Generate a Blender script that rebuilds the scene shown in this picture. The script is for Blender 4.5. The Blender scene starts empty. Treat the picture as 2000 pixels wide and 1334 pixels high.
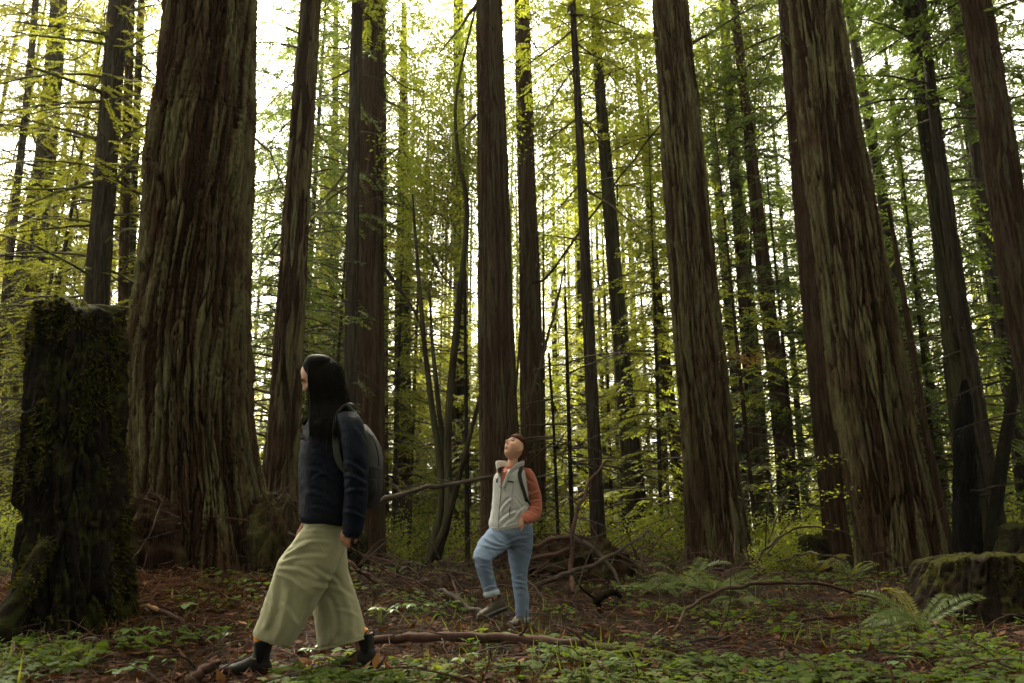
import bpy, math, random
import numpy as np
from mathutils import Vector, Matrix

sc = bpy.context.scene
R = math.radians
# ---------------------------------------------------------------- camera
F_PX = 1555.6            # focal length in pixels of the 2000 px wide photograph (28 mm lens)
PITCH = R(14.8)
CAM_H = 0.64
cam_d = bpy.data.cameras.new('camera'); cam = bpy.data.objects.new('camera', cam_d)
sc.collection.objects.link(cam)
cam.location = (0, 0, CAM_H); cam.rotation_euler = (R(90) + PITCH, 0, 0)
cam_d.lens = 28; cam_d.sensor_width = 36; cam_d.clip_start = 0.05; cam_d.clip_end = 1000
sc.camera = cam
cam_d.dof.use_dof = True; cam_d.dof.focus_distance = 6.0; cam_d.dof.aperture_fstop = 3.2
# ---------------------------------------------------------------- world, sun, exposure
SUN_EL, SUN_AZ = R(48), R(-24)          # azimuth measured from the view direction (+Y), negative = left
w = bpy.data.worlds.new('World'); sc.world = w; w.use_nodes = True
nt = w.node_tree; nt.nodes.clear()
sky = nt.nodes.new('ShaderNodeTexSky'); sky.sky_type = 'NISHITA'; sky.sun_disc = False
sky.sun_elevation = SUN_EL; sky.sun_rotation = SUN_AZ
sky.air_density = 1.0; sky.dust_density = 4.0; sky.ozone_density = 1.0
hs = nt.nodes.new('ShaderNodeHueSaturation'); hs.inputs['Saturation'].default_value = 0.22; hs.inputs['Value'].default_value = 2.6
bg = nt.nodes.new('ShaderNodeBackground'); bg.inputs['Strength'].default_value = 0.15
wo = nt.nodes.new('ShaderNodeOutputWorld')
gm_ = nt.nodes.new('ShaderNodeGamma'); gm_.inputs['Gamma'].default_value = 0.55          # thin even cloud: the dome is flatter than a clear sky
nt.links.new(sky.outputs[0], gm_.inputs['Color']); nt.links.new(gm_.outputs[0], hs.inputs['Color']); wb = nt.nodes.new('ShaderNodeMix'); wb.data_type = 'RGBA'; wb.blend_type = 'MULTIPLY'; wb.inputs[0].default_value = 1.0; wb.inputs[7].default_value = (1.0, 0.93, 0.73, 1)
nt.links.new(hs.outputs[0], wb.inputs[6]); nt.links.new(wb.outputs[2], bg.inputs['Color']); nt.links.new(bg.outputs[0], wo.inputs['Surface'])
sun_d = bpy.data.lights.new('sun', 'SUN'); sun = bpy.data.objects.new('sun', sun_d); sc.collection.objects.link(sun)
sun_d.energy = 5.0; sun_d.angle = R(8); sun_d.color = (1.0, 0.91, 0.72)
sd = Vector((math.sin(SUN_AZ) * math.cos(SUN_EL), math.cos(SUN_AZ) * math.cos(SUN_EL), math.sin(SUN_EL)))
sun.rotation_euler = (-sd).to_track_quat('-Z', 'Y').to_euler(); sun.location = sd * 60
sc.view_settings.view_transform = 'Standard'; sc.view_settings.look = 'None'
sc.view_settings.gamma = 1.0; sc.view_settings.use_curve_mapping = False
sc.view_settings.exposure = 2.38
cy = sc.cycles
cy.use_denoising = True
cy.max_bounces = 6; cy.diffuse_bounces = 3; cy.glossy_bounces = 2; cy.transmission_bounces = 4; cy.volume_bounces = 1; cy.transparent_max_bounces = 8
cy.use_adaptive_sampling = True; cy.adaptive_threshold = 0.02
cy.sample_clamp_indirect = 4.0
try:
    cy.volume_step_rate = 4.0; cy.volume_max_steps = 64
except Exception: pass

# ---------------------------------------------------------------- helpers
CT, ST = math.cos(PITCH), math.sin(PITCH)
def ray(px, py):
    a = (px - 1000) / F_PX; b = -(py - 667) / F_PX
    return a, CT - b * ST, ST + b * CT
def at(px, py, Y):
    """the point of the place seen at a pixel of the photograph, at the distance Y from the camera"""
    x, y, z = ray(px, py); k = Y / y
    return np.array((x * k, Y, CAM_H + z * k))
def depth(Y, z): return Y * CT + (z - CAM_H) * ST
def pxm(n, Y, z=1.0): return n * depth(Y, z) / F_PX      # pixels to metres

def _hash(ix, iy, iz, seed):
    h = (ix.astype(np.int64) * 374761393 + iy.astype(np.int64) * 668265263 + iz.astype(np.int64) * 2147483647 + seed * 1274126177) & 0xFFFFFFFF
    h = ((h ^ (h >> 13)) * 1274126177) & 0xFFFFFFFF
    h = ((h ^ (h >> 16)) * 2246822519) & 0xFFFFFFFF
    return ((h ^ (h >> 15)) & 0xFFFFFF).astype(np.float64) / 0xFFFFFF
def vn(x, y, z=0.0, seed=0):
    """value noise 0..1"""
    x, y, z = np.broadcast_arrays(np.asarray(x, float), np.asarray(y, float), np.asarray(z, float))
    ix, iy, iz = np.floor(x), np.floor(y), np.floor(z)
    fx, fy, fz = x - ix, y - iy, z - iz
    fx = fx * fx * (3 - 2 * fx); fy = fy * fy * (3 - 2 * fy); fz = fz * fz * (3 - 2 * fz)
    r = 0
    for dx in (0, 1):
        for dy in (0, 1):
            for dz in (0, 1):
                r = r + _hash(ix + dx, iy + dy, iz + dz, seed) * (fx if dx else 1 - fx) * (fy if dy else 1 - fy) * (fz if dz else 1 - fz)
    return r
def fbm(x, y, z=0.0, seed=0, octv=3):
    r = 0; a = 0.5; t = 0
    for o in range(octv):
        f = 2.03 ** o
        r = r + a * vn(np.asarray(x) * f, np.asarray(y) * f, np.asarray(z) * f, seed + o * 17); t += a; a *= 0.5
    return r / t
def sstep(a, b, x):
    t = np.clip((np.asarray(x, float) - a) / (b - a), 0, 1); return t * t * (3 - 2 * t)

# ground height
BUMPS = [(-3.0, 8.9, 0.26, 1.7), (-4.2, 7.6, 0.22, 1.2), (1.0, 12.6, 0.35, 0.9), (3.8, 13.4, 0.10, 1.3), (5.4, 10.4, 0.12, 1.5), (-2.0, 9.6, 0.10, 1.2)]
def ground(x, y):
    x = np.asarray(x, float); y = np.asarray(y, float)
    z = 0.30 * sstep(4.5, 14, y)
    for bx, by, a, r in BUMPS: z = z + a * np.exp(-((x - bx) ** 2 + (y - by) ** 2) / (r * r))
    z = z + (fbm(x * 0.7, y * 0.7, 0, 5, 3) - 0.5) * 0.16 * sstep(3, 9, y) + (fbm(x * 3.1, y * 3.1, 0, 9, 2) - 0.5) * 0.05
    z = z + 1.2 * sstep(40, 140, np.hypot(x, y))
    return z
def gz(x, y): return float(ground(x, y))
def gpt(px, py, lift=0.0):
    """where the line of sight through a pixel meets the ground"""
    dx, dy, dz = ray(px, py); Y = 2.5
    while Y < 60:
        k = Y / dy
        if CAM_H + dz * k <= gz(dx * k, Y) + lift: break
        Y += 0.04
    k = Y / dy
    return np.array((dx * k, Y, gz(dx * k, Y) + lift))

def mesh_np(name, V, quads=None, tris=None, attrs=None, mat_idx=None, smooth=False):
    V = np.asarray(V, np.float32).reshape(-1, 3)
    parts = []; tot = []
    if quads is not None and len(quads): parts.append(np.asarray(quads, np.int32).ravel()); tot.append(np.full(len(quads), 4, np.int32))
    if tris is not None and len(tris): parts.append(np.asarray(tris, np.int32).ravel()); tot.append(np.full(len(tris), 3, np.int32))
    li = np.concatenate(parts); lt = np.concatenate(tot); ls = np.concatenate(([0], np.cumsum(lt)[:-1])).astype(np.int32)
    me = bpy.data.meshes.new(name)
    me.vertices.add(len(V)); me.vertices.foreach_set('co', V.ravel())
    me.loops.add(len(li)); me.loops.foreach_set('vertex_index', li)
    me.polygons.add(len(lt)); me.polygons.foreach_set('loop_start', ls); me.polygons.foreach_set('loop_total', lt)
    if mat_idx is not None: me.polygons.foreach_set('material_index', np.asarray(mat_idx, np.int32))
    me.update(calc_edges=True)
    me.polygons.foreach_set('use_smooth', np.full(len(lt), bool(smooth)))
    for k, a in (attrs or {}).items():
        at_ = me.attributes.new(k, 'FLOAT', 'POINT'); at_.data.foreach_set('value', np.asarray(a, np.float32))
    return me
def link(name, data, mats=(), parent=None):
    o = bpy.data.objects.new(name, data); sc.collection.objects.link(o)
    if data is not None and hasattr(data, 'materials') and not len(data.materials):
        for m in mats: data.materials.append(m)
    if parent is not None: o.parent = parent
    return o
def tag(o, label=None, cat=None, group=None, kind=None):
    if label: o['label'] = label
    if cat: o['category'] = cat
    if group: o['group'] = group
    if kind: o['kind'] = kind
    return o
def thing(name, label, cat, loc, group=None):
    o = bpy.data.objects.new(name, None); sc.collection.objects.link(o)
    o.location = tuple(float(v) for v in loc); o.empty_display_size = 0.2
    return tag(o, label, cat, group)

def spline(P, n):
    """Catmull-Rom through rows of P (any columns), n samples"""
    P = np.asarray(P, float); m = len(P)
    if m == 2:
        t = np.linspace(0, 1, n)[:, None]; return P[0] * (1 - t) + P[1] * t
    Q = np.vstack([2 * P[0] - P[1], P, 2 * P[-1] - P[-2]])
    u = np.linspace(0, m - 1, n); i = np.minimum(u.astype(int), m - 2); t = (u - i)[:, None]
    p0, p1, p2, p3 = Q[i], Q[i + 1], Q[i + 2], Q[i + 3]
    return 0.5 * ((2 * p1) + (-p0 + p2) * t + (2 * p0 - 5 * p1 + 4 * p2 - p3) * t * t + (-p0 + 3 * p1 - 3 * p2 + p3) * t ** 3)
def frames(C):
    T = np.gradient(C, axis=0); T /= np.linalg.norm(T, axis=1)[:, None] + 1e-9
    ref = np.array((0.0, 0.0, 1.0)) if abs(T[0][2]) < 0.9 else np.array((0.0, 1.0, 0.0))
    A = np.zeros_like(C); a = np.cross(ref, T[0])
    for i in range(len(C)):
        a = a - T[i] * np.dot(a, T[i]); a = a / (np.linalg.norm(a) + 1e-9); A[i] = a
    return T, A, np.cross(T, A)
def tube_arrays(C, r, k=6, rough=0.0, seed=0, caps=True):
    """tube with rings along C; r scalar, (n,) or (n,2) half-axes. returns V, quads, tris"""
    C = np.asarray(C, float); n = len(C); T, A, B = frames(C)
    r = np.asarray(r, float)
    if r.ndim == 0: r = np.full(n, float(r))
    if r.ndim == 1: r = np.stack([r, r], 1)
    th = np.arange(k) * 2 * math.pi / k
    ca, sa = np.cos(th), np.sin(th)
    rr = np.ones((n, k))
    if rough: rr = 1 + rough * (2 * vn(ca[None, :] * 2 + seed, sa[None, :] * 2, np.arange(n)[:, None] * 0.7, seed) - 1)
    V = C[:, None, :] + A[:, None, :] * (ca[None, :, None] * (r[:, 0:1] * rr)[:, :, None]) + B[:, None, :] * (sa[None, :, None] * (r[:, 1:2] * rr)[:, :, None])
    V = V.reshape(-1, 3)
    i = np.arange(n - 1)[:, None] * k; j = np.arange(k)[None, :]; j2 = (j + 1) % k
    Q = np.stack([i + j, i + j2, i + k + j2, i + k + j], -1).reshape(-1, 4)
    Tt = np.zeros((0, 3), int)
    if caps:
        V = np.vstack([V, C[0], C[-1]]); b = n * k
        jj = np.arange(k); jn = (jj + 1) % k
        Tt = np.vstack([np.stack([jn, jj, np.full(k, b)], 1), np.stack([(n - 1) * k + jj, (n - 1) * k + jn, np.full(k, b + 1)], 1)])
    return V, Q, Tt
class MB:
    """collects arrays into one mesh"""
    def __init__(s): s.V = []; s.Q = []; s.T = []; s.a = []; s.qm = []; s.tm = []; s.n = 0
    def add(s, V, Q=None, T=None, a=0.5, m=0):
        V = np.asarray(V, float).reshape(-1, 3); s.V.append(V)
        s.a.append(np.broadcast_to(np.asarray(a, float), (len(V),)))
        if Q is not None and len(Q): s.Q.append(np.asarray(Q) + s.n); s.qm.append(np.full(len(Q), m))
        if T is not None and len(T): s.T.append(np.asarray(T) + s.n); s.tm.append(np.full(len(T), m))
        s.n += len(V)
    def mesh(s, name, smooth=False, off=None):
        V = np.vstack(s.V)
        if off is not None: V = V - np.asarray(off)[None, :]
        Q = np.vstack(s.Q) if s.Q else None; T = np.vstack(s.T) if s.T else None
        mi = np.concatenate(s.qm + s.tm)
        return mesh_np(name, V, Q, T, {'rnd': np.concatenate(s.a)}, mi, smooth)
# ---------------------------------------------------------------- materials
class NT:
    def __init__(s, name, rough=0.85, spec=0.2):
        s.m = bpy.data.materials.new(name); s.m.use_nodes = True; s.t = s.m.node_tree; s.t.nodes.clear()
        s.out = s.n('ShaderNodeOutputMaterial'); s.b = s.n('ShaderNodeBsdfPrincipled')
        s.b.inputs['Roughness'].default_value = rough; s.b.inputs['Specular IOR Level'].default_value = spec
        s.l(s.b.outputs[0], s.out.inputs['Surface'])
    def n(s, t): return s.t.nodes.new(t)
    def l(s, a, b): s.t.links.new(a, b)
    def coord(s, scale=(1, 1, 1), what='Object'):
        c = s.n('ShaderNodeTexCoord'); m = s.n('ShaderNodeMapping'); m.inputs['Scale'].default_value = scale
        s.l(c.outputs[what], m.inputs['Vector']); return m.outputs[0]
    def noise(s, vec, scale, detail=3, rough=0.55, dist=0.0):
        x = s.n('ShaderNodeTexNoise'); x.inputs['Scale'].default_value = scale; x.inputs['Detail'].default_value = detail
        x.inputs['Roughness'].default_value = rough; x.inputs['Distortion'].default_value = dist
        s.l(vec, x.inputs['Vector']); return x.outputs['Fac']
    def ramp(s, fac, stops):
        r = s.n('ShaderNodeValToRGB'); e = r.color_ramp.elements
        while len(e) < len(stops): e.new(0.5)
        for k, (p, c) in enumerate(stops): e[k].position = p; e[k].color = (*c, 1) if len(c) == 3 else c
        s.l(fac, r.inputs[0]); return r.outputs[0]
    def mix(s, fac, a, b, mode='MIX'):
        x = s.n('ShaderNodeMix'); x.data_type = 'RGBA'; x.blend_type = mode
        for v, i in ((fac, 0), (a, 6), (b, 7)):
            if hasattr(v, 'links'): s.l(v, x.inputs[i])
            elif i == 0: x.inputs[0].default_value = v
            else: x.inputs[i].default_value = (*v, 1)
        return x.outputs[2]
    def math(s, op, a, b=0.0):
        x = s.n('ShaderNodeMath'); x.operation = op
        for v, i in ((a, 0), (b, 1)):
            if hasattr(v, 'links'): s.l(v, x.inputs[i])
            else: x.inputs[i].default_value = v
        return x.outputs[0]
    def attr(s, name):
        a = s.n('ShaderNodeAttribute'); a.attribute_name = name; return a.outputs['Fac']
    def orand(s):
        a = s.n('ShaderNodeObjectInfo'); return a.outputs['Random']
    def bump(s, h, strength=0.5, dist=0.02):
        x = s.n('ShaderNodeBump'); x.inputs['Strength'].default_value = strength; x.inputs['Distance'].default_value = dist
        s.l(h, x.inputs['Height']); s.l(x.outputs[0], s.b.inputs['Normal']); return x
    def color(s, c):
        if hasattr(c, 'links'): s.l(c, s.b.inputs['Base Color'])
        else: s.b.inputs['Base Color'].default_value = (*c, 1)
    def up(s):
        g = s.n('ShaderNodeNewGeometry'); x = s.n('ShaderNodeSeparateXYZ'); s.l(g.outputs['Normal'], x.inputs[0]); return x.outputs['Z']

def bark_mat(name, furrow, ridge, lichen, lich_amt=0.5, fine=1.0):
    M = NT(name, 0.95, 0.04)
    v = M.coord((1, 1, 0.10)); v2 = M.coord((1, 1, 0.35)); v3 = M.coord()
    rd = M.attr('ridge')
    fib = M.noise(v, 26 * fine, 4, 0.6, 0.3); patch = M.noise(v2, 2.2, 4, 0.6, 0.6); tone = M.noise(v3, 1.1, 3)
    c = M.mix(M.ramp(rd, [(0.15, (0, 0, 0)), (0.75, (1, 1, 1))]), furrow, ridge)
    li = M.math('MULTIPLY', M.ramp(rd, [(0.35, (0, 0, 0)), (0.85, (1, 1, 1))]), M.ramp(patch, [(0.62 - lich_amt * 0.3, (0, 0, 0)), (0.78 - lich_amt * 0.3, (1, 1, 1))]))
    c = M.mix(li, c, lichen)
    c = M.mix(0.75, c, M.ramp(fib, [(0.25, (0.45, 0.42, 0.40)), (0.5, (0.9, 0.9, 0.9)), (0.75, (1.35, 1.3, 1.2))]), 'MULTIPLY')
    c = M.mix(0.5, c, M.ramp(tone, [(0.3, (0.75, 0.68, 0.62)), (0.7, (1.2, 1.15, 1.05))]), 'MULTIPLY')
    M.color(c); M.bump(M.math('ADD', fib, M.math('MULTIPLY', M.noise(v, 80 * fine, 2), 0.5)), 1.0, 0.035)
    return M.m
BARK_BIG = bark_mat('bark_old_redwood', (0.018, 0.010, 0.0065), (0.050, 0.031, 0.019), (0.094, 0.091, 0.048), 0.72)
BARK_MID = bark_mat('bark_redwood', (0.0250, 0.0148, 0.0101), (0.0484, 0.0328, 0.0226), (0.0562, 0.0546, 0.0328), 0.55, 1.3)
BARK_RED = bark_mat('bark_redwood_ruddy', (0.0265, 0.0156, 0.0109), (0.0530, 0.0343, 0.0234), (0.0515, 0.0452, 0.0296), 0.3, 1.3)
BARK_GREY = bark_mat('bark_grey_brown', (0.0202, 0.0155, 0.0122), (0.0466, 0.0384, 0.0306), (0.0422, 0.0445, 0.0304), 0.45, 1.6)
BARK_MOSSY = bark_mat('bark_mossy', (0.0217, 0.0170, 0.0120), (0.0381, 0.0334, 0.0235), (0.0449, 0.0472, 0.0225), 1.1, 1.5)
BARK_DARK = bark_mat('bark_dark', (0.0102, 0.0083, 0.0066), (0.0175, 0.0147, 0.0119), (0.0226, 0.0242, 0.0144), 0.4, 1.6)
CHAR = bark_mat('charred_wood', (0.004, 0.004, 0.004), (0.009, 0.008, 0.0075), (0.012, 0.011, 0.010), 0.1, 1.6)

def moss_mat(name, wood, moss, amt):
    M = NT(name, 0.95, 0.1)
    v = M.coord(); rd = M.attr('ridge')
    n1 = M.noise(v, 5, 4, 0.65, 0.4); n2 = M.noise(v, 60, 3, 0.7)
    k = M.ramp(M.math('ADD', n1, M.math('MULTIPLY', M.up(), 0.32)), [(0.72 - amt * 0.35, (0, 0, 0)), (0.84 - amt * 0.35, (1, 1, 1))])
    wd = M.mix(M.noise(M.coord((1, 1, 0.1)), 24, 4), tuple(a * 0.6 for a in wood), tuple(a * 1.3 for a in wood))
    ms = M.mix(n2, tuple(a * 0.55 for a in moss), tuple(a * 1.35 for a in moss))
    M.color(M.mix(k, wd, ms)); M.bump(M.math('ADD', n2, n1), 0.9, 0.03)
    return M.m
STUMP = moss_mat('rotten_mossy_wood', (0.011, 0.0075, 0.0055), (0.026, 0.027, 0.006), 0.5)
MOSSY_WOOD = moss_mat('mossy_branch_wood', (0.05, 0.034, 0.024), (0.075, 0.08, 0.02), 0.4)
STUMP_LOW = moss_mat('weathered_stump_wood', (0.020, 0.0135, 0.0095), (0.046, 0.046, 0.008), 0.22)

def leaf_mat(name, ca, cb, cc, transl=0.45, rough=0.5, per_obj=0.25, spec=0.35):
    """leaf colour runs from ca over cb to a few leaves of cc; light comes through the blade"""
    M = NT(name, rough, spec)
    r = M.attr('rnd'); o = M.orand()
    f = M.math('ADD', M.math('MULTIPLY', r, 1 - per_obj), M.math('MULTIPLY', o, per_obj))
    c = M.ramp(f, [(0.05, ca), (0.6, cb), (0.97, cc)])
    M.color(c)
    tr = M.n('ShaderNodeBsdfTranslucent'); M.l(M.mix(1.0, c, (2.6, 2.45, 1.0), 'MULTIPLY'), tr.inputs['Color'])
    mx = M.n('ShaderNodeMixShader'); mx.inputs[0].default_value = transl
    M.l(M.b.outputs[0], mx.inputs[1]); M.l(tr.outputs[0], mx.inputs[2]); M.l(mx.outputs[0], M.out.inputs['Surface'])
    return M.m
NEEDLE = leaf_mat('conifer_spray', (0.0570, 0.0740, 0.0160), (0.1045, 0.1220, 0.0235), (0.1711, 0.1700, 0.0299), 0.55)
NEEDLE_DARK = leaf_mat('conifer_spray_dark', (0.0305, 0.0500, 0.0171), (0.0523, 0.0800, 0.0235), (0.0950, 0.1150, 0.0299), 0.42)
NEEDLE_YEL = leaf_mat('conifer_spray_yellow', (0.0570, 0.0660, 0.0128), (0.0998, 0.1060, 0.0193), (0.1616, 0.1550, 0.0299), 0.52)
NEEDLE_FAR_GLOW = leaf_mat('conifer_spray_far_glow', (0.0998, 0.1150, 0.0235), (0.1568, 0.1700, 0.0364), (0.2186, 0.2100, 0.0481), 0.55)  # far glow put into the colour: a brighter copy of the conifer spray
NEEDLE_BROWN = leaf_mat('dead_conifer_spray', (0.12, 0.06, 0.025), (0.17, 0.10, 0.04), (0.20, 0.14, 0.05), 0.4)
BROAD = leaf_mat('broad_leaf', (0.0665, 0.0950, 0.0150), (0.1093, 0.1400, 0.0235), (0.1901, 0.1700, 0.0267), 0.55, 0.4)
SHRUB = leaf_mat('shrub_leaf', (0.0950, 0.1220, 0.0193), (0.1568, 0.1850, 0.0278), (0.2376, 0.2400, 0.0428), 0.55, 0.45)
CLOVER = leaf_mat('sorrel_leaf', (0.0360, 0.0612, 0.0130), (0.0612, 0.0936, 0.0187), (0.1080, 0.1224, 0.0216), 0.35, 0.7, 0.25, 0.12)
PLANT = leaf_mat('herb_leaf', (0.070, 0.125, 0.040), (0.105, 0.175, 0.055), (0.14, 0.20, 0.06), 0.35, 0.45)
FERN = leaf_mat('fern_frond', (0.050, 0.080, 0.016), (0.085, 0.115, 0.020), (0.16, 0.16, 0.03), 0.4, 0.5)
FERN_YEL = leaf_mat('fern_frond_yellowing', (0.11, 0.11, 0.02), (0.17, 0.15, 0.025), (0.22, 0.16, 0.04), 0.4, 0.5)
MOSS_TUFT = leaf_mat('moss_strand', (0.012, 0.013, 0.003), (0.030, 0.030, 0.005), (0.075, 0.070, 0.011), 0.3, 0.8, 0.1, 0.05)
GRASS = leaf_mat('grass_blade', (0.05, 0.07, 0.016), (0.09, 0.11, 0.022), (0.16, 0.15, 0.04), 0.35, 0.5)

def simple(name, ca, cb, scale=8, rough=0.85, spec=0.2, stretch=(1, 1, 1), bump=0.4, attr=True, bdist=0.006):
    M = NT(name, rough, spec)
    n = M.noise(M.coord(stretch), scale, 4, 0.6)
    f = M.math('ADD', M.math('MULTIPLY', n, 0.6), M.math('MULTIPLY', M.attr('rnd'), 0.4)) if attr else n
    M.color(M.mix(M.ramp(f, [(0.3, (0, 0, 0)), (0.7, (1, 1, 1))]), ca, cb))
    if bump: M.bump(M.noise(M.coord(stretch), scale * 5, 3), bump, bdist)
    return M.m
TWIG = simple('twig_wood', (0.0248, 0.0176, 0.0121), (0.0605, 0.0468, 0.0303), 12)
TWIG_MOSS = simple('mossy_twig', (0.0248, 0.0209, 0.0110), (0.0660, 0.0688, 0.0165), 9)
DEADWOOD = simple('red_deadwood', (0.030, 0.015, 0.011), (0.075, 0.038, 0.028), 9)
GREYWOOD = simple('grey_deadwood', (0.022, 0.016, 0.012), (0.062, 0.047, 0.035), 10)
FRESHWOOD = simple('split_wood', (0.30, 0.17, 0.08), (0.46, 0.28, 0.14), 12)
LITTER = leaf_mat('needle_litter', (0.036, 0.016, 0.010), (0.095, 0.042, 0.024), (0.27, 0.15, 0.08), 0.1, 0.8, 0.0, 0.10)
M = NT('forest_floor', 0.95, 0.1)
v = M.coord(); n1 = M.noise(v, 1.3, 5, 0.6, 0.5); n2 = M.noise(v, 22, 5, 0.7); n3 = M.noise(v, 90, 3, 0.7)
c = M.mix(n2, (0.0077, 0.0046, 0.0031), (0.0315, 0.0158, 0.0091)); c = M.mix(M.ramp(n1, [(0.45, (0, 0, 0)), (0.65, (1, 1, 1))]), c, M.mix(n3, (0.0105, 0.0091, 0.0042), (0.0263, 0.0203, 0.0091)))
M.color(c); M.bump(M.math('ADD', n2, n3), 1.0, 0.04); FLOOR = M.m
# ---------------------------------------------------------------- ground sheet
def axis(lo, hi, fine_lo, fine_hi, step, grow=1.18):
    a = list(np.arange(fine_lo, fine_hi, step)); s = step
    while a[-1] < hi: s *= grow; a.append(a[-1] + s)
    s = step; b = []
    x = fine_lo
    while x > lo: s *= grow; x -= s; b.append(x)
    return np.array(b[::-1] + a)
gx = axis(-150, 150, -7.5, 8.0, 0.085); gy = axis(-60, 150, 3.2, 15.0, 0.085)
GX, GY = np.meshgrid(gx, gy)
GZ = ground(GX, GY)
near = (np.abs(GX) < 9) & (GY < 16)
GZ = GZ + np.where(near, (fbm(GX * 9, GY * 9, 0, 31, 2) - 0.5) * 0.05, 0)
nx, ny = len(gx), len(gy)
i = (np.arange(ny - 1)[:, None] * nx + np.arange(nx - 1)[None, :])
gm = mesh_np('ground', np.stack([GX, GY, GZ], -1), np.stack([i, i + 1, i + nx + 1, i + nx], -1).reshape(-1, 4), smooth=True)
tag(link('ground', gm, [FLOOR]), kind='structure', label='forest floor of dark soil and reddish needle litter')

# ---------------------------------------------------------------- trunks
def voro(u, v, nu, seed):
    """stretched cells that close round the trunk: nearest and second distance, and a number for each cell"""
    iu, iv = np.floor(u), np.floor(v); f1 = np.full(u.shape, 9.0); f2 = np.full(u.shape, 9.0); cr = np.zeros(u.shape)
    for du in (-1, 0, 1):
        for dv in (-1, 0, 1):
            cu, cv = iu + du, iv + dv; hu = np.mod(cu, nu)
            d = np.hypot(cu + _hash(hu, cv, hu * 0, seed) - u, cv + _hash(hu, cv, hu * 0 + 1, seed) - v)
            n_ = d < f1
            f2 = np.where(n_, f1, np.minimum(f2, d)); cr = np.where(n_, _hash(hu, cv, hu * 0 + 2, seed), cr); f1 = np.where(n_, d, f1)
    return f1, f2, cr
def trunk_mesh(A, seg, rows, amp, cell, stretch, seed, twist=0.0, flare=0.0, fh=0.5, lobes=5, lob=0.25, zdense=None, lump=0.05, fine=0.35):
    """A: rows (x, y, z, radius) from the ground up. Bark plates and furrows are real relief; 'ridge' keeps how high each point sits."""
    A = np.asarray(A, float)
    z = A[:, 2]
    zz = np.linspace(z[0], zdense, rows) if zdense and zdense < z[-1] else np.linspace(z[0], z[-1], rows)
    if zdense and zdense < z[-1]: zz = np.concatenate([zz, np.linspace(zdense, z[-1], max(6, rows // 12))[1:]])
    S = spline(A, 400); o = np.argsort(S[:, 2]); S = S[o]
    cx = np.interp(zz, S[:, 2], S[:, 0]); cyy = np.interp(zz, S[:, 2], S[:, 1]); rad = np.interp(zz, S[:, 2], S[:, 3])
    th = np.arange(seg) * 2 * math.pi / seg
    TH, ZZ = np.meshgrid(th, zz); Rm = np.repeat(rad[:, None], seg, 1)
    r0 = rad[0]
    h = np.clip(ZZ - zz[0], 0, None)
    tw = TH + twist * ZZ + 0.35 * (fbm(np.cos(TH) * 1.5, np.sin(TH) * 1.5, ZZ * 0.45, seed + 3, 2) - 0.5)
    nu = max(6, int(round(2 * math.pi * r0 / cell)))
    U = tw / (2 * math.pi) * nu; Vv = ZZ / stretch
    k = r0 / cell
    c, s = np.cos(tw) * k, np.sin(tw) * k
    wig = (vn(c * 0.8, s * 0.8, ZZ * 1.6, seed + 21) - 0.5) * 0.9 + (vn(c * 1.7, s * 1.7, ZZ * 5, seed + 22) - 0.5) * 0.35
    f1, f2, cr = voro(U + wig, Vv, nu, seed)               # long torn plates
    g1, g2, dr = voro(U * 2 + wig * 2 + 0.3, Vv * 1.5 + 5, nu * 2, seed + 1)
    h1, h2, er = voro(U * 5 + wig * 3, Vv * 3.2 + 9, nu * 5, seed + 2)
    dep = 0.55 + 0.75 * fbm(np.cos(TH) * 2.2, np.sin(TH) * 2.2, ZZ * 0.55, seed + 31, 2)      # some stretches deeply split, some smoother
    plate = dep * sstep(0.0, 0.15, f2 - f1) * (0.30 + 0.70 * cr) + 0.40 * (sstep(0.0, 0.22, g2 - g1) * (0.25 + 0.75 * dr) - 0.4)
    fb2 = vn(c * 10, s * 10, ZZ / stretch * 4, seed + 4); fb3 = vn(c * 22, s * 22, ZZ / stretch * 9, seed + 5)
    tear = sstep(0.62, 0.74, vn(c * 1.2 + 5, s * 1.2, ZZ / stretch * 2.6 + 1.5 * dr, seed + 41)) * (0.3 + 0.7 * cr)   # plates broken off
    plate = plate - 0.30 * tear
    rel = plate + fine * 0.95 * (er - 0.5) * sstep(0, 0.2, h2 - h1) + fine * 0.5 * (fb2 - 0.5) + fine * 0.35 * (fb3 - 0.5)
    fl = flare * np.exp(-h / fh) * (1 + lob * 2.2 * np.sin(TH * lobes + seed + 1.5 * vn(np.cos(TH) * 2, np.sin(TH) * 2, ZZ * 0.4, seed + 8)))
    rr = Rm * 0.955 * (1 + fl + lump * (2 * fbm(np.cos(TH) * 1.3, np.sin(TH) * 1.3, ZZ * 0.7, seed + 9, 2) - 1)) + amp * (rel - 0.5)
    X = cx[:, None] + rr * np.cos(TH); Y = cyy[:, None] + rr * np.sin(TH)
    n = len(zz)
    V = np.stack([X, Y, ZZ], -1).reshape(-1, 3)
    i = np.arange(n - 1)[:, None] * seg; j = np.arange(seg)[None, :]; j2 = (j + 1) % seg
    Q = np.stack([i + j, i + j2, i + seg + j2, i + seg + j], -1).reshape(-1, 4)
    V = np.vstack([V, (cx[-1], cyy[-1], zz[-1])])
    jj = np.arange(seg); T = np.stack([(n - 1) * seg + jj, (n - 1) * seg + (jj + 1) % seg, np.full(seg, n * seg)], 1)
    return V, Q, T, np.append(np.clip(0.55 * rel + 0.45 * cr, 0, 1).ravel(), 0.5)

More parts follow.
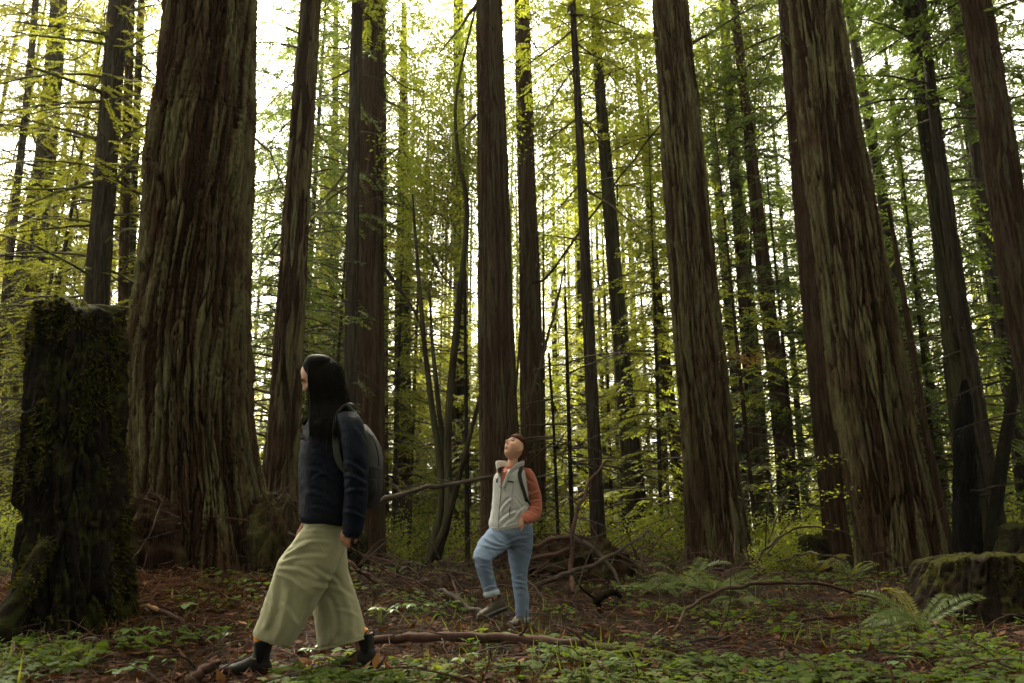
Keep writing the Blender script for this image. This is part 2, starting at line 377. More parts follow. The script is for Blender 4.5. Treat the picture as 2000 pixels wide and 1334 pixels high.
def axis_from_px(Y, pts, top=22.0, top_r=None):
    P = []
    for px, py, wpx in pts:
        p = at(px, py, Y); P.append((p[0], Y, p[2], pxm(wpx, Y, p[2]) / 2))
    P = np.array(sorted(P, key=lambda q: q[2]))
    g = gz(P[0, 0], Y) - 0.40
    if P[0, 2] > g + 0.05:
        d = (P[1] - P[0]) / (P[1, 2] - P[0, 2]) if len(P) > 1 else np.zeros(4)
        b = P[0] + d * (g - P[0, 2]); b[3] = max(b[3], P[0, 3]); b[2] = g; P = np.vstack([b, P])
    d = (P[-1] - P[-2]) / max(P[-1, 2] - P[-2, 2], 0.1)
    if top > P[-1, 2] + 1:
        t = P[-1] + d * (top - P[-1, 2]); t[3] = top_r if top_r else max(P[-1, 3] * 0.55, 0.02); P = np.vstack([P, t])
    return P

# ---------------------------------------------------------------- conifer crowns
def leaf_quads(mb, P, D, N, L, W, a, m=1, fold=0.0):
    """one diamond blade per row: base P, direction D, blade normal N"""
    S = np.cross(D, N); S /= np.linalg.norm(S, axis=1)[:, None] + 1e-9
    L = np.asarray(L)[:, None]; W = np.asarray(W)[:, None]
    M1 = P + D * L * 0.45
    V = np.stack([P, M1 + S * W * 0.5 - N * W * fold, P + D * L, M1 - S * W * 0.5 - N * W * fold], 1)
    n = len(P); i = np.arange(n)[:, None] * 4
    if fold: mb.add(V, None, np.vstack([i + [0, 1, 2], i + [0, 2, 3]]), np.repeat(a, 4), m)
    else: mb.add(V, i + [0, 1, 2, 3], None, np.repeat(a, 4), m)
def unit(v): return v / (np.linalg.norm(v, axis=-1, keepdims=True) + 1e-9)

def conifer_branch(mb, rng, base, az, L, rise, droop, leaf, step, bare=0.0, thick=1.0, tw_scale=0.33, wood_k=4):
    """one limb with flat sprays on side twigs"""
    d = np.array((math.cos(az), math.sin(az), 0.0)); sd_ = np.array((-d[1], d[0], 0.0))
    t = np.linspace(0, 1, 7); wob = np.cumsum(rng.normal(0, 0.02, 7)) * L * 0.6
    C = base + d * (L * t)[:, None] + sd_ * wob[:, None] + np.array((0, 0, 1.0)) * (L * (rise * t - droop * t * t))[:, None]
    V, Q, T = tube_arrays(C, np.linspace(0.011 * L * thick, 0.004, 7) * 0.9 + 0.003, wood_k, caps=False)
    mb.add(V, Q, None, rng.random(), 0)
    nt_ = max(5, int(L / 0.105)); tt = np.sort(rng.uniform(0.10 if bare < 0.9 else 0.3, 1.0, nt_))
    LP = []; LD = []; LN = []; LL = []
    for q, tq in enumerate(tt):
        p = np.array([np.interp(tq, t, C[:, k]) for k in range(3)])
        side = 1 if q % 2 else -1
        ang = rng.uniform(0.7, 1.15) * side
        td = d * math.cos(ang) + sd_ * math.sin(ang); td[2] = rise - 2 * droop * tq + rng.normal(-0.12, 0.18); td = td / np.linalg.norm(td)
        l2 = (tw_scale * L * (1 - 0.75 * tq) + 0.12) * rng.uniform(0.5, 1.15)
        e = p + td * l2 - np.array((0, 0, 0.12 * l2))
        w3 = np.cross(td, (0, 0, 1)); w3 = w3 / (np.linalg.norm(w3) + 1e-9) * (0.0035 + 0.0012 * l2)
        mb.add([p - w3, p + w3, e], None, [[0, 1, 2]], rng.random(), 0)
        if rng.random() < bare: continue
        nl = max(2, int(l2 / step)); s = np.linspace(0.12, 1.0, nl)
        pp = p + (e - p) * s[:, None]
        sn = np.cross(td, (0, 0, 1)); sn = sn / (np.linalg.norm(sn) + 1e-9)
        for sg in (-1, 1):
            ld = unit(td * 0.75 + sn * sg * 0.8 + rng.normal(0, 0.15, (nl, 3)) - np.array((0, 0, 0.12)))
            LP.append(pp); LD.append(ld); LL.append(leaf * rng.uniform(0.6, 1.25, nl))
            LN.append(unit(np.array((0, 0, 1.0)) + rng.normal(0, 0.28, (nl, 3))))
    if LP:
        LP = np.vstack(LP); LD = np.vstack(LD); LN = np.vstack(LN); LL = np.concatenate(LL)
        a = np.clip(rng.normal(rng.uniform(0.25, 0.65), 0.16, len(LP)), 0, 1)
        leaf_quads(mb, LP, LD, LN, LL, LL * 0.42, a, 1)

def conifer_crown(name, seed, H, n, Lmax, leaf, step, bare=0.15, droop=0.35, lowL=0.6, mats=(TWIG, NEEDLE)):
    rng = np.random.default_rng(seed); mb = MB()
    for q in range(n):
        f = (q + rng.uniform(0, 1)) / n; h = f * H
        L = Lmax * (lowL + (1 - lowL) * min(1, f * 3)) * (1 - f) ** 0.55 * rng.uniform(0.55, 1.1) + 0.25
        b = 1.0 if (rng.random() < bare * (1.6 - 1.2 * f)) else 0.12
        conifer_branch(mb, rng, np.array((0, 0, h)), q * 2.39996 + rng.uniform(-0.5, 0.5), L, rng.uniform(-0.05, 0.3), rng.uniform(0.2, 0.6) * droop / 0.35, leaf, step, b)
    me = mb.mesh(name)
    for m_ in mats: me.materials.append(m_)
    return me
CROWN = {}
CROWN['a'] = conifer_crown('crown', 11, 17, 94, 3.6, 0.118, 0.060, 0.16)
CROWN['b'] = conifer_crown('crown', 12, 17, 75, 3.4, 0.115, 0.060, 0.30, 0.45)
CROWN['c'] = conifer_crown('crown', 13, 14, 100, 3.0, 0.115, 0.060, 0.10, 0.30)
CROWN['n'] = conifer_crown('crown', 16, 12, 60, 3.0, 0.062, 0.036, 0.28, 0.40)                 # near, finer sprays
CROWN['s'] = conifer_crown('crown', 14, 7, 75, 2.0, 0.105, 0.050, 0.12, 0.30, 0.9)          # young tree
CROWN['t'] = conifer_crown('crown', 15, 6, 50, 1.6, 0.095, 0.050, 0.30, 0.25, 0.9)
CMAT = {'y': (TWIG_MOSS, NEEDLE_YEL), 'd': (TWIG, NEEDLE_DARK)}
def crown_obj(kind, parent):
    """copies share the crown mesh; the shade of green belongs to the copy"""
    o = link('crown', CROWN[kind[0]], (), parent)
    if len(kind) > 1:
        for q, m_ in enumerate(CMAT[kind[1]]): o.material_slots[q].link = 'OBJECT'; o.material_slots[q].material = m_
    return o

# broad-leaved crown: clumps of oval leaves on forked twigs
def broad_crown(name, seed, ext, n, leaf, mats, per=26, clump=0.35):
    rng = np.random.default_rng(seed); mb = MB(); ext = np.asarray(ext, float)
    root = np.array((0, 0, -ext[2] * 0.9))
    for q in range(n):
        u = rng.normal(0, 1, 3); u /= np.linalg.norm(u); c = u * ext * rng.uniform(0.25, 1.0) ** 0.5
        mid = root * 0.35 + c * 0.45 + rng.normal(0, 0.12, 3) * ext * 0.5
        st_ = np.array((rng.normal(0, 0.15), rng.normal(0, 0.15), c[2] - rng.uniform(0.3, 1.0) * ext[2] * 0.6)); mid = st_ * 0.5 + c * 0.5 + rng.normal(0, 0.10, 3) * ext; C = spline(np.array([st_, mid, c]), 6)
        V, Q, T = tube_arrays(C, np.linspace(0.008, 0.0025, 6), 4, caps=False); mb.add(V, Q, None, rng.random(), 0)
        k = int(per * rng.uniform(0.6, 1.4))
        P = c + rng.normal(0, 1, (k, 3)) * np.array((1, 1, 0.45)) * clump
        D = unit((P - c) * 1.0 + rng.normal(0, 0.15, (k, 3)) - np.array((0, 0, 0.08)))
        N = unit(np.array((0, 0, 1.0)) + rng.normal(0, 0.45, (k, 3)))
        L = leaf * rng.uniform(0.6, 1.3, k)
        leaf_quads(mb, P, D, N, L, L * 0.5, np.clip(rng.normal(rng.uniform(0.2, 0.7), 0.18, k), 0, 1), 1, 0.12)
    me = mb.mesh(name)
    for m_ in mats: me.materials.append(m_)
    return me
BCROWN = [broad_crown('crown', 21 + k, (1.7, 1.5, 1.9), 120, 0.105, (TWIG, BROAD), 34, 0.24) for k in range(2)]
SHRUBS = [broad_crown('foliage', 31 + k, (0.75, 0.7, 0.65), 48, 0.075, (TWIG, SHRUB), 34, 0.22) for k in range(3)]

# ---------------------------------------------------------------- trees of the photograph
NTREE = [0]; TREES = {}
def tree(name, label, Y, pts, bark, seg=40, rows=90, amp=0.02, cell=0.07, stretch=0.7, crown=None, group=None, twist=0.0, flare=0.35, fh=0.4, top=22, zdense=None, lob=0.22, lump=0.04, dead=0, fine=0.35, cat='tree'):
    NTREE[0] += 1; seed = 100 + NTREE[0] * 13
    A = axis_from_px(Y, pts, top)
    base = np.array((A[0, 0], Y, gz(A[0, 0], Y)))
    t = thing(name, label, cat, base, group); TREES[label] = t
    V, Q, T, rd = trunk_mesh(A, seg, rows, amp, cell, stretch, seed, twist, flare, fh, 5, lob, zdense, lump, fine)
    me = mesh_np('trunk', V - base, Q, T, {'ridge': rd}, smooth=True)
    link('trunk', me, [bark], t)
    rng = np.random.default_rng(seed)
    if dead:                                           # short dead snags and bare limbs on the bole
        for q in range(dead):
            mb = MB()
            h = rng.uniform(1.2, min(top * 0.8, 11)); x = np.interp(h, A[:, 2], A[:, 0]); r_ = np.interp(h, A[:, 2], A[:, 3]); az = rng.uniform(0, 6.28)
            L = rng.uniform(0.25, 1.5)
            conifer_branch(mb, rng, np.array((x + math.cos(az) * r_ * 0.7, Y + math.sin(az) * r_ * 0.7, h)) - base, az, L, rng.uniform(-0.2, 0.35), rng.uniform(0, 0.4), 0.06, 0.05, 1.0, 1.2, 0.3)
            link('dead_branch', mb.mesh('dead_branch'), [TWIG], t)
    if crown:
        kind, z0, s = crown[:3]
        x = np.interp(z0, A[:, 2], A[:, 0])
        o = crown_obj(kind, t)
        ax = Vector((A[-1, 0] - x, 0, A[-1, 2] - z0)).normalized()
        o.location = Vector((x - base[0], 0, z0 - base[2]))
        o.rotation_mode = 'QUATERNION'
        o.rotation_quaternion = Vector((0, 0, 1)).rotation_difference(ax) @ Matrix.Rotation(rng.uniform(0, 6.28), 3, 'Z').to_quaternion()
        o.scale = (s, s, s)
    return t
# the great trunks close by
oldtree = tree('redwood_tree', 'massive old redwood with shaggy greenish bark left of the walking person', 9.0,
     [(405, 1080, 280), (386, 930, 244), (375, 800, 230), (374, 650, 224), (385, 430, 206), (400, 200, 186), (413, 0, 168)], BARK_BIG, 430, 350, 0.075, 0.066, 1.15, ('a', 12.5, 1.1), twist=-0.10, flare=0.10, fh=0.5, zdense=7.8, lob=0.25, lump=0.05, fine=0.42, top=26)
tree('redwood_tree', 'thick leaning redwood with deeply furrowed greenish bark beside the low mossy stump', 11.0,
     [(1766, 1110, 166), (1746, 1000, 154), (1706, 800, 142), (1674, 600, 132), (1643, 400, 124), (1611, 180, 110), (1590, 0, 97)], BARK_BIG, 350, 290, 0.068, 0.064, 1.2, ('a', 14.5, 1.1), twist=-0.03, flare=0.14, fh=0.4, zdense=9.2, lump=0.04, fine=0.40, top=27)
tree('redwood_tree', 'stout straight redwood with flared dark base behind the arching fallen branch', 14.0,
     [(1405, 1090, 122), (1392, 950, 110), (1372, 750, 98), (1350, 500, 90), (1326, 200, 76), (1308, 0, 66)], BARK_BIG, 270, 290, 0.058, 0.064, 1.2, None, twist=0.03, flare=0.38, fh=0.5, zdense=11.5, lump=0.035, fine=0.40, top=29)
tree('redwood_tree', 'straight brown redwood directly behind the person in the grey vest', 13.0,
     [(985, 1080, 88), (975, 850, 80), (968, 600, 70), (962, 300, 58), (955, 0, 52)], BARK_MID, 180, 260, 0.035, 0.055, 1.2, None, flare=0.45, fh=0.4, zdense=10.8, top=28)
tree('redwood_tree', 'mid-sized redwood with flaky bark right behind the dark-haired walker', 10.5,
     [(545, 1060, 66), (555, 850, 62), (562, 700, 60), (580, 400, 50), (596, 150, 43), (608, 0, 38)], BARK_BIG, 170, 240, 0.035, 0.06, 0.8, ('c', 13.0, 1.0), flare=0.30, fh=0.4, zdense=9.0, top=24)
tree('redwood_tree', 'ruddy broad redwood above the walker\'s backpack', 17.0,
     [(722, 1060, 62), (722, 800, 60), (722, 500, 56), (724, 200, 50), (726, 0, 46)], BARK_RED, 130, 190, 0.03, 0.06, 1.5, None, flare=0.25, zdense=13.5, top=30)
tree('redwood_tree', 'slim dark redwood touching the left side of the ruddy broad redwood', 15.0,
     [(682, 1060, 30), (684, 790, 27), (688, 500, 26), (693, 200, 24), (698, 0, 22)], BARK_GREY, 60, 110, 0.014, 0.04, 0.6, ('c', 12.0, 1.0), zdense=12.2, dead=14, top=26)
tree('redwood_tree', 'dark straight trunk rising behind the tall mossy stump', 12.5,
     [(168, 900, 52), (188, 590, 46), (205, 350, 42), (222, 120, 38), (232, 0, 36)], BARK_GREY, 100, 180, 0.022, 0.05, 0.55, ('ny', 3.6, 1.05), zdense=10.4, dead=26, top=24)
tree('young_redwood_tree', 'thin reddish trunk between the mossy stump and the massive redwood', 13.5,
     [(236, 900, 20), (240, 600, 19), (247, 300, 17), (256, 0, 15)], BARK_RED, 30, 80, 0.012, 0.04, 0.5, ('ty', 5.0, 0.9), zdense=11, dead=16, top=16)
tree('young_redwood_tree', 'thin moss-covered stem just right of the thin reddish trunk', 14.2,
     [(254, 900, 14), (258, 500, 14), (268, 200, 13), (276, 0, 12)], BARK_MOSSY, 24, 70, 0.012, 0.04, 0.5, ('ty', 6.0, 0.9), zdense=11, dead=18, top=16)
tree('conifer_tree', 'pale moss-tinted trunk at the far left, leaning right', 21.0,
     [(18, 880, 48), (45, 640, 46), (78, 400, 40), (104, 150, 34), (116, 0, 31)], BARK_MOSSY, 50, 100, 0.02, 0.06, 0.6, ('ay', 9.0, 1.0), zdense=16, dead=14, top=30)
tree('conifer_tree', 'thin dark pole at the left edge leaning right', 19.0,
     [(-18, 860, 17), (4, 640, 16), (28, 420, 15), (56, 160, 13), (70, 0, 12)], BARK_GREY, 24, 60, 0.01, 0.05, 0.5, ('by', 6.5, 0.9), dead=14, top=24)
tree('conifer_tree', 'slender distant trunk between the flaky redwood and the slim dark redwood', 30.0,
     [(650, 1000, 20), (650, 700, 18), (653, 400, 15), (655, 150, 12)], BARK_GREY, 24, 60, 0.012, 0.05, 0.6, ('a', 9.0, 1.0), dead=12, top=28)
tree('conifer_tree', 'narrow trunk half hidden along the right edge of the ruddy broad redwood', 22.0,
     [(752, 1070, 17), (751, 800, 15), (750, 500, 13), (750, 300, 11)], BARK_GREY, 24, 60, 0.012, 0.05, 0.6, ('c', 8.0, 1.0), dead=10, top=22)
tree('conifer_tree', 'brown trunk standing left of the many-stemmed dark tree', 25.0,
     [(786, 1060, 40), (786, 850, 36), (786, 650, 32), (787, 450, 26), (788, 250, 20)], BARK_GREY, 44, 90, 0.02, 0.06, 0.7, ('s', 5.0, 1.9), dead=18, top=20)
tree('conifer_tree', 'pale straight trunk in bright haze behind the many-stemmed dark tree', 27.0,
     [(904, 1060, 38), (902, 850, 34), (899, 600, 29), (897, 300, 24), (895, 0, 20)], BARK_GREY, 44, 100, 0.02, 0.06, 0.8, ('b', 17.0, 1.1), flare=0.5, zdense=20, dead=8, top=34)
tree('redwood_tree', 'wide shadowed redwood to the right behind the vested person', 20.0,
     [(1041, 1060, 52), (1040, 850, 49), (1036, 600, 44), (1027, 300, 36), (1019, 0, 30)], BARK_MID, 80, 130, 0.028, 0.06, 1.0, ('b', 14.0, 1.1), zdense=16, top=30)
tree('redwood_tree', 'slim grey-brown trunk in front of the hanging foliage, right of the centre', 15.0,
     [(1168, 1040, 31), (1160, 850, 27), (1148, 600, 23), (1134, 300, 17), (1118, 0, 12)], BARK_GREY, 60, 120, 0.014, 0.04, 0.5, ('c', 11.0, 0.9), zdense=12, dead=22, top=22)
tree('conifer_tree', 'leaning mossy-green trunk with leaves clinging, right of the slim grey-brown trunk', 20.0,
     [(1250, 1070, 52), (1238, 950, 43), (1215, 700, 34), (1190, 400, 27), (1170, 150, 20), (1160, 0, 17)], BARK_MOSSY, 60, 120, 0.02, 0.06, 0.8, ('c', 10.0, 1.1), flare=0.45, zdense=16, dead=10, top=26)
tree('dead_pole_tree', 'thin bare dead pole left of the slim grey-brown trunk', 14.0,
     [(1118, 1040, 9), (1112, 850, 8), (1104, 580, 6)], BARK_DARK, 10, 40, 0.004, 0.03, 0.4, None, flare=0.1, top=5.2, dead=22)
tree('dead_pole_tree', 'shorter thin dead pole close behind the vested person\'s shoulder', 14.6,
     [(1090, 1050, 7), (1082, 850, 6), (1072, 690, 5)], BARK_DARK, 10, 40, 0.004, 0.03, 0.4, None, flare=0.1, top=4.4, dead=16)
tree('conifer_tree', 'thin pale trunk left of the stout straight redwood', 24.0,
     [(1328, 960, 24), (1305, 750, 22), (1280, 540, 18), (1262, 330, 14)], BARK_RED, 30, 70, 0.014, 0.05, 0.6, ('s', 6.5, 1.8), dead=12, top=18)
tree('conifer_tree', 'shaded trunk first to the right of the stout straight redwood', 22.0,
     [(1492, 1060, 34), (1470, 800, 30), (1448, 500, 25), (1428, 250, 20), (1412, 0, 16)], BARK_MID, 44, 90, 0.018, 0.05, 0.7, ('ad', 8.0, 1.0), dead=14, top=28)
tree('conifer_tree', 'brownish trunk with a scarred reddish upper part, second right of the stout redwood', 20.0,
     [(1545, 1070, 42), (1528, 850, 37), (1500, 600, 31), (1472, 350, 25), (1450, 150, 18)], BARK_RED, 50, 110, 0.02, 0.05, 0.8, ('cd', 9.5, 0.9), dead=22, top=24)
tree('conifer_tree', 'thin far trunk tucked against the right side of the stout redwood', 27.0,
     [(1448, 900, 20), (1430, 680, 19), (1408, 450, 16), (1393, 260, 13)], BARK_GREY, 24, 60, 0.012, 0.05, 0.6, ('sd', 6.0, 1.9), dead=10, top=20)
tree('redwood_tree', 'slender reddish-brown redwood along the left side of the thick leaning redwood', 14.5,
     [(1640, 1100, 50), (1612, 850, 45), (1588, 600, 41), (1560, 300, 36), (1535, 0, 32)], BARK_RED, 90, 150, 0.02, 0.045, 0.6, ('cd', 12.0, 1.0), zdense=12, top=26)
tree('conifer_tree', 'pale slim trunk just right of the thick leaning redwood', 23.0,
     [(1812, 900, 28), (1780, 700, 25), (1735, 450, 22), (1690, 200, 19), (1655, 0, 16)], BARK_GREY, 36, 80, 0.014, 0.05, 0.6, ('ad', 10.0, 1.0), dead=12, top=30)
tree('broken_pole_tree', 'snapped thin reddish pole leaning beside the thick leaning redwood', 16.0,
     [(1820, 900, 16), (1800, 800, 14), (1775, 640, 12), (1735, 400, 8)], BARK_RED, 16, 60, 0.012, 0.03, 0.4, None, flare=0.1, top=6.9, dead=6)
tree('redwood_tree', 'twisted grey-green trunk behind the charred snag', 14.0,
     [(1915, 1040, 78), (1895, 850, 68), (1868, 650, 54), (1838, 400, 44), (1808, 200, 38), (1782, 0, 32)], BARK_MOSSY, 100, 170, 0.035, 0.06, 1.0, ('bd', 11.5, 1.0), twist=0.12, flare=0.35, zdense=11.5, dead=12, top=25)
tree('redwood_tree', 'dark slim trunk leaning against the twisted grey-green trunk', 13.6,
     [(1920, 850, 27), (1893, 700, 26), (1860, 480, 24), (1826, 230, 20), (1800, 0, 17)], BARK_GREY, 50, 110, 0.014, 0.04, 0.6, ('sd', 8.5, 1.3), zdense=11, dead=14, top=17)
tree('conifer_tree', 'slim trunk in shade between the twisted trunk and the right-edge redwood', 19.0,
     [(2010, 1000, 40), (1985, 800, 36), (1950, 560, 32), (1905, 280, 25), (1865, 0, 19)], BARK_GREY, 44, 90, 0.016, 0.05, 0.6, ('bd', 9.0, 1.0), dead=16, top=27)
tree('redwood_tree', 'rough-barked redwood leaving the picture at the right edge', 11.5,
     [(2055, 900, 74), (2018, 700, 70), (1982, 500, 66), (1945, 250, 60), (1905, 0, 52)], BARK_MID, 120, 190, 0.03, 0.05, 0.55, ('ad', 10.5, 1.0), zdense=9.6, dead=10, top=25)
tree('leaning_dead_tree', 'black leaning bare stem low at the right edge', 12.6,
     [(1944, 1000, 26), (1960, 880, 25), (1978, 780, 22), (1998, 680, 20), (2030, 560, 16)], BARK_DARK, 24, 50, 0.012, 0.04, 0.5, None, flare=0.2, top=4.8, dead=3)
tree('charred_snag', 'blackened broken snag standing in front of the twisted grey-green trunk', 12.8,
     [(1888, 1040, 52), (1886, 950, 46), (1884, 850, 38), (1884, 780, 26), (1884, 742, 8)], CHAR, 40, 60, 0.03, 0.05, 0.5, None, flare=0.3, top=0, lump=0.15, cat='snag')
# single long limbs one can follow in the photograph
def limb_on(key, Y, pts, r, leaf=0.05, dY=0.0, mats=(TWIG, NEEDLE), dens=1.0):
    t = [v for k, v in TREES.items() if k.startswith(key)][0]; base = np.array(t.location); n = len(pts); rng = np.random.default_rng(int(sum(p[0] * 3 + p[1] for p in pts)))
    P = np.array([at(px, py, Y + dY * q / (n - 1)) for q, (px, py) in enumerate(pts)]); C = spline(P, 22); C += np.cumsum(rng.normal(0, 0.006, C.shape), 0)
    mb = MB(); V, Q, T = tube_arrays(C - base, np.linspace(r, 0.006, 22), 7, 0.2, int(pts[0][0])); mb.add(V, Q, T, rng.random(), 0)
    L = np.linalg.norm(np.diff(C, axis=0), axis=1).sum(); Tn = unit(np.gradient(C, axis=0))
    for q in range(int(L * 7 * dens)):
        i_ = int(rng.uniform(0.12, 1) * 21); sd = 1 if q % 2 else -1; h = unit(np.cross(Tn[i_], (0, 0, 1.0)))
        d = unit(Tn[i_] * rng.uniform(0.3, 0.9) + h * sd * rng.uniform(0.4, 1.0) + np.array((0, 0, rng.normal(-0.25, 0.25)))); l = rng.uniform(0.15, 0.6) * (1.15 - i_ / 30)
        p = C[i_] - base; e = p + d * l - np.array((0, 0, 0.15 * l)); w3 = unit(np.cross(d, (0, 0, 1.0))) * 0.004
        mb.add([p - w3, p + w3, e], None, [[0, 1, 2]], rng.random(), 0)
        if not leaf or rng.random() < 0.15: continue
        k = max(3, int(l / 0.03)); u = np.linspace(0.1, 1, k)[:, None]; pp = p + (e - p) * u; sn = unit(np.cross(d, (0, 0, 1.0)))
        for s2 in (-1, 1):
            ld = unit(d * 0.75 + sn * s2 * 0.8 + rng.normal(0, 0.15, (k, 3)) - np.array((0, 0, 0.1))); ll = leaf * rng.uniform(0.6, 1.25, k)
            leaf_quads(mb, pp, ld, unit(np.array((0, 0, 1.0)) + rng.normal(0, 0.3, (k, 3))), ll, ll * 0.42, np.clip(rng.normal(0.4, 0.18, k), 0, 1), 1)
    link('limb', mb.mesh('limb'), mats, t)
YM = (TWIG_MOSS, NEEDLE_YEL)
for pts, r in [([(226, 66), (120, 55), (-20, 36)], 0.035), ([(222, 88), (110, 78), (-20, 58)], 0.035), ([(212, 188), (110, 150), (-10, 104)], 0.04), ([(210, 197), (100, 206), (-20, 220)], 0.03), ([(200, 274), (100, 248), (-20, 218)], 0.035), ([(190, 352), (90, 385), (-20, 428)], 0.032), ([(190, 364), (90, 368), (-20, 374)], 0.022), ([(186, 440), (90, 446), (-20, 458)], 0.022), ([(236, 100), (280, 80), (330, 52)], 0.03), ([(232, 150), (275, 158), (312, 166)], 0.024), ([(228, 30), (270, 18), (330, 4)], 0.03)]:
    limb_on('dark straight trunk', 12.5, pts, r, 0.055, -1.5, YM)
for key, Y, pts, r, leaf, dens in [('slim dark redwood touching', 15.0, [(690, 315), (655, 360), (608, 420)], 0.035, 0, 0.6), ('slim dark redwood touching', 15.0, [(688, 360), (650, 385), (606, 422)], 0.03, 0, 0.6), ('slim dark redwood touching', 15.0, [(694, 90), (660, 96), (615, 92)], 0.03, 0.05, 1), ('slim dark redwood touching', 15.0, [(694, 130), (650, 150), (612, 160)], 0.03, 0.05, 1),
    ('ruddy broad redwood', 17.0, [(744, 312), (784, 288), (797, 325), (790, 350)], 0.04, 0.05, 0.8), ('ruddy broad redwood', 17.0, [(750, 432), (826, 477), (878, 556), (925, 582)], 0.05, 0.055, 0.8), ('ruddy broad redwood', 17.0, [(744, 512), (810, 609), (836, 682)], 0.05, 0, 0.7), ('ruddy broad redwood', 17.0, [(742, 130), (790, 170), (830, 180)], 0.03, 0.055, 1), ('ruddy broad redwood', 17.0, [(742, 190), (780, 212), (812, 232)], 0.03, 0.055, 0.8), ('ruddy broad redwood', 17.0, [(742, 395), (800, 408), (862, 420)], 0.04, 0.055, 1), ('ruddy broad redwood', 17.0, [(735, 260), (690, 270), (648, 262)], 0.03, 0.055, 1.2),
    ('straight brown redwood', 13.0, [(930, 8), (895, 60), (852, 113)], 0.035, 0.05, 0.7), ('straight brown redwood', 13.0, [(930, 223), (900, 250), (868, 273)], 0.03, 0.05, 0.7), ('slim grey-brown trunk', 15.0, [(1120, 58), (1050, 110), (986, 157)], 0.03, 0.05, 0.8), ('slim grey-brown trunk', 15.0, [(1126, 126), (1085, 185), (1046, 247)], 0.03, 0.05, 0.6), ('slim grey-brown trunk', 15.0, [(1130, 228), (1060, 280), (993, 325)], 0.02, 0.04, 0.6), ('slim grey-brown trunk', 15.0, [(1137, 355), (1095, 395), (1056, 441)], 0.025, 0, 0.6), ('slim grey-brown trunk', 15.0, [(1132, 232), (1165, 265), (1193, 299)], 0.03, 0, 0.5), ('slim grey-brown trunk', 15.0, [(1140, 367), (1190, 400), (1232, 436), (1290, 470)], 0.03, 0.05, 0.7), ('slim grey-brown trunk', 15.0, [(1120, 80), (1160, 110), (1205, 120)], 0.03, 0.06, 1.4), ('slim grey-brown trunk', 15.0, [(1122, 30), (1180, 40), (1250, 70)], 0.03, 0.06, 1.6),
    ('stout straight redwood', 14.0, [(1350, 85), (1420, 45), (1494, 5)], 0.035, 0.06, 1.2), ('slender reddish-brown', 14.5, [(1545, 55), (1470, 90), (1405, 112)], 0.035, 0.06, 1.4), ('slender reddish-brown', 14.5, [(1552, 205), (1500, 255), (1426, 294)], 0.03, 0.05, 0.6), ('slender reddish-brown', 14.5, [(1545, 20), (1510, 90), (1475, 170)], 0.03, 0.06, 1.2), ('slender reddish-brown', 14.5, [(1560, 330), (1520, 300), (1478, 318)], 0.025, 0, 0.5),
    ('twisted grey-green', 14.0, [(1820, 160), (1855, 152), (1893, 142)], 0.03, 0.05, 0.5), ('twisted grey-green', 14.0, [(1832, 192), (1870, 206), (1903, 215)], 0.03, 0.05, 0.5), ('twisted grey-green', 14.0, [(1835, 258), (1870, 248), (1911, 236)], 0.03, 0, 0.5), ('twisted grey-green', 14.0, [(1850, 354), (1890, 352), (1935, 362)], 0.03, 0.05, 0.5), ('twisted grey-green', 14.0, [(1790, 60), (1765, 30), (1750, -10)], 0.035, 0, 0.5), ('rough-barked redwood', 11.5, [(1930, 120), (1965, 100), (2010, 90)], 0.03, 0.055, 1.2), ('rough-barked redwood', 11.5, [(1950, 215), (1985, 190), (2020, 180)], 0.03, 0.055, 1.0), ('rough-barked redwood', 11.5, [(1925, 30), (1965, 10), (2010, 5)], 0.03, 0.055, 1.4),
    ('massive old redwood', 9.6, [(500, 270), (530, 300), (560, 380)], 0.02, 0.04, 0.6), ('mid-sized redwood', 10.5, [(600, 70), (545, 50), (500, 20)], 0.018, 0.04, 1.2), ('mid-sized redwood', 10.5, [(600, 95), (555, 92), (505, 88)], 0.018, 0.04, 1.2), ('mid-sized redwood', 10.5, [(570, 440), (530, 490), (493, 540)], 0.015, 0, 0.5)]:
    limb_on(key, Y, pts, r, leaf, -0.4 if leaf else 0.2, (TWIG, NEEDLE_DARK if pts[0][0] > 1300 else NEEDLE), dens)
# many-stemmed dark broadleaf tree in the middle
def stem_tube(t, base, pts, Y, r0, r1, mat, name='stem', k=10):
    C = np.array([at(px, py, Y + dy) for px, py, dy in pts]); C = spline(C, 26)
    V, Q, T = tube_arrays(C, np.linspace(r0, r1, 26), k, 0.18, int(pts[0][0]))
    me = mesh_np(name, V - base, Q, T, {'ridge': vn(V[:, 0] * 14, V[:, 1] * 14, V[:, 2] * 2, 3), 'rnd': vn(V[:, 0] * 14, V[:, 1] * 14, V[:, 2] * 2, 3)}, smooth=True)
    return link(name, me, [mat], t)
bb = at(855, 1080, 14.0); bb[2] = gz(bb[0], 14.0)
t = thing('many_stemmed_tree', 'dark tree whose curved mossy stems fan out from one base in the middle', 'tree', bb)
stem_tube(t, bb, [(840, 1092, 0), (858, 1010, 0), (862, 930, 0), (842, 790, 0.1), (826, 640, 0.2), (812, 470, 0.4), (806, 380, 0.5)], 14, 0.085, 0.022, BARK_MOSSY)
stem_tube(t, bb, [(846, 1092, 0.1), (872, 960, 0.1), (862, 840, 0.3), (846, 690, 0.5), (838, 560, 0.7)], 14, 0.075, 0.022, BARK_MOSSY)
stem_tube(t, bb, [(850, 1094, -0.1), (876, 1000, -0.1), (874, 850, -0.1), (886, 700, -0.1), (902, 540, 0), (912, 400, 0), (894, 300, 0), (892, 180, 0.1), (930, 10, 0.2)], 14, 0.09, 0.022, BARK_MOSSY)
stem_tube(t, bb, [(838, 1096, -0.2), (872, 1020, -0.3), (905, 900, -0.4), (940, 770, -0.5), (985, 640, -0.5)], 14, 0.07, 0.022, BARK_MOSSY)
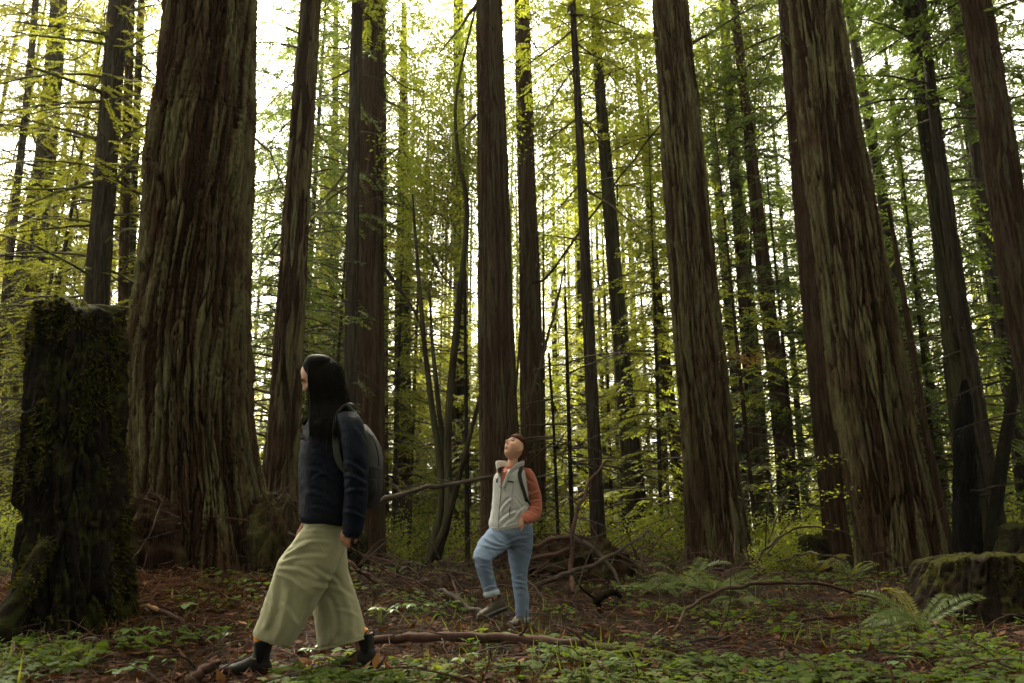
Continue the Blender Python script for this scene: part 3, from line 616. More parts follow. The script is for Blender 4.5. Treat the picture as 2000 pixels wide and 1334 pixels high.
for k, (px, py, dy, s) in enumerate([(888, 330, 1.6, 0.75), (840, 470, 4.0, 0.65), (880, 120, 4.0, 0.85)]):
    o = link('crown', BCROWN[k % 2], (), t); p = at(px, py, 14 + dy); o.location = p - bb; o.scale = (s,) * 3; o.rotation_euler = (0, 0, k * 1.7)
# leafy broadleaf trees further back
def leafy_tree(label, px, Y, crowns, group=None, lean=0.0, r=0.06, name='broadleaf_tree'):
    x = at(px, 1000, Y)[0]; base = np.array((x, Y, gz(x, Y)))
    t = thing(name, label, 'tree', base, group)
    tp = at(crowns[-1][0], crowns[-1][1], Y)
    C = spline(np.array([base - (0, 0, 0.1), base * 0.55 + tp * 0.45 + np.array((lean, 0, 0)), tp]), 24)
    V, Q, T = tube_arrays(C, np.linspace(r, 0.012, 24), 10, 0.2, int(px))
    link('trunk', mesh_np('trunk', V - base, Q, T, {'ridge': vn(V[:, 0] * 9, V[:, 1] * 9, V[:, 2] * 2, 4)}, smooth=True), [BARK_DARK], t)
    for k, (qx, qy, s) in enumerate(crowns):
        o = link('crown', BCROWN[(k + int(px)) % 2], (), t); o.location = at(qx, qy, Y + 0.3 * (k % 2)) - base; o.scale = (s,) * 3; o.rotation_euler = (0, 0, k * 2.1 + px)
    return t
leafy_tree('leafy yellow-green tree close behind the wide shadowed redwood', 1062, 21.5, [(1010, 520, 0.8), (1045, 420, 1.0), (1015, 300, 1.1), (1060, 180, 1.0)])
leafy_tree('leafy tree with autumn-tinted leaves left of the straight brown redwood', 915, 16.5, [(870, 420, 0.7), (850, 310, 0.8), (905, 230, 0.8)])
leafy_tree('leafy tree spreading behind the leaning mossy-green trunk', 1215, 22.0, [(1240, 420, 1.0), (1195, 310, 1.1), (1260, 190, 1.2), (1200, 60, 1.2)])
leafy_tree('leafy tree filling the gap right of the stout straight redwood high up', 1440, 21.0, [(1400, 220, 1.1), (1430, 90, 1.2), (1480, 20, 1.0)])
# ---------------------------------------------------------------- trees further back, each a thing of its own
BT = {}
def back_trunk(seed, r):
    if seed not in BT:
        V, Q, T, rd = trunk_mesh(np.array([(0, 0, -0.3, r * 1.1), (0, 0, 4, r), (0.1, 0, 12, r * 0.7), (0.1, 0, 22, r * 0.15)]), 16, 46, 0.012, 0.05, 0.6, seed)
        BT[seed] = mesh_np('trunk', V, Q, T, {'ridge': rd}, smooth=True); BT[seed].materials.append([BARK_MID, BARK_GREY, BARK_MOSSY][seed % 3])
    return BT[seed]
rngb = np.random.default_rng(77)
def back_tree(px, Y, kind, z0, s, label, group, r=0.13, name='conifer_tree', ts=1.0):
    x = at(px, 1000, Y)[0]; base = (x, Y, gz(x, Y))
    t = thing(name, label, 'tree', base, group)
    o = link('trunk', back_trunk(int(rngb.integers(0, 6)), 0.14), (), t)
    o.scale = (r / 0.14, r / 0.14, ts); o.rotation_euler = (0, 0, rngb.uniform(0, 6.28))
    c_ = crown_obj(kind, t); c_.location = (0, 0, z0); c_.scale = (s, s, s * rngb.uniform(0.9, 1.15)); c_.rotation_euler = (0, 0, rngb.uniform(0, 6.28))
    t.rotation_euler = (rngb.normal(0, 0.012), rngb.normal(0, 0.015), 0)
    return t
# young trees whose sprays hang low in the open middle
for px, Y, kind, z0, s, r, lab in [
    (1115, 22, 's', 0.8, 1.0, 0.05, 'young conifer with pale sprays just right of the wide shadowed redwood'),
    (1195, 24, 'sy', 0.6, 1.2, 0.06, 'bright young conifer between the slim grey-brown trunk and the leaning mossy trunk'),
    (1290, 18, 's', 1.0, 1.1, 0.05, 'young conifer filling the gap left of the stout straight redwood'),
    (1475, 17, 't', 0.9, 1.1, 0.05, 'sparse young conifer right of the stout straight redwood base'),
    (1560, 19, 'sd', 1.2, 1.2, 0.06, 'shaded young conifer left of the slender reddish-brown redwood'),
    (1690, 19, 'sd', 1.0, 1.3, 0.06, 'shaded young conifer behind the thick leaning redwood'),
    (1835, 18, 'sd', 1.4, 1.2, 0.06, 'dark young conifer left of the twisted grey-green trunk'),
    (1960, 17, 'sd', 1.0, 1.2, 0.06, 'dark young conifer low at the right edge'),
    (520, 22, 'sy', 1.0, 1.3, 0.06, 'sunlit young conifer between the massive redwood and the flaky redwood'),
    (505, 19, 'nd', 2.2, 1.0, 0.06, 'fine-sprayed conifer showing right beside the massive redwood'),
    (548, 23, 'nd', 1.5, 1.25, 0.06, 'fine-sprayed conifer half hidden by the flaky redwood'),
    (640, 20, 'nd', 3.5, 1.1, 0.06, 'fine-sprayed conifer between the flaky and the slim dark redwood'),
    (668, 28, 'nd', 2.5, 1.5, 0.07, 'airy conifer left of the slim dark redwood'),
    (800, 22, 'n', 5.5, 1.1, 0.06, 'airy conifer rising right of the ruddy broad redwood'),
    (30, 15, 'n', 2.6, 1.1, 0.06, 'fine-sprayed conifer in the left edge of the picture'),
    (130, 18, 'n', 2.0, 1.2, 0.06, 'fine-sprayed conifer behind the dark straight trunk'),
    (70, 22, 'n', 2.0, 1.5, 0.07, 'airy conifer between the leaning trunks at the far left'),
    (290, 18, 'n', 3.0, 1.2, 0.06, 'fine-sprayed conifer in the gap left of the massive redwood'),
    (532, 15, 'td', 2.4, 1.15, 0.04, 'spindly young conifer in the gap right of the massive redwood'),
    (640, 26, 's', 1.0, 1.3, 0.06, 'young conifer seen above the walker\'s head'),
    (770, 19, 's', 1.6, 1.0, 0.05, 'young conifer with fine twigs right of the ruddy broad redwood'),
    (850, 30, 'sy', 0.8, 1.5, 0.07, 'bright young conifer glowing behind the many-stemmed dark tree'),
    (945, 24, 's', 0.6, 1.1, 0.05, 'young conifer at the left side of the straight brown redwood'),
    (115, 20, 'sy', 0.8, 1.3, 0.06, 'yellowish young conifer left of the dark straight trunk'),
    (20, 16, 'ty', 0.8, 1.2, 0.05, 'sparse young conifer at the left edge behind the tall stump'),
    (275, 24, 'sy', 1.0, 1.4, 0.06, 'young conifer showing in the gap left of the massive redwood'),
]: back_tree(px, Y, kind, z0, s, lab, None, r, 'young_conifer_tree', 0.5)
# slim conifers of the middle distance
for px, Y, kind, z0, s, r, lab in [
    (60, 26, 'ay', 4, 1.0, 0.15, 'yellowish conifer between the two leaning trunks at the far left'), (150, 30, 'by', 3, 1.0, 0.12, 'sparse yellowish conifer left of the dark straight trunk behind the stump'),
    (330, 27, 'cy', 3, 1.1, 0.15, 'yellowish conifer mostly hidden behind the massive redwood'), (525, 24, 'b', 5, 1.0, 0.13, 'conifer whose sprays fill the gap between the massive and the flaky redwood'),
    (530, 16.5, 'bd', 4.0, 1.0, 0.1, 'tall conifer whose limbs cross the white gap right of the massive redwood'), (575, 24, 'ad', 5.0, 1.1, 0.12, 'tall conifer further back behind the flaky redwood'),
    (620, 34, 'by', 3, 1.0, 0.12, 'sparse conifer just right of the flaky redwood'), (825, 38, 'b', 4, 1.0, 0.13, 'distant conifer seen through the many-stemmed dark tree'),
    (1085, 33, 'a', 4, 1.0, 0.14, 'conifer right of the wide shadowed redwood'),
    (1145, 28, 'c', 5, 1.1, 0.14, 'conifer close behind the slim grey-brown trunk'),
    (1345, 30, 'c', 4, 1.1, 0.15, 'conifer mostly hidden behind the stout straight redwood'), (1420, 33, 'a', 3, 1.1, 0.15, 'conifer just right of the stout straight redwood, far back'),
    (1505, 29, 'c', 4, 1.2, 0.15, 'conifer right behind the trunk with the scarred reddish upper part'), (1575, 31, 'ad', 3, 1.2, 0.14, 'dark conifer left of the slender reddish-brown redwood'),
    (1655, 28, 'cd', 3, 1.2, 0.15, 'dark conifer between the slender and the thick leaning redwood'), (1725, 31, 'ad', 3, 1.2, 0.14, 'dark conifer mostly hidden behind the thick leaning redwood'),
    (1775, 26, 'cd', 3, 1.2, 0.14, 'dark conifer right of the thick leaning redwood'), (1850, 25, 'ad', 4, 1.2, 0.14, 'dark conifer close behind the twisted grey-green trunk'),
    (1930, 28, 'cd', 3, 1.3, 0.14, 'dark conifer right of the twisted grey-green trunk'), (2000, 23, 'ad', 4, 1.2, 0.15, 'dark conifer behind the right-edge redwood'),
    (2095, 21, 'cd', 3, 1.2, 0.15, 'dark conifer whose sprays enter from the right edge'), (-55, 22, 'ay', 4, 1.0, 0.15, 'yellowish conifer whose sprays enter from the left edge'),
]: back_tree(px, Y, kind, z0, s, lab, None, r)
# conifers added out of view behind and beside the camera: their crowns shade the foreground
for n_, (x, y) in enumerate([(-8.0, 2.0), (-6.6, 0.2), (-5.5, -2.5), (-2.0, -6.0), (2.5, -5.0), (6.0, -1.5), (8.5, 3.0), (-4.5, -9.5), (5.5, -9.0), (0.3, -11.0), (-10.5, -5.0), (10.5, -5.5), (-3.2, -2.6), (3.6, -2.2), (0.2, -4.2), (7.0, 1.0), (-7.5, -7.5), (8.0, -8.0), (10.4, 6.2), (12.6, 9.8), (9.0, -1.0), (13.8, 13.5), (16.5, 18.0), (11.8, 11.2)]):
    t = thing('conifer_tree', 'conifer added out of the picture, behind and beside the camera, as shade', 'tree', (x, y, gz(x, y)), 'unseen conifers added for shade')
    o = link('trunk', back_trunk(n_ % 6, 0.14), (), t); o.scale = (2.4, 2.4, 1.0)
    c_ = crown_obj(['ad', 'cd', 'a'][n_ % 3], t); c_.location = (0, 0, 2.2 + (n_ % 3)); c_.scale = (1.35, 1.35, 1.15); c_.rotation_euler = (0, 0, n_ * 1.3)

for n_, (x, y) in enumerate([(-4.5, -5.5), (-1.2, -3.4), (1.6, -3.6), (4.8, -3.8), (6.4, -0.4), (7.8, 2.4), (-2.8, -8.0), (0.6, -7.4), (3.4, -8.2), (7.6, -5.2), (10.0, 0.8), (9.6, 4.2), (12.5, 7.5), (-6.8, -4.2), (12.0, 3.0), (13.5, 11.5)]):  # unseen young conifers added as a screen against low skylight
    t = thing('young_conifer_tree', 'young conifer added out of the picture behind and right of the camera as shade', 'tree', (x, y, gz(x, y)), 'unseen young conifers added for shade')
    o = link('trunk', back_trunk(n_ % 6, 0.14), (), t); o.scale = (0.5, 0.5, 0.4); c_ = crown_obj('sd', t); c_.location = (0, 0, 0.1); c_.scale = (1.15, 1.15, 0.9); c_.rotation_euler = (0, 0, n_ * 1.7)
# the far wood reads as one mass: whole trees set on points
def far_tree_object(kind, z0, r, seed):
    src = CROWN[kind]; n = len(src.vertices); V = np.empty(n * 3, np.float32); src.vertices.foreach_get('co', V); V = V.reshape(-1, 3); V = V + np.array((0, 0, z0))
    lt = np.empty(len(src.polygons), np.int32); src.polygons.foreach_get('loop_total', lt); li = np.empty(len(src.loops), np.int32); src.loops.foreach_get('vertex_index', li)
    mi = np.empty(len(src.polygons), np.int32); src.polygons.foreach_get('material_index', mi); a_ = np.empty(n, np.float32); src.attributes['rnd'].data.foreach_get('value', a_)
    st = np.concatenate(([0], np.cumsum(lt)[:-1])); q4 = lt == 4; q3 = lt == 3
    Q = li[st[q4][:, None] + np.arange(4)]; T = li[st[q3][:, None] + np.arange(3)]
    tv, tq, tt = tube_arrays(np.array([(0, 0, -0.3), (0.05, 0, 5), (0.1, 0, 11), (0, 0, z0 + 14)]), np.array((r, r * 0.85, r * 0.6, 0.02)), 7, caps=False)
    me = mesh_np('far_tree', np.vstack([V, tv]), np.vstack([Q, tq + n]), T, {'rnd': np.concatenate([a_, np.full(len(tv), 0.4)])}, np.concatenate([mi[q4], np.zeros(len(tq), int), mi[q3]]))
    for m_ in (TWIG, NEEDLE_FAR_GLOW): me.materials.append(m_)
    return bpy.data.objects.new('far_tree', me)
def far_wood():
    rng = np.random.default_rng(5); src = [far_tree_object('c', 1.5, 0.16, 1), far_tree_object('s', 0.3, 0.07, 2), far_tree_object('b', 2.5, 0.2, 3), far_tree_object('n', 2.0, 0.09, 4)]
    pts = [[], [], [], []]
    for q in range(280):
        k = 1 if q < 225 else (0 if q % 2 else 2)
        Y = rng.uniform(30, 48) if k == 1 else rng.uniform(36, 58); px = rng.uniform(-750, 2650)
        if k != 1 and 450 < px < 1380 and rng.random() < 0.75: continue
        if k == 1 and px > 1350 and rng.random() < 0.25: continue
        x = (px - 1000) / F_PX * Y / CT; s_ = rng.uniform(0.9, 1.9) if k == 1 else (rng.uniform(0.8, 1.35) if px > 1050 else rng.uniform(0.6, 1.0))
        pts[k].append((x, Y, gz(x, Y), s_, rng.uniform(0, 6.28)))
    for q in range(26):
        Y = rng.uniform(26, 42); px = rng.uniform(430, 1330); x = (px - 1000) / F_PX * Y / CT; pts[3].append((x, Y, gz(x, Y), rng.uniform(0.8, 1.4), rng.uniform(0, 6.28)))
    allp = np.array([p + (k,) for k in range(4) for p in pts[k]])
    me = bpy.data.meshes.new('far_wood'); me.from_pydata([tuple(p[:3]) for p in allp], [], [])
    for nm, col in (('tsize', 3), ('trot', 4), ('tkind', 5)):
        a_ = me.attributes.new(nm, 'FLOAT', 'POINT'); a_.data.foreach_set('value', allp[:, col].astype(np.float32))
    o = link('far_wood', me)
    g = bpy.data.node_groups.new('far_wood', 'GeometryNodeTree'); g.interface.new_socket('Geometry', in_out='INPUT', socket_type='NodeSocketGeometry'); g.interface.new_socket('Geometry', in_out='OUTPUT', socket_type='NodeSocketGeometry')
    N_ = g.nodes.new; L_ = g.links.new; gi = N_('NodeGroupInput'); go = N_('NodeGroupOutput'); jn_ = N_('GeometryNodeJoinGeometry')
    def named(nm):
        a_ = N_('GeometryNodeInputNamedAttribute'); a_.data_type = 'FLOAT'; a_.inputs['Name'].default_value = nm; return a_.outputs['Attribute']
    for k in range(4):
        oi = N_('GeometryNodeObjectInfo'); oi.inputs['Object'].default_value = src[k]; oi.inputs['As Instance'].default_value = True
        ip = N_('GeometryNodeInstanceOnPoints'); cmp = N_('FunctionNodeCompare'); cmp.data_type = 'FLOAT'; cmp.operation = 'EQUAL'; cmp.inputs['Epsilon'].default_value = 0.1
        L_(named('tkind'), cmp.inputs[0]); cmp.inputs[1].default_value = float(k)
        cx = N_('ShaderNodeCombineXYZ'); L_(named('trot'), cx.inputs[2]); L_(gi.outputs[0], ip.inputs['Points']); L_(cmp.outputs[0], ip.inputs['Selection']); L_(oi.outputs['Geometry'], ip.inputs['Instance'])
        L_(cx.outputs[0], ip.inputs['Rotation']); L_(named('tsize'), ip.inputs['Scale']); L_(ip.outputs[0], jn_.inputs[0])
    L_(jn_.outputs[0], go.inputs[0]); md = o.modifiers.new('far_wood', 'NODES'); md.node_group = g
    tag(o, 'hazy wood of distant conifers closing the view behind every trunk', 'wood', kind='stuff')
far_wood()

# ---------------------------------------------------------------- shrubs of the understorey
def shrub(px, Y, s, label, group=None, n=2, name='shrub', zoff=0.45, sz=1.0):
    x = at(px, 1000, Y)[0]; base = np.array((x, Y, gz(x, Y)))
    t = thing(name, label, 'shrub', base, group); rng = np.random.default_rng(int(px * 7 + Y))
    mb = MB()
    for q in range(5):
        a = rng.uniform(0, 6.28); C = spline(np.array([(0, 0, -0.05), (math.cos(a) * 0.12 * s, math.sin(a) * 0.12 * s, 0.4 * s), (math.cos(a) * 0.4 * s, math.sin(a) * 0.4 * s, 0.95 * s)]), 7)
        V, Q, T = tube_arrays(C, np.linspace(0.012, 0.004, 7), 5, caps=False); mb.add(V, Q, None, rng.random())
    link('stems', mb.mesh('stems'), [TWIG], t)
    for q in range(n):
        o = link('foliage', SHRUBS[int(rng.integers(0, 3))], (), t); o.location = (rng.normal(0, 0.35) * s, rng.normal(0, 0.3) * s, (zoff + 0.35 * q) * s); o.scale = (s, s, s * sz); o.rotation_euler = (0, 0, rng.uniform(0, 6.28))
    return t
for px, Y, s, lab in [
    (1225, 16.5, 0.7, 'yellow-green shrub at the foot of the leaning mossy-green trunk'),
    (1305, 17.0, 0.9, 'bright shrub between the leaning mossy trunk and the stout redwood'),
    (1275, 24.0, 1.4, 'tall sunlit shrub in the bright gap left of the stout redwood'),
    (1150, 22.0, 1.1, 'sunlit shrub behind the root mound'),
    (1085, 20.0, 1.0, 'sunlit shrub behind the vested person\'s right arm'),
    (925, 20.0, 0.9, 'shrub glowing left of the straight brown redwood'),
    (830, 23.0, 1.2, 'pale shrub behind the many-stemmed dark tree'),
    (765, 18.0, 0.8, 'bright narrow shrub right of the walker\'s backpack'),
    (1525, 12.0, 0.42, 'low shrub with lime leaves right of the stout redwood base'),
    (1460, 16.0, 0.8, 'small leafy shrub close behind the flared stout redwood'),
    (575, 18.0, 0.9, 'shrub in the gap between the flaky redwood and the walker\'s jacket'),
    (10, 13.0, 0.9, 'dim shrub at the left edge beside the tall mossy stump'),
    (1590, 16.0, 0.9, 'shaded shrub at the foot of the slender reddish-brown redwood'),
    (1700, 24.0, 1.5, 'shaded shrub between the slender and the thick leaning redwoods'),
    (1990, 15.0, 1.0, 'shaded shrub at the right edge behind the low stump'),
]: shrub(px, Y, s, lab)
for px, Y, s, lab in [(700, 32, 1.8, 'far shrub seen just right of the walker\'s head'), (890, 34, 1.8, 'far bright shrub behind the many-stemmed tree'), (1060, 32, 1.8, 'far shrub right of the wide shadowed redwood'), (1190, 34, 2.0, 'far shrub left of the leaning mossy-green trunk'), (1265, 36, 2.2, 'far tall shrub in the brightest gap right of the leaning mossy-green trunk'),
    (1345, 34, 2.0, 'far shrub mostly hidden by the stout straight redwood'), (1425, 30, 1.7, 'far shrub right of the stout straight redwood'), (1510, 33, 1.8, 'far shrub behind the scarred reddish trunk'), (1620, 30, 1.8, 'far dim shrub behind the slender reddish-brown redwood'), (1860, 27, 1.7, 'far dim shrub behind the charred snag'), (510, 30, 1.6, 'far shrub between the massive and the flaky redwood'), (90, 26, 1.6, 'far shrub left of the tall mossy stump')]:
    shrub(px, Y, s, lab)
# ---------------------------------------------------------------- stumps
def moss_tufts(t, V, rd_seed, n, base, zmin, L=(0.02, 0.06), up_only=False, mat=MOSS_TUFT, hang=1.0):
    """short strands of moss growing from a surface given by its points V (rings) around base"""
    rng = np.random.default_rng(rd_seed); mb = MB()
    ids = rng.integers(0, len(V), n * 4); P = V[ids]
    f = fbm(P[:, 0] * 3.2, P[:, 1] * 3.2, P[:, 2] * 1.6, rd_seed, 3) + 0.10 * (P[:, 2] - zmin) / max(V[:, 2].max() - zmin, 0.1)
    P = P[(f > 0.53) & (P[:, 2] > zmin)][:n]
    if up_only: P = P[P[:, 2] > V[:, 2].max() - up_only]
    cx = V[:, :2].mean(0); o = np.zeros_like(P); o[:, :2] = P[:, :2] - cx; o = unit(o)
    k = len(P)
    D = unit(o * 0.55 + np.array((0, 0, -hang)) * rng.uniform(0.1, 1, (k, 1)) + rng.normal(0, 0.4, (k, 3)))
    N = unit(o + rng.normal(0, 0.4, (k, 3))); l = rng.uniform(*L, k)
    leaf_quads(mb, P - base - o * 0.004, D, N, l, l * 0.28, np.clip(rng.normal(0.45, 0.25, k), 0, 1), 0)
    tag(link('moss', mb.mesh('moss'), [mat], t), kind='stuff')
def stump(label, Y, pts, mat, seg, rows, amp, cell, stretch, seed, flare=0.2, fh=0.4, moss=3000, mossL=(0.02, 0.06), rag=0.08, up_only=False, name='mossy_stump', hang=1.0, lump=0.10):
    A = axis_from_px(Y, pts, 0)
    base = np.array((A[0, 0], Y, gz(A[0, 0], Y))); t = thing(name, label, 'stump', base)
    V, Q, T, rd = trunk_mesh(A, seg, rows, amp, cell, stretch, seed, 0.02, flare, fh, 5, 0.3, None, lump, 0.4)
    ztop = A[-1, 2]; n = rows * seg
    # ragged, rounded crown of the stump
    ang = np.arctan2(V[:, 1] - A[-1, 1], V[:, 0] - A[-1, 0]); k = sstep(ztop - 0.5, ztop, V[:, 2])
    V[:, 2] += k * rag * (2 * fbm(np.cos(ang) * 2.2 + seed, np.sin(ang) * 2.2, 0, seed, 3) - 1)
    rr = V[-1 - seg:-1].copy(); ring = V[(rows - 1) * seg: rows * seg]; c = V[-1].copy()
    V2 = [V]; Q2 = [Q]; b = len(V); prev = (rows - 1) * seg + np.arange(seg); nv = len(V)
    for q in range(1, 6):                                   # domed top
        f = 1 - q / 6.0
        P = c + (ring - c) * f; P[:, 2] = ring[:, 2] * f + (ztop + 0.02) * (1 - f) + 0.05 * math.sin(math.pi * (1 - f)) + 0.05 * (fbm(P[:, 0] * 6, P[:, 1] * 6, 0, seed, 2) - 0.5)
        V2.append(P); cur = nv + np.arange(seg); nv += seg
        Q2.append(np.stack([prev, np.roll(prev, -1), np.roll(cur, -1), cur], 1)); prev = cur
    T2 = np.stack([prev, np.roll(prev, -1), np.full(seg, len(V) - 1)], 1)
    V = np.vstack(V2); V[b - 1] = (c[0], c[1], ztop + 0.03)
    me = mesh_np('stump_wood', V - base, np.vstack(Q2), T2, {'ridge': np.concatenate([rd, np.full(len(V) - len(rd), 0.7)])}, smooth=True)
    link('stump_wood', me, [mat], t)
    if moss: moss_tufts(t, V, seed, moss, base, base[2] + 0.1, mossL, up_only, hang=hang)
    return t, base
t, sb = stump('tall broken stump furred with dark moss at the left edge', 6.3, [(132, 1225, 210), (136, 1080, 190), (144, 950, 172), (148, 800, 164), (150, 700, 160), (150, 614, 156)], STUMP, 200, 200, 0.09, 0.10, 0.8, 301, 0.06, 0.5, 20000, (0.018, 0.065), 0.13, lump=0.20)
C = spline(np.array([at(92, 1060, 5.9), at(50, 1140, 5.75), at(2, 1240, 5.6)]), 20); C[-1, 2] = min(C[-1, 2], 0.0)
V, Q, T = tube_arrays(C, np.linspace(0.05, 0.085, 20), 20, 0.25, 5)
link('root', mesh_np('root', V - sb, Q, T, {'ridge': np.full(len(V), 0.5)}, smooth=True), [STUMP], t)
moss_tufts(t, V, 303, 1200, sb, 0.02)
stump('low wide stump topped with moss and needles at the right edge', 7.6, [(1905, 1205, 290), (1905, 1150, 262), (1910, 1100, 238)], STUMP_LOW, 170, 100, 0.08, 0.075, 0.8, 311, 0.20, 0.3, 6500, (0.015, 0.05), 0.16, 0.30, hang=0.7, lump=0.22)
stump('dim stump behind the low wide stump at the right edge', 9.6, [(1992, 1090, 90), (1992, 1032, 76)], STUMP, 70, 50, 0.05, 0.07, 0.6, 317, 0.15, 0.3, 900, (0.015, 0.04), 0.05, 0.2)
stump('small mossy stump below the walker\'s backpack', 9.4, [(690, 1100, 62), (692, 1050, 48)], STUMP, 60, 50, 0.04, 0.07, 0.5, 319, 0.2, 0.2, 1800, (0.015, 0.045), 0.04)
stump('mossy stub with a bright yellow-green cap beside the slender reddish-brown redwood', 13.2, [(1588, 1100, 66), (1588, 1052, 54)], STUMP, 50, 40, 0.04, 0.07, 0.5, 323, 0.2, 0.2, 1500, (0.02, 0.06), 0.04)

def lump_mesh(c, r, seed, amp, k=150, m=90):
    th = np.arange(k) * 2 * math.pi / k; ph = np.linspace(0.03, math.pi * 0.72, m); P, TH = np.meshgrid(ph, th, indexing='ij')
    U = np.stack([np.sin(P) * np.cos(TH), np.sin(P) * np.sin(TH), np.cos(P)], -1).reshape(-1, 3)
    f0 = vn(U[:, 0] * 4, U[:, 1] * 4, U[:, 2] * 4, seed + 8)
    f = 1 + amp * (2 * fbm(U[:, 0] * 2.2 + seed, U[:, 1] * 2.2, U[:, 2] * 2.2, seed, 4) - 1) + amp * 0.5 * (1 - 2 * np.abs(2 * vn(U[:, 0] * 5, U[:, 1] * 5, U[:, 2] * 3, seed + 3) - 1)) + 0.10 * (vn(U[:, 0] * 16 + 3 * f0, U[:, 1] * 16, U[:, 2] * 5, seed + 5) - 0.5) + 0.07 * (vn(U[:, 0] * 40, U[:, 1] * 40, U[:, 2] * 14, seed + 6) - 0.5)
    V = U * f[:, None] * np.asarray(r) + np.asarray(c); i = np.arange(m - 1)[:, None] * k; j = np.arange(k)[None, :]; j2 = (j + 1) % k
    Q = np.stack([i + j, i + k + j, i + k + j2, i + j2], -1).reshape(-1, 4); V = np.vstack([V, (c[0], c[1], c[2] + r[2] * f[:k].mean())])
    T = np.stack([np.full(k, m * k), np.arange(k), (np.arange(k) + 1) % k], 1); return V, Q, T
def rootlets(parent, V, base, n, seed, mats):
    rng = np.random.default_rng(seed); mb = MB(); cc = V.mean(0)
    for q in range(n):
        p = V[rng.integers(0, len(V))]; o_ = unit((p - cc) * (1, 1, 0.5)); d = unit(np.array((rng.normal(0, 1), rng.normal(0, 0.4), rng.normal(-0.5, 0.7)))); l = rng.uniform(0.08, 0.5)
        C = np.array([p - o_ * 0.02, p + d * l * 0.5 + o_ * 0.03, p + d * l + o_ * rng.uniform(-0.02, 0.05)]); C = spline(C, 6); r_ = rng.uniform(0.002, 0.009)
        A_, B_, T_ = tube_arrays(C - base, np.linspace(r_, r_ * 0.4, 6), 4, caps=False); mb.add(A_, B_, None, rng.random(), int(rng.random() < 0.3))
    tag(link('rootlets', mb.mesh('rootlets'), mats, parent), kind='stuff')
ROOTS = bark_mat('dark_root_bark', (0.016, 0.009, 0.006), (0.036, 0.022, 0.014), (0.042, 0.042, 0.016), 0.6, 1.2)
ob = np.array(oldtree.location)
for nm, px, Y_, zc, r_, sd_ in (('root_mass', 285, 8.35, 0.22, (0.50, 0.46, 0.62), 9), ('root_mass', 528, 8.75, 0.24, (0.36, 0.36, 0.62), 14)):
    x_ = at(px, 1000, Y_)[0]; V, Q, T = lump_mesh((x_, Y_, gz(x_, Y_) + zc * 0.4), r_, sd_, 0.22)
    link(nm, mesh_np(nm, V - ob, Q, T, {'ridge': vn(V[:, 0] * 9, V[:, 1] * 9, V[:, 2] * 3, 7)}, smooth=True), [ROOTS], oldtree); rootlets(oldtree, V, ob, 110, sd_, [DEADWOOD, GREYWOOD])
x_ = at(1125, 1080, 11.6)[0]; mb_ = np.array((x_, 11.6, gz(x_, 11.6))); t = thing('root_mound', 'low dark mound of rotten roots behind the upright stick', 'mound', mb_)
V, Q, T = lump_mesh(mb_ + (0, 0, -0.05), (0.72, 0.5, 0.50), 21, 0.25); link('rotten_wood', mesh_np('rotten_wood', V - mb_, Q, T, {'ridge': vn(V[:, 0] * 9, V[:, 1] * 9, V[:, 2] * 3, 7)}, smooth=True), [ROOTS], t); rootlets(t, V, mb_, 200, 22, [DEADWOOD, GREYWOOD])

# ---------------------------------------------------------------- logs, fallen branches, sticks
def wood(name, label, pts, r, mat, k=9, rough=0.22, n=None, cat='branch', forks=(), group=None, snags=0):
    jit = 0.012 if cat == 'log' else 0.04
    """pts: (px, py) on the ground, (px, py, lift) that much above it, or (px, py, None, Y) at a distance"""
    P = []
    for p in pts:
        if len(p) == 2: P.append(gpt(p[0], p[1], (r[0] if hasattr(r, '__len__') else r) * 0.6))
        elif len(p) == 3: P.append(gpt(p[0], p[1], p[2]))
        else: P.append(at(p[0], p[1], p[3]))
    P = np.array(P); L = np.linalg.norm(np.diff(P, axis=0), axis=1).sum(); n = n or int(np.clip(L / 0.05, 10, 60))
    C = spline(P, n); rng = np.random.default_rng(int(abs(pts[0][0]) * 3 + abs(pts[0][1])))
    C = C + np.stack([vn(np.arange(n) * 0.35, q * 7.0, pts[0][0]) - 0.5 for q in range(3)], 1) * jit
    rr = np.interp(np.linspace(0, 1, n), np.linspace(0, 1, len(r)), r) if hasattr(r, '__len__') else np.full(n, r)
    rr = rr * (1 + jit * 4 * (vn(np.arange(n) * 0.9, pts[0][1]) - 0.4))
    base = C[0].copy(); t = thing(name, label, cat, base, group)
    V, Q, T = tube_arrays(C, rr, k, rough, int(pts[0][0]))
    link('stem', mesh_np('stem', V - base, Q, T, {'rnd': vn(V[:, 0] * 9, V[:, 1] * 9, V[:, 2] * 9, 2), 'ridge': vn(V[:, 0] * 9, V[:, 1] * 9, V[:, 2] * 9, 2)}, smooth=True), [mat], t)
    for q in range(snags):
        i_ = int(rng.uniform(0.1, 0.95) * (n - 1)); d = unit(rng.normal(0, 1, 3) + np.array((0, 0, 0.5))); l = rng.uniform(0.08, 0.45)
        C2 = spline(np.array([C[i_], C[i_] + d * l * 0.5, C[i_] + d * l + rng.normal(0, 0.06, 3)]), 6)
        V, Q, T = tube_arrays(C2, np.linspace(rr[i_] * 0.45, 0.002, 6), 5)
        link('side_twig', mesh_np('side_twig', V - base, Q, T, {'rnd': np.full(len(V), rng.random())}, smooth=True), [mat if mat.name != 'mossy_branch_wood' else TWIG_MOSS], t)
    return t
wood('fallen_log', 'long reddish peeled log lying across the foreground behind the walker\'s rear boot', [(716, 1253, 0.075), (800, 1247, 0.085), (900, 1245, 0.085), (1010, 1249, 0.085), (1130, 1259, 0.08), (1136, 1260, 0.08)], [0.026, 0.030, 0.031, 0.030, 0.028, 0.026], DEADWOOD, 14, 0.14, 60, 'log', snags=3)
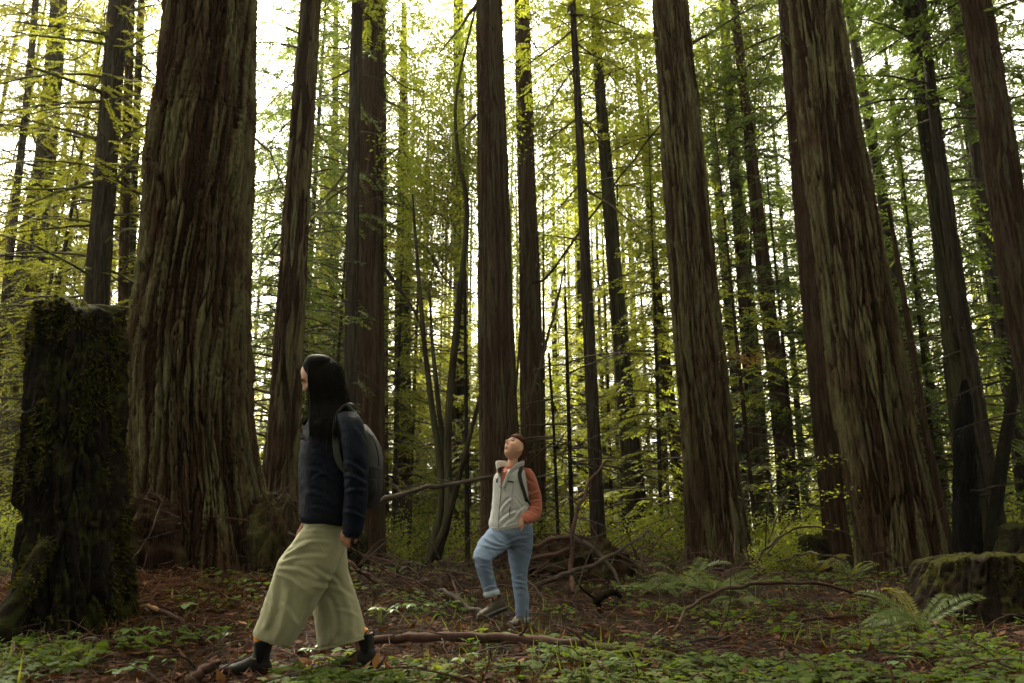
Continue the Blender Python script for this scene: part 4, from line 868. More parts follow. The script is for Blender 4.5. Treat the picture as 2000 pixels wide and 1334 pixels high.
wood('fallen_log', 'lichen-spotted end of the long log running on to the right, half buried', [(1128, 1262, 0.06), (1220, 1272, 0.06), (1290, 1284, 0.05), (1352, 1292, 0.03)], [0.034, 0.036, 0.034, 0.024], MOSSY_WOOD, 14, 0.2, 40, 'log', snags=2)
wood('fallen_branch', 'dark branch arching over the ferns towards the thick leaning redwood', [(1316, 1240, 0.0), (1345, 1190, None, 6.9), (1400, 1156, None, 7.3), (1480, 1142, None, 7.8), (1580, 1140, None, 8.3), (1680, 1158, None, 8.4), (1760, 1185, None, 8.0), (1800, 1205, 0.0)], [0.010, 0.013, 0.015, 0.017, 0.017, 0.016, 0.013, 0.008], DEADWOOD, 10, 0.2, 70, snags=3)
wood('fallen_branch', 'straight grey stick lying under the arching branch', [(1462, 1186, 0.03), (1520, 1180, 0.04), (1590, 1178, 0.04)], 0.014, GREYWOOD)
wood('fallen_branch', 'brown branch on the sorrel in front of the fern at right', [(1560, 1218, 0.03), (1640, 1206, 0.05), (1720, 1202, 0.04)], [0.012, 0.018, 0.02], DEADWOOD, snags=2)
wood('fallen_branch', 'forked tan stick right of the long log', [(1322, 1262, 0.02), (1370, 1254, 0.05), (1412, 1242, 0.08)], [0.007, 0.011, 0.014], GREYWOOD, snags=1)
wood('fallen_branch', 'thin tan twig running down to the right from the forked stick', [(1300, 1250, 0.05), (1360, 1262, 0.04), (1430, 1288, 0.01)], 0.006, GREYWOOD)
wood('fallen_branch', 'thin reddish twig low at the right foreground', [(1408, 1262, 0.02), (1480, 1276, 0.03), (1530, 1284, 0.02)], 0.007, DEADWOOD)
wood('upright_stick', 'short reddish stick poking straight up in the right foreground', [(1527, 1326, 0.0), (1530, 1300, None, 4.55), (1534, 1272, None, 4.6)], [0.013, 0.012, 0.010], DEADWOOD, 8, 0.2, 12, 'stick')
wood('upright_stick', 'tall reddish stick standing upright on the root mound, bent over at the top', [(1117, 1162, 0.0), (1116, 1110, None, 10.2), (1120, 1040, None, 10.2), (1136, 980, None, 10.3), (1160, 930, None, 10.4), (1182, 905, None, 10.5), (1196, 900, None, 10.6)], [0.028, 0.027, 0.025, 0.022, 0.018, 0.014, 0.008], DEADWOOD, 9, 0.18, 50, 'stick', snags=3)
wood('fallen_branch', 'lichen-crusted branch slanting up across the root mound', [(1034, 1141, 0.03), (1090, 1128, None, 9.6), (1150, 1106, None, 9.8), (1205, 1078, None, 10.0), (1266, 1038, None, 10.2)], [0.026, 0.028, 0.026, 0.022, 0.012], GREYWOOD, 9, 0.2, 50, snags=4)
wood('fallen_branch', 'grey branch arching down in front of the root mound', [(1118, 1050, None, 10.4), (1160, 1068, None, 10.2), (1200, 1120, None, 10.0), (1226, 1165, 0.0)], [0.03, 0.026, 0.02, 0.014], GREYWOOD, snags=2)
wood('fallen_branch', 'brown pole leaning left on the root mound', [(1046, 1066, None, 10.8), (1090, 1050, None, 10.9), (1128, 1046, None, 11.0)], 0.03, DEADWOOD)
wood('fallen_branch', 'second brown pole low on the root mound', [(1040, 1090, None, 10.6), (1080, 1082, None, 10.7), (1112, 1072, None, 10.8)], 0.024, DEADWOOD)
wood('leaning_branch', 'long bare branch sloping from the walker\'s backpack to the vested person\'s back', [(700, 985, None, 9.2), (760, 974, None, 9.3), (850, 950, None, 9.5), (960, 934, None, 9.7), (1010, 922, None, 9.8)], [0.022, 0.026, 0.026, 0.02, 0.012], GREYWOOD, 8, 0.25, 50, snags=8)
wood('leaning_branch', 'long thin stem leaning diagonally up to the right behind the vested person', [(985, 1130, None, 16.5), (1020, 610, None, 16.5), (1070, 540, None, 16.4), (1150, 430, None, 16.3), (1232, 318, None, 16.2), (1292, 240, None, 16.0)], [0.02, 0.026, 0.026, 0.025, 0.021, 0.014], BARK_MOSSY, 9, 0.2, 60, snags=6)
wood('leaning_branch', 'pale green stem leaning right behind the wide shadowed redwood', [(1030, 800, None, 17.5), (1060, 700, None, 17.5), (1090, 580, None, 17.4), (1104, 520, None, 17.4)], [0.035, 0.035, 0.03, 0.02], MOSSY_WOOD, snags=3)
wood('fallen_branch', 'broken branch with a raw orange end on the needle slope', [(394, 1232, 0.02), (350, 1214, 0.05), (310, 1198, 0.07), (300, 1194, 0.08)], [0.014, 0.018, 0.019, 0.019], DEADWOOD, 10, 0.2, 26, snags=1)
wood('split_branch_end', 'raw orange split wood at the end of the broken branch', [(305, 1196, 0.078), (285, 1188, 0.085), (270, 1182, 0.09)], [0.019, 0.016, 0.006], FRESHWOOD, 8, 0.3, 12)
wood('fallen_branch', 'thick reddish stick at the bottom edge under the walker\'s boot toe', [(352, 1345, 0.01), (390, 1322, 0.05), (428, 1300, 0.10)], [0.026, 0.026, 0.022], DEADWOOD, 12, 0.15, 24)
wood('fallen_branch', 'brown stick propped against the vested person\'s raised shoe', [(858, 1152, 0.06), (885, 1168, 0.07), (915, 1185, 0.07), (945, 1200, 0.07)], [0.02, 0.024, 0.024, 0.02], GREYWOOD, 10, 0.2, 24)
wood('fallen_branch', 'crooked pale branch right of the walker\'s knee', [(820, 1128, 0.0), (790, 1112, None, 9.0), (768, 1132, None, 8.8), (765, 1150, None, 8.7), (800, 1172, 0.02)], [0.014, 0.016, 0.016, 0.014, 0.008], GREYWOOD, 8, 0.2, 40, snags=2)
wood('fallen_branch', 'long stick sloping down right behind the walker\'s rear knee', [(672, 1088, None, 7.6), (705, 1116, None, 7.6), (740, 1146, 0.02)], [0.018, 0.017, 0.012], DEADWOOD, snags=2)
wood('fallen_branch', 'thin curved twig rising from the needle slope beside the massive redwood', [(216, 1172, 0.02), (226, 1142, None, 6.6), (246, 1108, None, 6.7), (275, 1070, None, 6.8), (298, 1030, None, 6.9), (312, 985, None, 7.2)], [0.005, 0.006, 0.006, 0.006, 0.005, 0.003], GREYWOOD, 6, 0.1, 40)
wood('fallen_branch', 'second thin twig crossing the curved twig beside the massive redwood', [(205, 1035, None, 6.9), (238, 1084, None, 6.8), (262, 1110, None, 6.8), (300, 1122, 0.02)], [0.004, 0.006, 0.006, 0.003], GREYWOOD, 6, 0.1, 30)
wood('fallen_branch', 'short crooked twig standing in the sorrel at lower left', [(182, 1300, 0.0), (186, 1270, None, 5.0), (176, 1250, None, 5.05), (150, 1244, 0.02)], [0.006, 0.007, 0.006, 0.003], GREYWOOD, 7, 0.15, 24)
wood('fallen_branch', 'reddish stick lying in the bottom left corner', [(0, 1290, 0.02), (50, 1316, 0.02), (85, 1345, 0.02)], 0.011, DEADWOOD)
wood('fallen_branch', 'dark twig arching over the sorrel left of the walker\'s front boot', [(385, 1292, 0.0), (430, 1262, None, 5.0), (480, 1244, 0.02)], [0.004, 0.006, 0.004], TWIG, 6, 0.1)
wood('fallen_branch', 'thin twig along the bottom edge right of the walker\'s rear boot', [(640, 1330, 0.02), (740, 1326, 0.03), (830, 1334, 0.02)], 0.008, DEADWOOD)
wood('fallen_branch', 'gnarled dark root twisting up left of the ferns', [(1172, 1190, 0.0), (1168, 1172, None, 8.2), (1180, 1164, None, 8.2), (1200, 1160, None, 8.3), (1216, 1170, 0.02)], [0.03, 0.034, 0.036, 0.03, 0.012], BARK_DARK, 9, 0.3, 26, snags=2)
wood('fallen_branch', 'long lichen-grey branch on the ground left of the arching branch', [(1210, 1155, 0.04), (1280, 1180, 0.05), (1350, 1192, 0.05), (1470, 1204, 0.03)], [0.02, 0.024, 0.022, 0.012], MOSSY_WOOD, 8, 0.2, 40, snags=3)
wood('arching_twig', 'thin dark twig arching high beside the lime shrub right of the stout redwood', [(1480, 1092, None, 10.0), (1520, 1050, None, 10.0), (1570, 1030, None, 10.0), (1640, 1038, None, 10.0), (1690, 1058, None, 10.0)], [0.012, 0.014, 0.013, 0.011, 0.007], TWIG, 6, 0.1, 40)
wood('arching_twig', 'lower dark twig arching towards the thick leaning redwood', [(1520, 1100, None, 9.8), (1570, 1082, None, 9.8), (1630, 1090, None, 9.8), (1690, 1118, 0.0)], [0.009, 0.012, 0.011, 0.008], TWIG, 6, 0.1, 36)
wood('arching_twig', 'pale bare twig bowed over left of the lime shrub', [(1445, 945, None, 12.0), (1500, 958, None, 12.0), (1540, 985, None, 12.0), (1560, 1050, None, 12.0)], [0.006, 0.009, 0.009, 0.007], GREYWOOD, 6, 0.1, 36, snags=5)
wood('fallen_branch', 'pale stick low on the ground between the walker and the massive redwood', [(560, 1040, None, 8.4), (585, 1056, None, 8.4), (606, 1072, None, 8.3)], 0.018, GREYWOOD)
wood('arching_twig', 'pale curved stem hanging at the right edge above the dim stump', [(1900, 960, None, 11.6), (1950, 948, None, 11.6), (2010, 940, None, 11.6)], 0.011, GREYWOOD, 6, 0.1)

# ---------------------------------------------------------------- ground cover (nobody could count it)
def scatter(n, seed, y0=3.5, y1=14.0, spread=0.70, fx=None):
    rng = np.random.default_rng(seed)
    y = y0 * (y1 / y0) ** rng.random(n); x = (rng.random(n) * 2 - 1) * (spread * y + 0.4)
    return x, y, rng
def cover_sorrel(n=23000):
    x, y, rng = scatter(n, 41)
    d = fbm(x * 1.1, y * 1.1, 0, 51, 3) + 0.12 * (fbm(x * 4, y * 4, 0, 52, 2) - 0.5)
    slope = np.exp(-((x + 3.9) ** 2 / 0.9 + (y - 6.6) ** 2 / 0.8))
    log = np.array([gpt(716, 1251), gpt(900, 1244), gpt(1130, 1259), gpt(1352, 1292)]); ly = np.interp(x, log[:, 0], log[:, 1])
    onlog = (x > log[0, 0] - 0.05) & (x < log[-1, 0]) & (y > ly - 0.28) & (y < ly + 0.06)
    keep = (d - 0.35 * slope + 0.03 * (y < 6) > 0.52) & ~onlog; x, y = x[keep], y[keep]; n = len(x)
    h = rng.uniform(0.03, 0.10, n); z = ground(x, y) + h
    P0 = np.stack([x, y, z], 1)
    tilt = unit(np.array((0, 0, 1.0)) + rng.normal(0, 0.22, (n, 3))); rot = rng.uniform(0, 6.28, n); s = rng.uniform(0.015, 0.036, n)
    a = np.clip(rng.normal(0.45, 0.2, n) + (fbm(x * 2, y * 2, 0, 60, 2) - 0.5) * 0.5, 0, 1)
    ex = unit(np.cross(tilt, np.array((0.3, 1.0, 0.1)))); ey = np.cross(tilt, ex)
    # heart-shaped leaflet: base, right, right lobe, notch, left lobe, left
    lf = np.array([(0, 0, 0), (0.55, 0.75, -0.10), (1.02, 0.48, -0.16), (0.86, 0, 0.02), (1.02, -0.48, -0.16), (0.55, -0.75, -0.10)])
    tri = np.array([(0, 1, 3), (1, 2, 3), (0, 3, 5), (3, 4, 5)])
    mb = MB()
    for q in range(3):
        r = rot + q * 2.094 + rng.normal(0, 0.12, n); ca, sa = np.cos(r)[:, None], np.sin(r)[:, None]
        d1 = ex * ca + ey * sa; d2 = -ex * sa + ey * ca
        V = P0[:, None, :] + s[:, None, None] * (d1[:, None, :] * lf[None, :, 0:1] + d2[:, None, :] * lf[None, :, 1:2] + tilt[:, None, :] * lf[None, :, 2:3])
        mb.add(V, None, (np.arange(n)[:, None, None] * 6 + tri[None]).reshape(-1, 3), np.repeat(np.clip(a + rng.normal(0, 0.05, n), 0, 1), 6), 0)
    b = P0 - tilt * h[:, None] * 1.05; wv = np.array((0.0012, 0, 0))
    mb.add(np.stack([b - wv, b + wv, P0], 1), None, np.arange(n * 3).reshape(-1, 3), 0.3, 0)
    tag(link('sorrel_ground_cover', mb.mesh('sorrel_ground_cover'), [CLOVER]), 'low three-leaved green sorrel carpeting the forest floor', 'ground cover', kind='stuff')
cover_sorrel()
def cover_litter(n=52000):
    x, y, rng = scatter(n, 43, 3.5, 16.0, 0.72)
    z = ground(x, y) + rng.uniform(0.004, 0.045, n)
    D = unit(np.stack([rng.normal(0, 1, n), rng.normal(0, 1, n), rng.normal(0, 0.28, n)], 1)); N = unit(np.array((0, 0, 1.0)) + rng.normal(0, 0.5, (n, 3)))
    L = rng.uniform(0.025, 0.12, n); W = np.where(rng.random(n) < 0.22, L * 0.45, L * rng.uniform(0.06, 0.14, n))
    mb = MB(); leaf_quads(mb, np.stack([x, y, z], 1), D, N, L, W, np.clip(rng.beta(1.6, 3.0, n), 0, 1), 0)
    # extra needles heaped on the slope by the big redwood and on the mound
    for cx, cy, sx, sy, k in ((-3.6, 6.9, 0.9, 0.55, 9000), (-3.0, 8.0, 1.0, 0.6, 5000), (1.0, 12.0, 1.0, 0.7, 3000), (4.6, 8.6, 0.8, 0.6, 2500)):
        x = rng.normal(cx, sx, k); y = rng.normal(cy, sy, k); z = ground(x, y) + rng.uniform(0.01, 0.07, k)
        D = unit(np.stack([rng.normal(0, 1, k), rng.normal(0, 1, k), rng.normal(0, 0.35, k)], 1)); L = rng.uniform(0.04, 0.16, k)
        leaf_quads(mb, np.stack([x, y, z], 1), D, unit(np.array((0, 0, 1.0)) + rng.normal(0, 0.5, (k, 3))), L, L * rng.uniform(0.06, 0.14, k), np.clip(rng.beta(2, 3, k), 0, 1), 0)
    tag(link('needle_litter', mb.mesh('needle_litter'), [LITTER]), 'reddish-brown needles and dead leaf flakes strewn over the ground', 'litter', kind='stuff')
cover_litter()
def cover_twigs(n=1500):
    x, y, rng = scatter(n, 47, 3.8, 17.0, 0.70); mb = MB()
    for q in range(n):
        if abs(x[q] + 0.9) < 0.45 and 3.9 < y[q] < 5.1: continue
        z = gz(x[q], y[q]); L = rng.uniform(0.12, 0.7) * (1.4 if y[q] > 8 else 1.0); az = rng.uniform(0, 6.28); d = np.array((math.cos(az), math.sin(az), 0.0)); e = np.array((-d[1], d[0], 0)); up = rng.uniform(0.02, 0.16) * (1.6 if y[q] > 8 else 1)
        C = np.array([(x[q], y[q], z)] * 5) + d * (np.linspace(-0.5, 0.5, 5) * L)[:, None] + e * (rng.normal(0, 0.05, 5) * L)[:, None] + np.array((0, 0, 1.0)) * (up * np.sin(np.linspace(0.1, rng.uniform(1.2, 3.0), 5)) + 0.005)[:, None]
        r = rng.uniform(0.002, 0.007)
        V, Q, T = tube_arrays(C, np.linspace(r, r * 0.4, 5), 4, caps=False); mb.add(V, Q, None, rng.random(), int(rng.random() < 0.45))
    tag(link('twig_litter', mb.mesh('twig_litter'), [DEADWOOD, GREYWOOD]), 'thin dry twigs scattered over the forest floor', 'twigs', kind='stuff')
cover_twigs()
def cover_grass(n=2600):
    x, y, rng = scatter(n, 53, 3.8, 12.0, 0.7)
    k = fbm(x * 0.9, y * 0.9, 0, 71, 2) > 0.55; x, y = x[k], y[k]; n = len(x)
    D = unit(np.stack([rng.normal(0, 0.5, n), rng.normal(0, 0.5, n), np.ones(n)], 1)); N = unit(rng.normal(0, 1, (n, 3)) * (1, 1, 0.2)); L = rng.uniform(0.06, 0.2, n)
    mb = MB(); leaf_quads(mb, np.stack([x, y, ground(x, y)], 1), D, N, L, L * 0.05 + 0.002, rng.random(n), 0)
    tag(link('grass_blades', mb.mesh('grass_blades'), [GRASS]), 'sparse thin grass blades between the sorrel', 'grass', kind='stuff')
cover_grass()

# ---------------------------------------------------------------- leafy herbs and ferns
def blade(name, asp, seg=7, fold=0.16, droop=0.25, pointy=1.0):
    """oval leaf along +X, length 1"""
    u = np.linspace(0, 1, seg); wd = asp * 0.5 * np.sin(np.pi * u ** 0.85) ** pointy; zc = -droop * u * u
    V = []
    for s_ in (-1, 0, 1): V.append(np.stack([u, s_ * wd, zc - abs(s_) * 0 + (wd * fold if s_ else 0)], 1))
    V = np.vstack(V); i = np.arange(seg - 1)
    Q = np.vstack([np.stack([i, i + 1, i + 1 + seg, i + seg], 1), np.stack([i + seg, i + seg + 1, i + 1 + 2 * seg, i + 2 * seg], 1)])
    return mesh_np(name, V, Q, attrs={'rnd': np.full(len(V), 0.5)}, smooth=True)
LEAF_W = blade('leaf', 0.72); LEAF_N = blade('leaf', 0.46); 
for m_ in (LEAF_W, LEAF_N): m_.materials.append(PLANT)
def herb(px, py, label, whorls, name='leafy_herb', lean=(0, 0)):
    """whorls: (dx, dy, height, number of leaves, leaf length, mesh)"""
    b = gpt(px, py); t = thing(name, label, 'plant', b); rng = np.random.default_rng(int(px + py))
    for dx, dy, h, n, L, me in whorls:
        C = spline(np.array([(0, 0, -0.02), (dx * 0.4, dy * 0.4, h * 0.6), (dx, dy, h)]), 7); V, Q, T = tube_arrays(C, 0.0022, 5)
        link('stem', mesh_np('stem', V, Q, T, {'rnd': np.full(len(V), 0.3)}), [PLANT], t)
        a0 = rng.uniform(0, 6.28)
        for q in range(n):
            o = link('leaf', me, (), t); o.location = (dx, dy, h); s = L * rng.uniform(0.85, 1.15); o.scale = (s, s, s)
            o.rotation_euler = (rng.normal(0, 0.12), rng.uniform(-0.15, 0.2), a0 + q * 6.283 / n + rng.normal(0, 0.12))
herb(362, 1204, 'three-leaved plant standing alone on the needle slope', [(0, 0, 0.09, 3, 0.105, LEAF_W)], 'trillium_plant')
herb(268, 1262, 'leafy pale-green herb with several whorls below the three-leaved plant', [(-0.07, 0, 0.11, 5, 0.10, LEAF_N), (0.06, 0.05, 0.12, 5, 0.09, LEAF_N), (0.14, -0.03, 0.10, 4, 0.07, LEAF_W), (-0.02, -0.08, 0.07, 4, 0.085, LEAF_W)])
herb(228, 1338, 'leafy herb cut by the bottom edge at lower left', [(0, 0, 0.07, 4, 0.07, LEAF_W), (0.09, 0.02, 0.08, 4, 0.065, LEAF_W)])
herb(268, 1330, 'second herb on the bottom edge, right beside the first', [(0, 0, 0.09, 5, 0.06, LEAF_W), (0.05, 0.05, 0.11, 3, 0.055, LEAF_N)])
herb(330, 1312, 'small single herb with rounded leaves left of the walker\'s front boot', [(0, 0, 0.06, 4, 0.055, LEAF_W)])
herb(738, 1228, 'herb with toothed pale leaves just right of the walker\'s rear trouser leg', [(0, 0, 0.16, 6, 0.085, LEAF_N), (0.10, 0.1, 0.14, 5, 0.07, LEAF_N)])
herb(800, 1205, 'low spreading herb between the walker and the vested person', [(0, 0, 0.10, 6, 0.09, LEAF_N), (0.15, 0.1, 0.09, 5, 0.08, LEAF_N), (-0.14, 0.1, 0.08, 5, 0.08, LEAF_N)])
herb(1390, 1318, 'broad leafy herb at the bottom edge right of the long log', [(0, 0, 0.08, 6, 0.075, LEAF_N), (0.14, 0.06, 0.09, 6, 0.08, LEAF_N), (-0.12, 0.05, 0.07, 5, 0.07, LEAF_N), (0.26, -0.02, 0.07, 5, 0.06, LEAF_N)])
herb(1500, 1322, 'second leafy herb at the bottom edge near the upright stick', [(0, 0, 0.07, 5, 0.065, LEAF_N), (-0.1, 0.05, 0.08, 5, 0.06, LEAF_N)])
herb(1215, 1165, 'pale herb on the open ground below the root mound', [(0, 0, 0.12, 5, 0.12, LEAF_N), (0.2, 0.1, 0.12, 5, 0.10, LEAF_N)])
for px, py, lab, L_ in [(420, 1262, 'small herb between the broken branch and the walker\'s front trouser leg', 0.06), (120, 1262, 'small herb at the foot of the tall mossy stump', 0.06), (60, 1300, 'small herb in the lower left corner', 0.06), (600, 1290, 'small herb under the walker between the boots', 0.06), (1060, 1290, 'small herb below the middle of the long log', 0.06), (900, 1310, 'herb at the bottom edge below the raised shoe', 0.06), (1640, 1300, 'herb in the right foreground left of the large fern', 0.06), (1750, 1316, 'herb at the bottom edge below the large fern', 0.06), (1930, 1290, 'herb below the low wide stump', 0.07), (1180, 1318, 'herb at the bottom edge right of the long log\'s middle', 0.055), (560, 1210, 'herb half hidden behind the walker\'s front knee', 0.08), (460, 1150, 'herb on the mound in front of the massive redwood', 0.09)]:
    herb(px, py, lab, [(0, 0, 0.06, 5, L_, LEAF_W), (0.07, 0.03, 0.08, 4, L_ * 0.9, LEAF_N)])
def frond_mesh(seed, L, arch, n=26, wmax=0.095, r0=0.5):
    rng = np.random.default_rng(seed); mb = MB(); u = np.linspace(0, 1, n)
    C = np.stack([L * u * (1 - 0.12 * arch * u), 0.03 * np.sin(u * 3 + seed), L * (r0 * u - (r0 * 0.5 + arch * 0.55) * u * u)], 1)
    V, Q, T = tube_arrays(C, np.linspace(0.004, 0.0012, n), 4, caps=False); mb.add(V, Q, None, 0.6, 0)
    Tn = unit(np.gradient(C, axis=0))
    m = n * 2; Cm = spline(C, m); Tm = unit(np.gradient(Cm, axis=0)); um = np.linspace(0, 1, m)
    prof = np.clip(np.sin(np.pi * np.clip(um * 0.92 + 0.10, 0, 1)) ** 0.6, 0.05, 1) * wmax * (um > 0.10)
    for sg in (-1, 1):
        S = np.stack([np.zeros(m), np.full(m, float(sg)), np.zeros(m)], 1)
        D = unit(S + Tm * 0.28 + rng.normal(0, 0.07, (m, 3)) + np.array((0, 0, 0.10))); Nn = unit(np.cross(Tm, S) * sg + rng.normal(0, 0.25, (m, 3)))
        k = prof > 0.004
        leaf_quads(mb, Cm[k], D[k], Nn[k], prof[k], np.full(k.sum(), L / m * 1.05), np.clip(rng.normal(0.45, 0.15, k.sum()), 0, 1), 0)
    me = mb.mesh('frond'); me.materials.append(FERN); return me
FR = [frond_mesh(1, 0.62, 0.5, r0=0.9), frond_mesh(2, 0.55, 0.9, r0=0.8), frond_mesh(3, 0.66, 0.3, r0=1.3), frond_mesh(4, 0.5, 0.7, r0=1.0)]
def fern(px, py, label, fr, s=1.0, Y=None):
    b = gpt(px, py)
    if Y: x = at(px, py, Y)[0]; b = np.array((x, Y, gz(x, Y)))
    t = thing('sword_fern', label, 'fern', b); rng = np.random.default_rng(int(px))
    for az, k, sc_, yel in fr:
        o = link('frond', FR[k], (), t); o.rotation_euler = (rng.normal(0, 0.15) + 0.55 * math.cos(R(az)), 0, R(az)); q = s * sc_; o.scale = (q, q, q); o.location = (0, 0, 0.02)
        if yel: o.material_slots[0].link = 'OBJECT'; o.material_slots[0].material = FERN_YEL
fern(1800, 1236, 'large sword fern with spread yellowing fronds in front of the low wide stump',
     [(15, 2, 0.9, 0), (40, 2, 0.8, 0), (95, 2, 0.9, 1), (130, 2, 0.85, 0), (165, 1, 1.0, 0), (185, 3, 1.0, 0), (205, 1, 0.85, 0), (250, 1, 0.7, 0), (300, 3, 0.6, 0), (110, 3, 0.9, 0)], 0.95)
fern(1340, 1156, 'bushy green fern at the left foot of the stout straight redwood', [(a, q % 4, 0.9 + 0.1 * (q % 3), 0) for q, a in enumerate(range(0, 360, 33))], 1.0, 10.4)
fern(1400, 1160, 'green fern in front of the stout redwood\'s base', [(a, (q + 1) % 4, 0.9, 0) for q, a in enumerate(range(10, 370, 40))], 0.95, 9.4)
fern(1442, 1180, 'small fern drooping below the arching branch', [(a, 1, 0.7, 0) for a in (150, 190, 230, 275, 330, 20)], 0.9, 8.6)
fern(1592, 1120, 'sunlit yellow-green fern beneath the mossy stub', [(a, (q % 2) * 2, 0.9, 1) for q, a in enumerate(range(0, 360, 36))], 1.0, 12.2)
fern(1660, 1130, 'small fern at the left foot of the thick leaning redwood', [(a, 2, 0.8, 0) for a in (20, 80, 140, 200, 300)], 0.8, 10.6)
fern(1280, 1150, 'low fern between the root mound and the stout redwood', [(a, 1, 0.9, 0) for a in (0, 60, 120, 180, 240, 300)], 1.0, 10.0)
# lime-leaved branch spreading low, right of the stout redwood
def sprig(label, Y, pts, seed, leaf=0.055, n=90, name='leafy_branch', mat=SHRUB):
    rng = np.random.default_rng(seed); P = np.array([at(px, py, Y + rng.normal(0, 0.15)) for px, py in pts]); C = spline(P, 24); base = C[0].copy()
    t = thing(name, label, 'shrub', base); V, Q, T = tube_arrays(C, np.linspace(0.010, 0.003, 24), 6); link('stem', mesh_np('stem', V - base, Q, T, {'rnd': np.full(len(V), 0.4)}), [TWIG], t)
    mb = MB(); i_ = rng.uniform(0.25, 1, n); p = np.stack([np.interp(i_, np.linspace(0, 1, 24), C[:, k]) for k in range(3)], 1) + rng.normal(0, 1, (n, 3)) * (0.13, 0.13, 0.05)
    D = unit(rng.normal(0, 1, (n, 3)) * (1, 1, 0.25)); N = unit(np.array((0, 0, 1.0)) + rng.normal(0, 0.3, (n, 3))); L = leaf * rng.uniform(0.7, 1.3, n)
    leaf_quads(mb, p - base, D, N, L, L * 0.55, np.clip(rng.normal(0.55, 0.2, n), 0, 1), 0, 0.1)
    tag(link('leaves', mb.mesh('leaves'), [mat], t), kind='stuff')
sprig('upper lime-leaved shrub branch reaching right in front of the slender redwood', 11.0, [(1500, 1060), (1540, 960), (1600, 905), (1640, 890)], 1)
sprig('middle lime-leaved shrub branch below the upper one', 10.8, [(1505, 1070), (1560, 1000), (1610, 965), (1660, 960)], 2)
sprig('lime-leaved shrub branch leaning left of the slender redwood', 11.3, [(1495, 1070), (1500, 980), (1515, 920), (1550, 880)], 3)
sprig('reddish-brown dead spray hanging right of the stout straight redwood', 13.5, [(1530, 690), (1490, 700), (1455, 705), (1425, 690)], 5, 0.05, 260, 'dead_spray', NEEDLE_BROWN)
sprig('low lime-leaved shrub branch near the arching twig', 10.6, [(1500, 1080), (1530, 1045), (1570, 1030), (1600, 1035)], 4)
# brush heaped on the root mound and round the trunks
def brush(label, cx, cy, sx, sy, n, L, seed, hz=0.35):
    rng = np.random.default_rng(seed); mb = MB()
    for q in range(n):
        x = rng.normal(cx, sx); y = rng.normal(cy, sy); z = gz(x, y); az = rng.uniform(0, 6.28); l = L * rng.uniform(0.4, 1.3); d = np.array((math.cos(az), math.sin(az), rng.normal(0.15, 0.35)))
        C = spline(np.array([(x, y, z + rng.uniform(0, hz)), np.array((x, y, z + rng.uniform(0.05, hz))) + d * l * 0.5, np.array((x, y, z + 0.03)) + d * l]), 6); C[:, 2] = np.maximum(C[:, 2], ground(C[:, 0], C[:, 1]) + 0.01)
        r = rng.uniform(0.003, 0.012); V, Q, T = tube_arrays(C, np.linspace(r, r * 0.35, 6), 4, caps=False); mb.add(V, Q, None, rng.random(), int(rng.random() < 0.4))
    tag(link('brushwood', mb.mesh('brushwood'), [DEADWOOD, GREYWOOD]), label, 'brushwood', kind='stuff')
brush('tangled dead brush heaped on the root mound', 1.05, 12.0, 0.7, 0.5, 110, 0.9, 61)
brush('loose dead twigs behind the walker and around the crooked branch', -1.1, 9.4, 0.9, 0.9, 150, 0.8, 62, 0.2)
brush('fine bare twigs at the foot of the stout redwood', 3.2, 12.0, 1.4, 0.8, 120, 0.8, 63, 0.25)
# ---------------------------------------------------------------- people
def cloth_mat(name, col, var=0.25, rough=0.85, spec=0.2, wr=6.0, bump=0.35, bd=0.02, weave=0.0, sheen=0.0, stretch=(1, 1, 1)):
    M = NT(name, rough, spec); v = M.coord(stretch)
    n1 = M.noise(v, wr, 4, 0.55, 0.8); n2 = M.noise(M.coord(), 260, 2)
    M.color(M.mix(M.noise(M.coord(), 9, 3), tuple(c * (1 - var) for c in col), tuple(c * (1 + var) for c in col)))
    M.bump(M.math('ADD', n1, M.math('MULTIPLY', n2, weave)), bump, bd)
    if sheen: M.b.inputs['Sheen Weight'].default_value = sheen
    return M.m
def skin_mat(name, col):
    M = NT(name, 0.55, 0.35)
    M.color(M.mix(M.noise(M.coord(), 30, 3), tuple(c * 0.9 for c in col), tuple(c * 1.08 for c in col)))
    M.b.inputs['Subsurface Weight'].default_value = 0.15; M.b.inputs['Subsurface Radius'].default_value = (0.012, 0.005, 0.003)
    M.bump(M.noise(M.coord(), 120, 2), 0.1, 0.003); return M.m
def hair_mat(name, col, rough=0.38):
    M = NT(name, rough, 0.02); n = M.noise(M.coord((90, 90, 4)), 1.0, 3)
    M.color(M.mix(n, tuple(c * 0.6 for c in col), tuple(c * 1.5 for c in col))); M.bump(n, 0.5, 0.006); return M.m
SKIN_A = skin_mat('skin_tan', (0.34, 0.17, 0.10)); SKIN_B = skin_mat('skin_fair', (0.50, 0.27, 0.185))
HAIR_A = hair_mat('black_hair', (0.003, 0.0027, 0.0027), 0.65); HAIR_B = hair_mat('brown_hair', (0.055, 0.026, 0.016), 0.5)
NAVY = cloth_mat('navy_nylon', (0.0045, 0.0065, 0.015), 0.2, 0.55, 0.06, 16, 0.5, 0.012)
NAVY_KNIT = cloth_mat('black_cord', (0.008, 0.008, 0.010), 0.2, 0.8)
SAGE = cloth_mat('sage_cotton', (0.285, 0.277, 0.182), 0.10, 0.9, 0.15, 13, 0.5, 0.014, 0.15, 0.1)
ORANGE = cloth_mat('orange_sock', (0.55, 0.20, 0.03), 0.15, 0.95); TEAL = cloth_mat('dark_teal_sock', (0.012, 0.03, 0.035), 0.2, 0.95)
BOOT = cloth_mat('black_leather', (0.014, 0.0135, 0.0135), 0.2, 0.6, 0.2, 20, 0.25, 0.006); SOLE = cloth_mat('rubber_sole', (0.014, 0.013, 0.012), 0.2, 0.8)
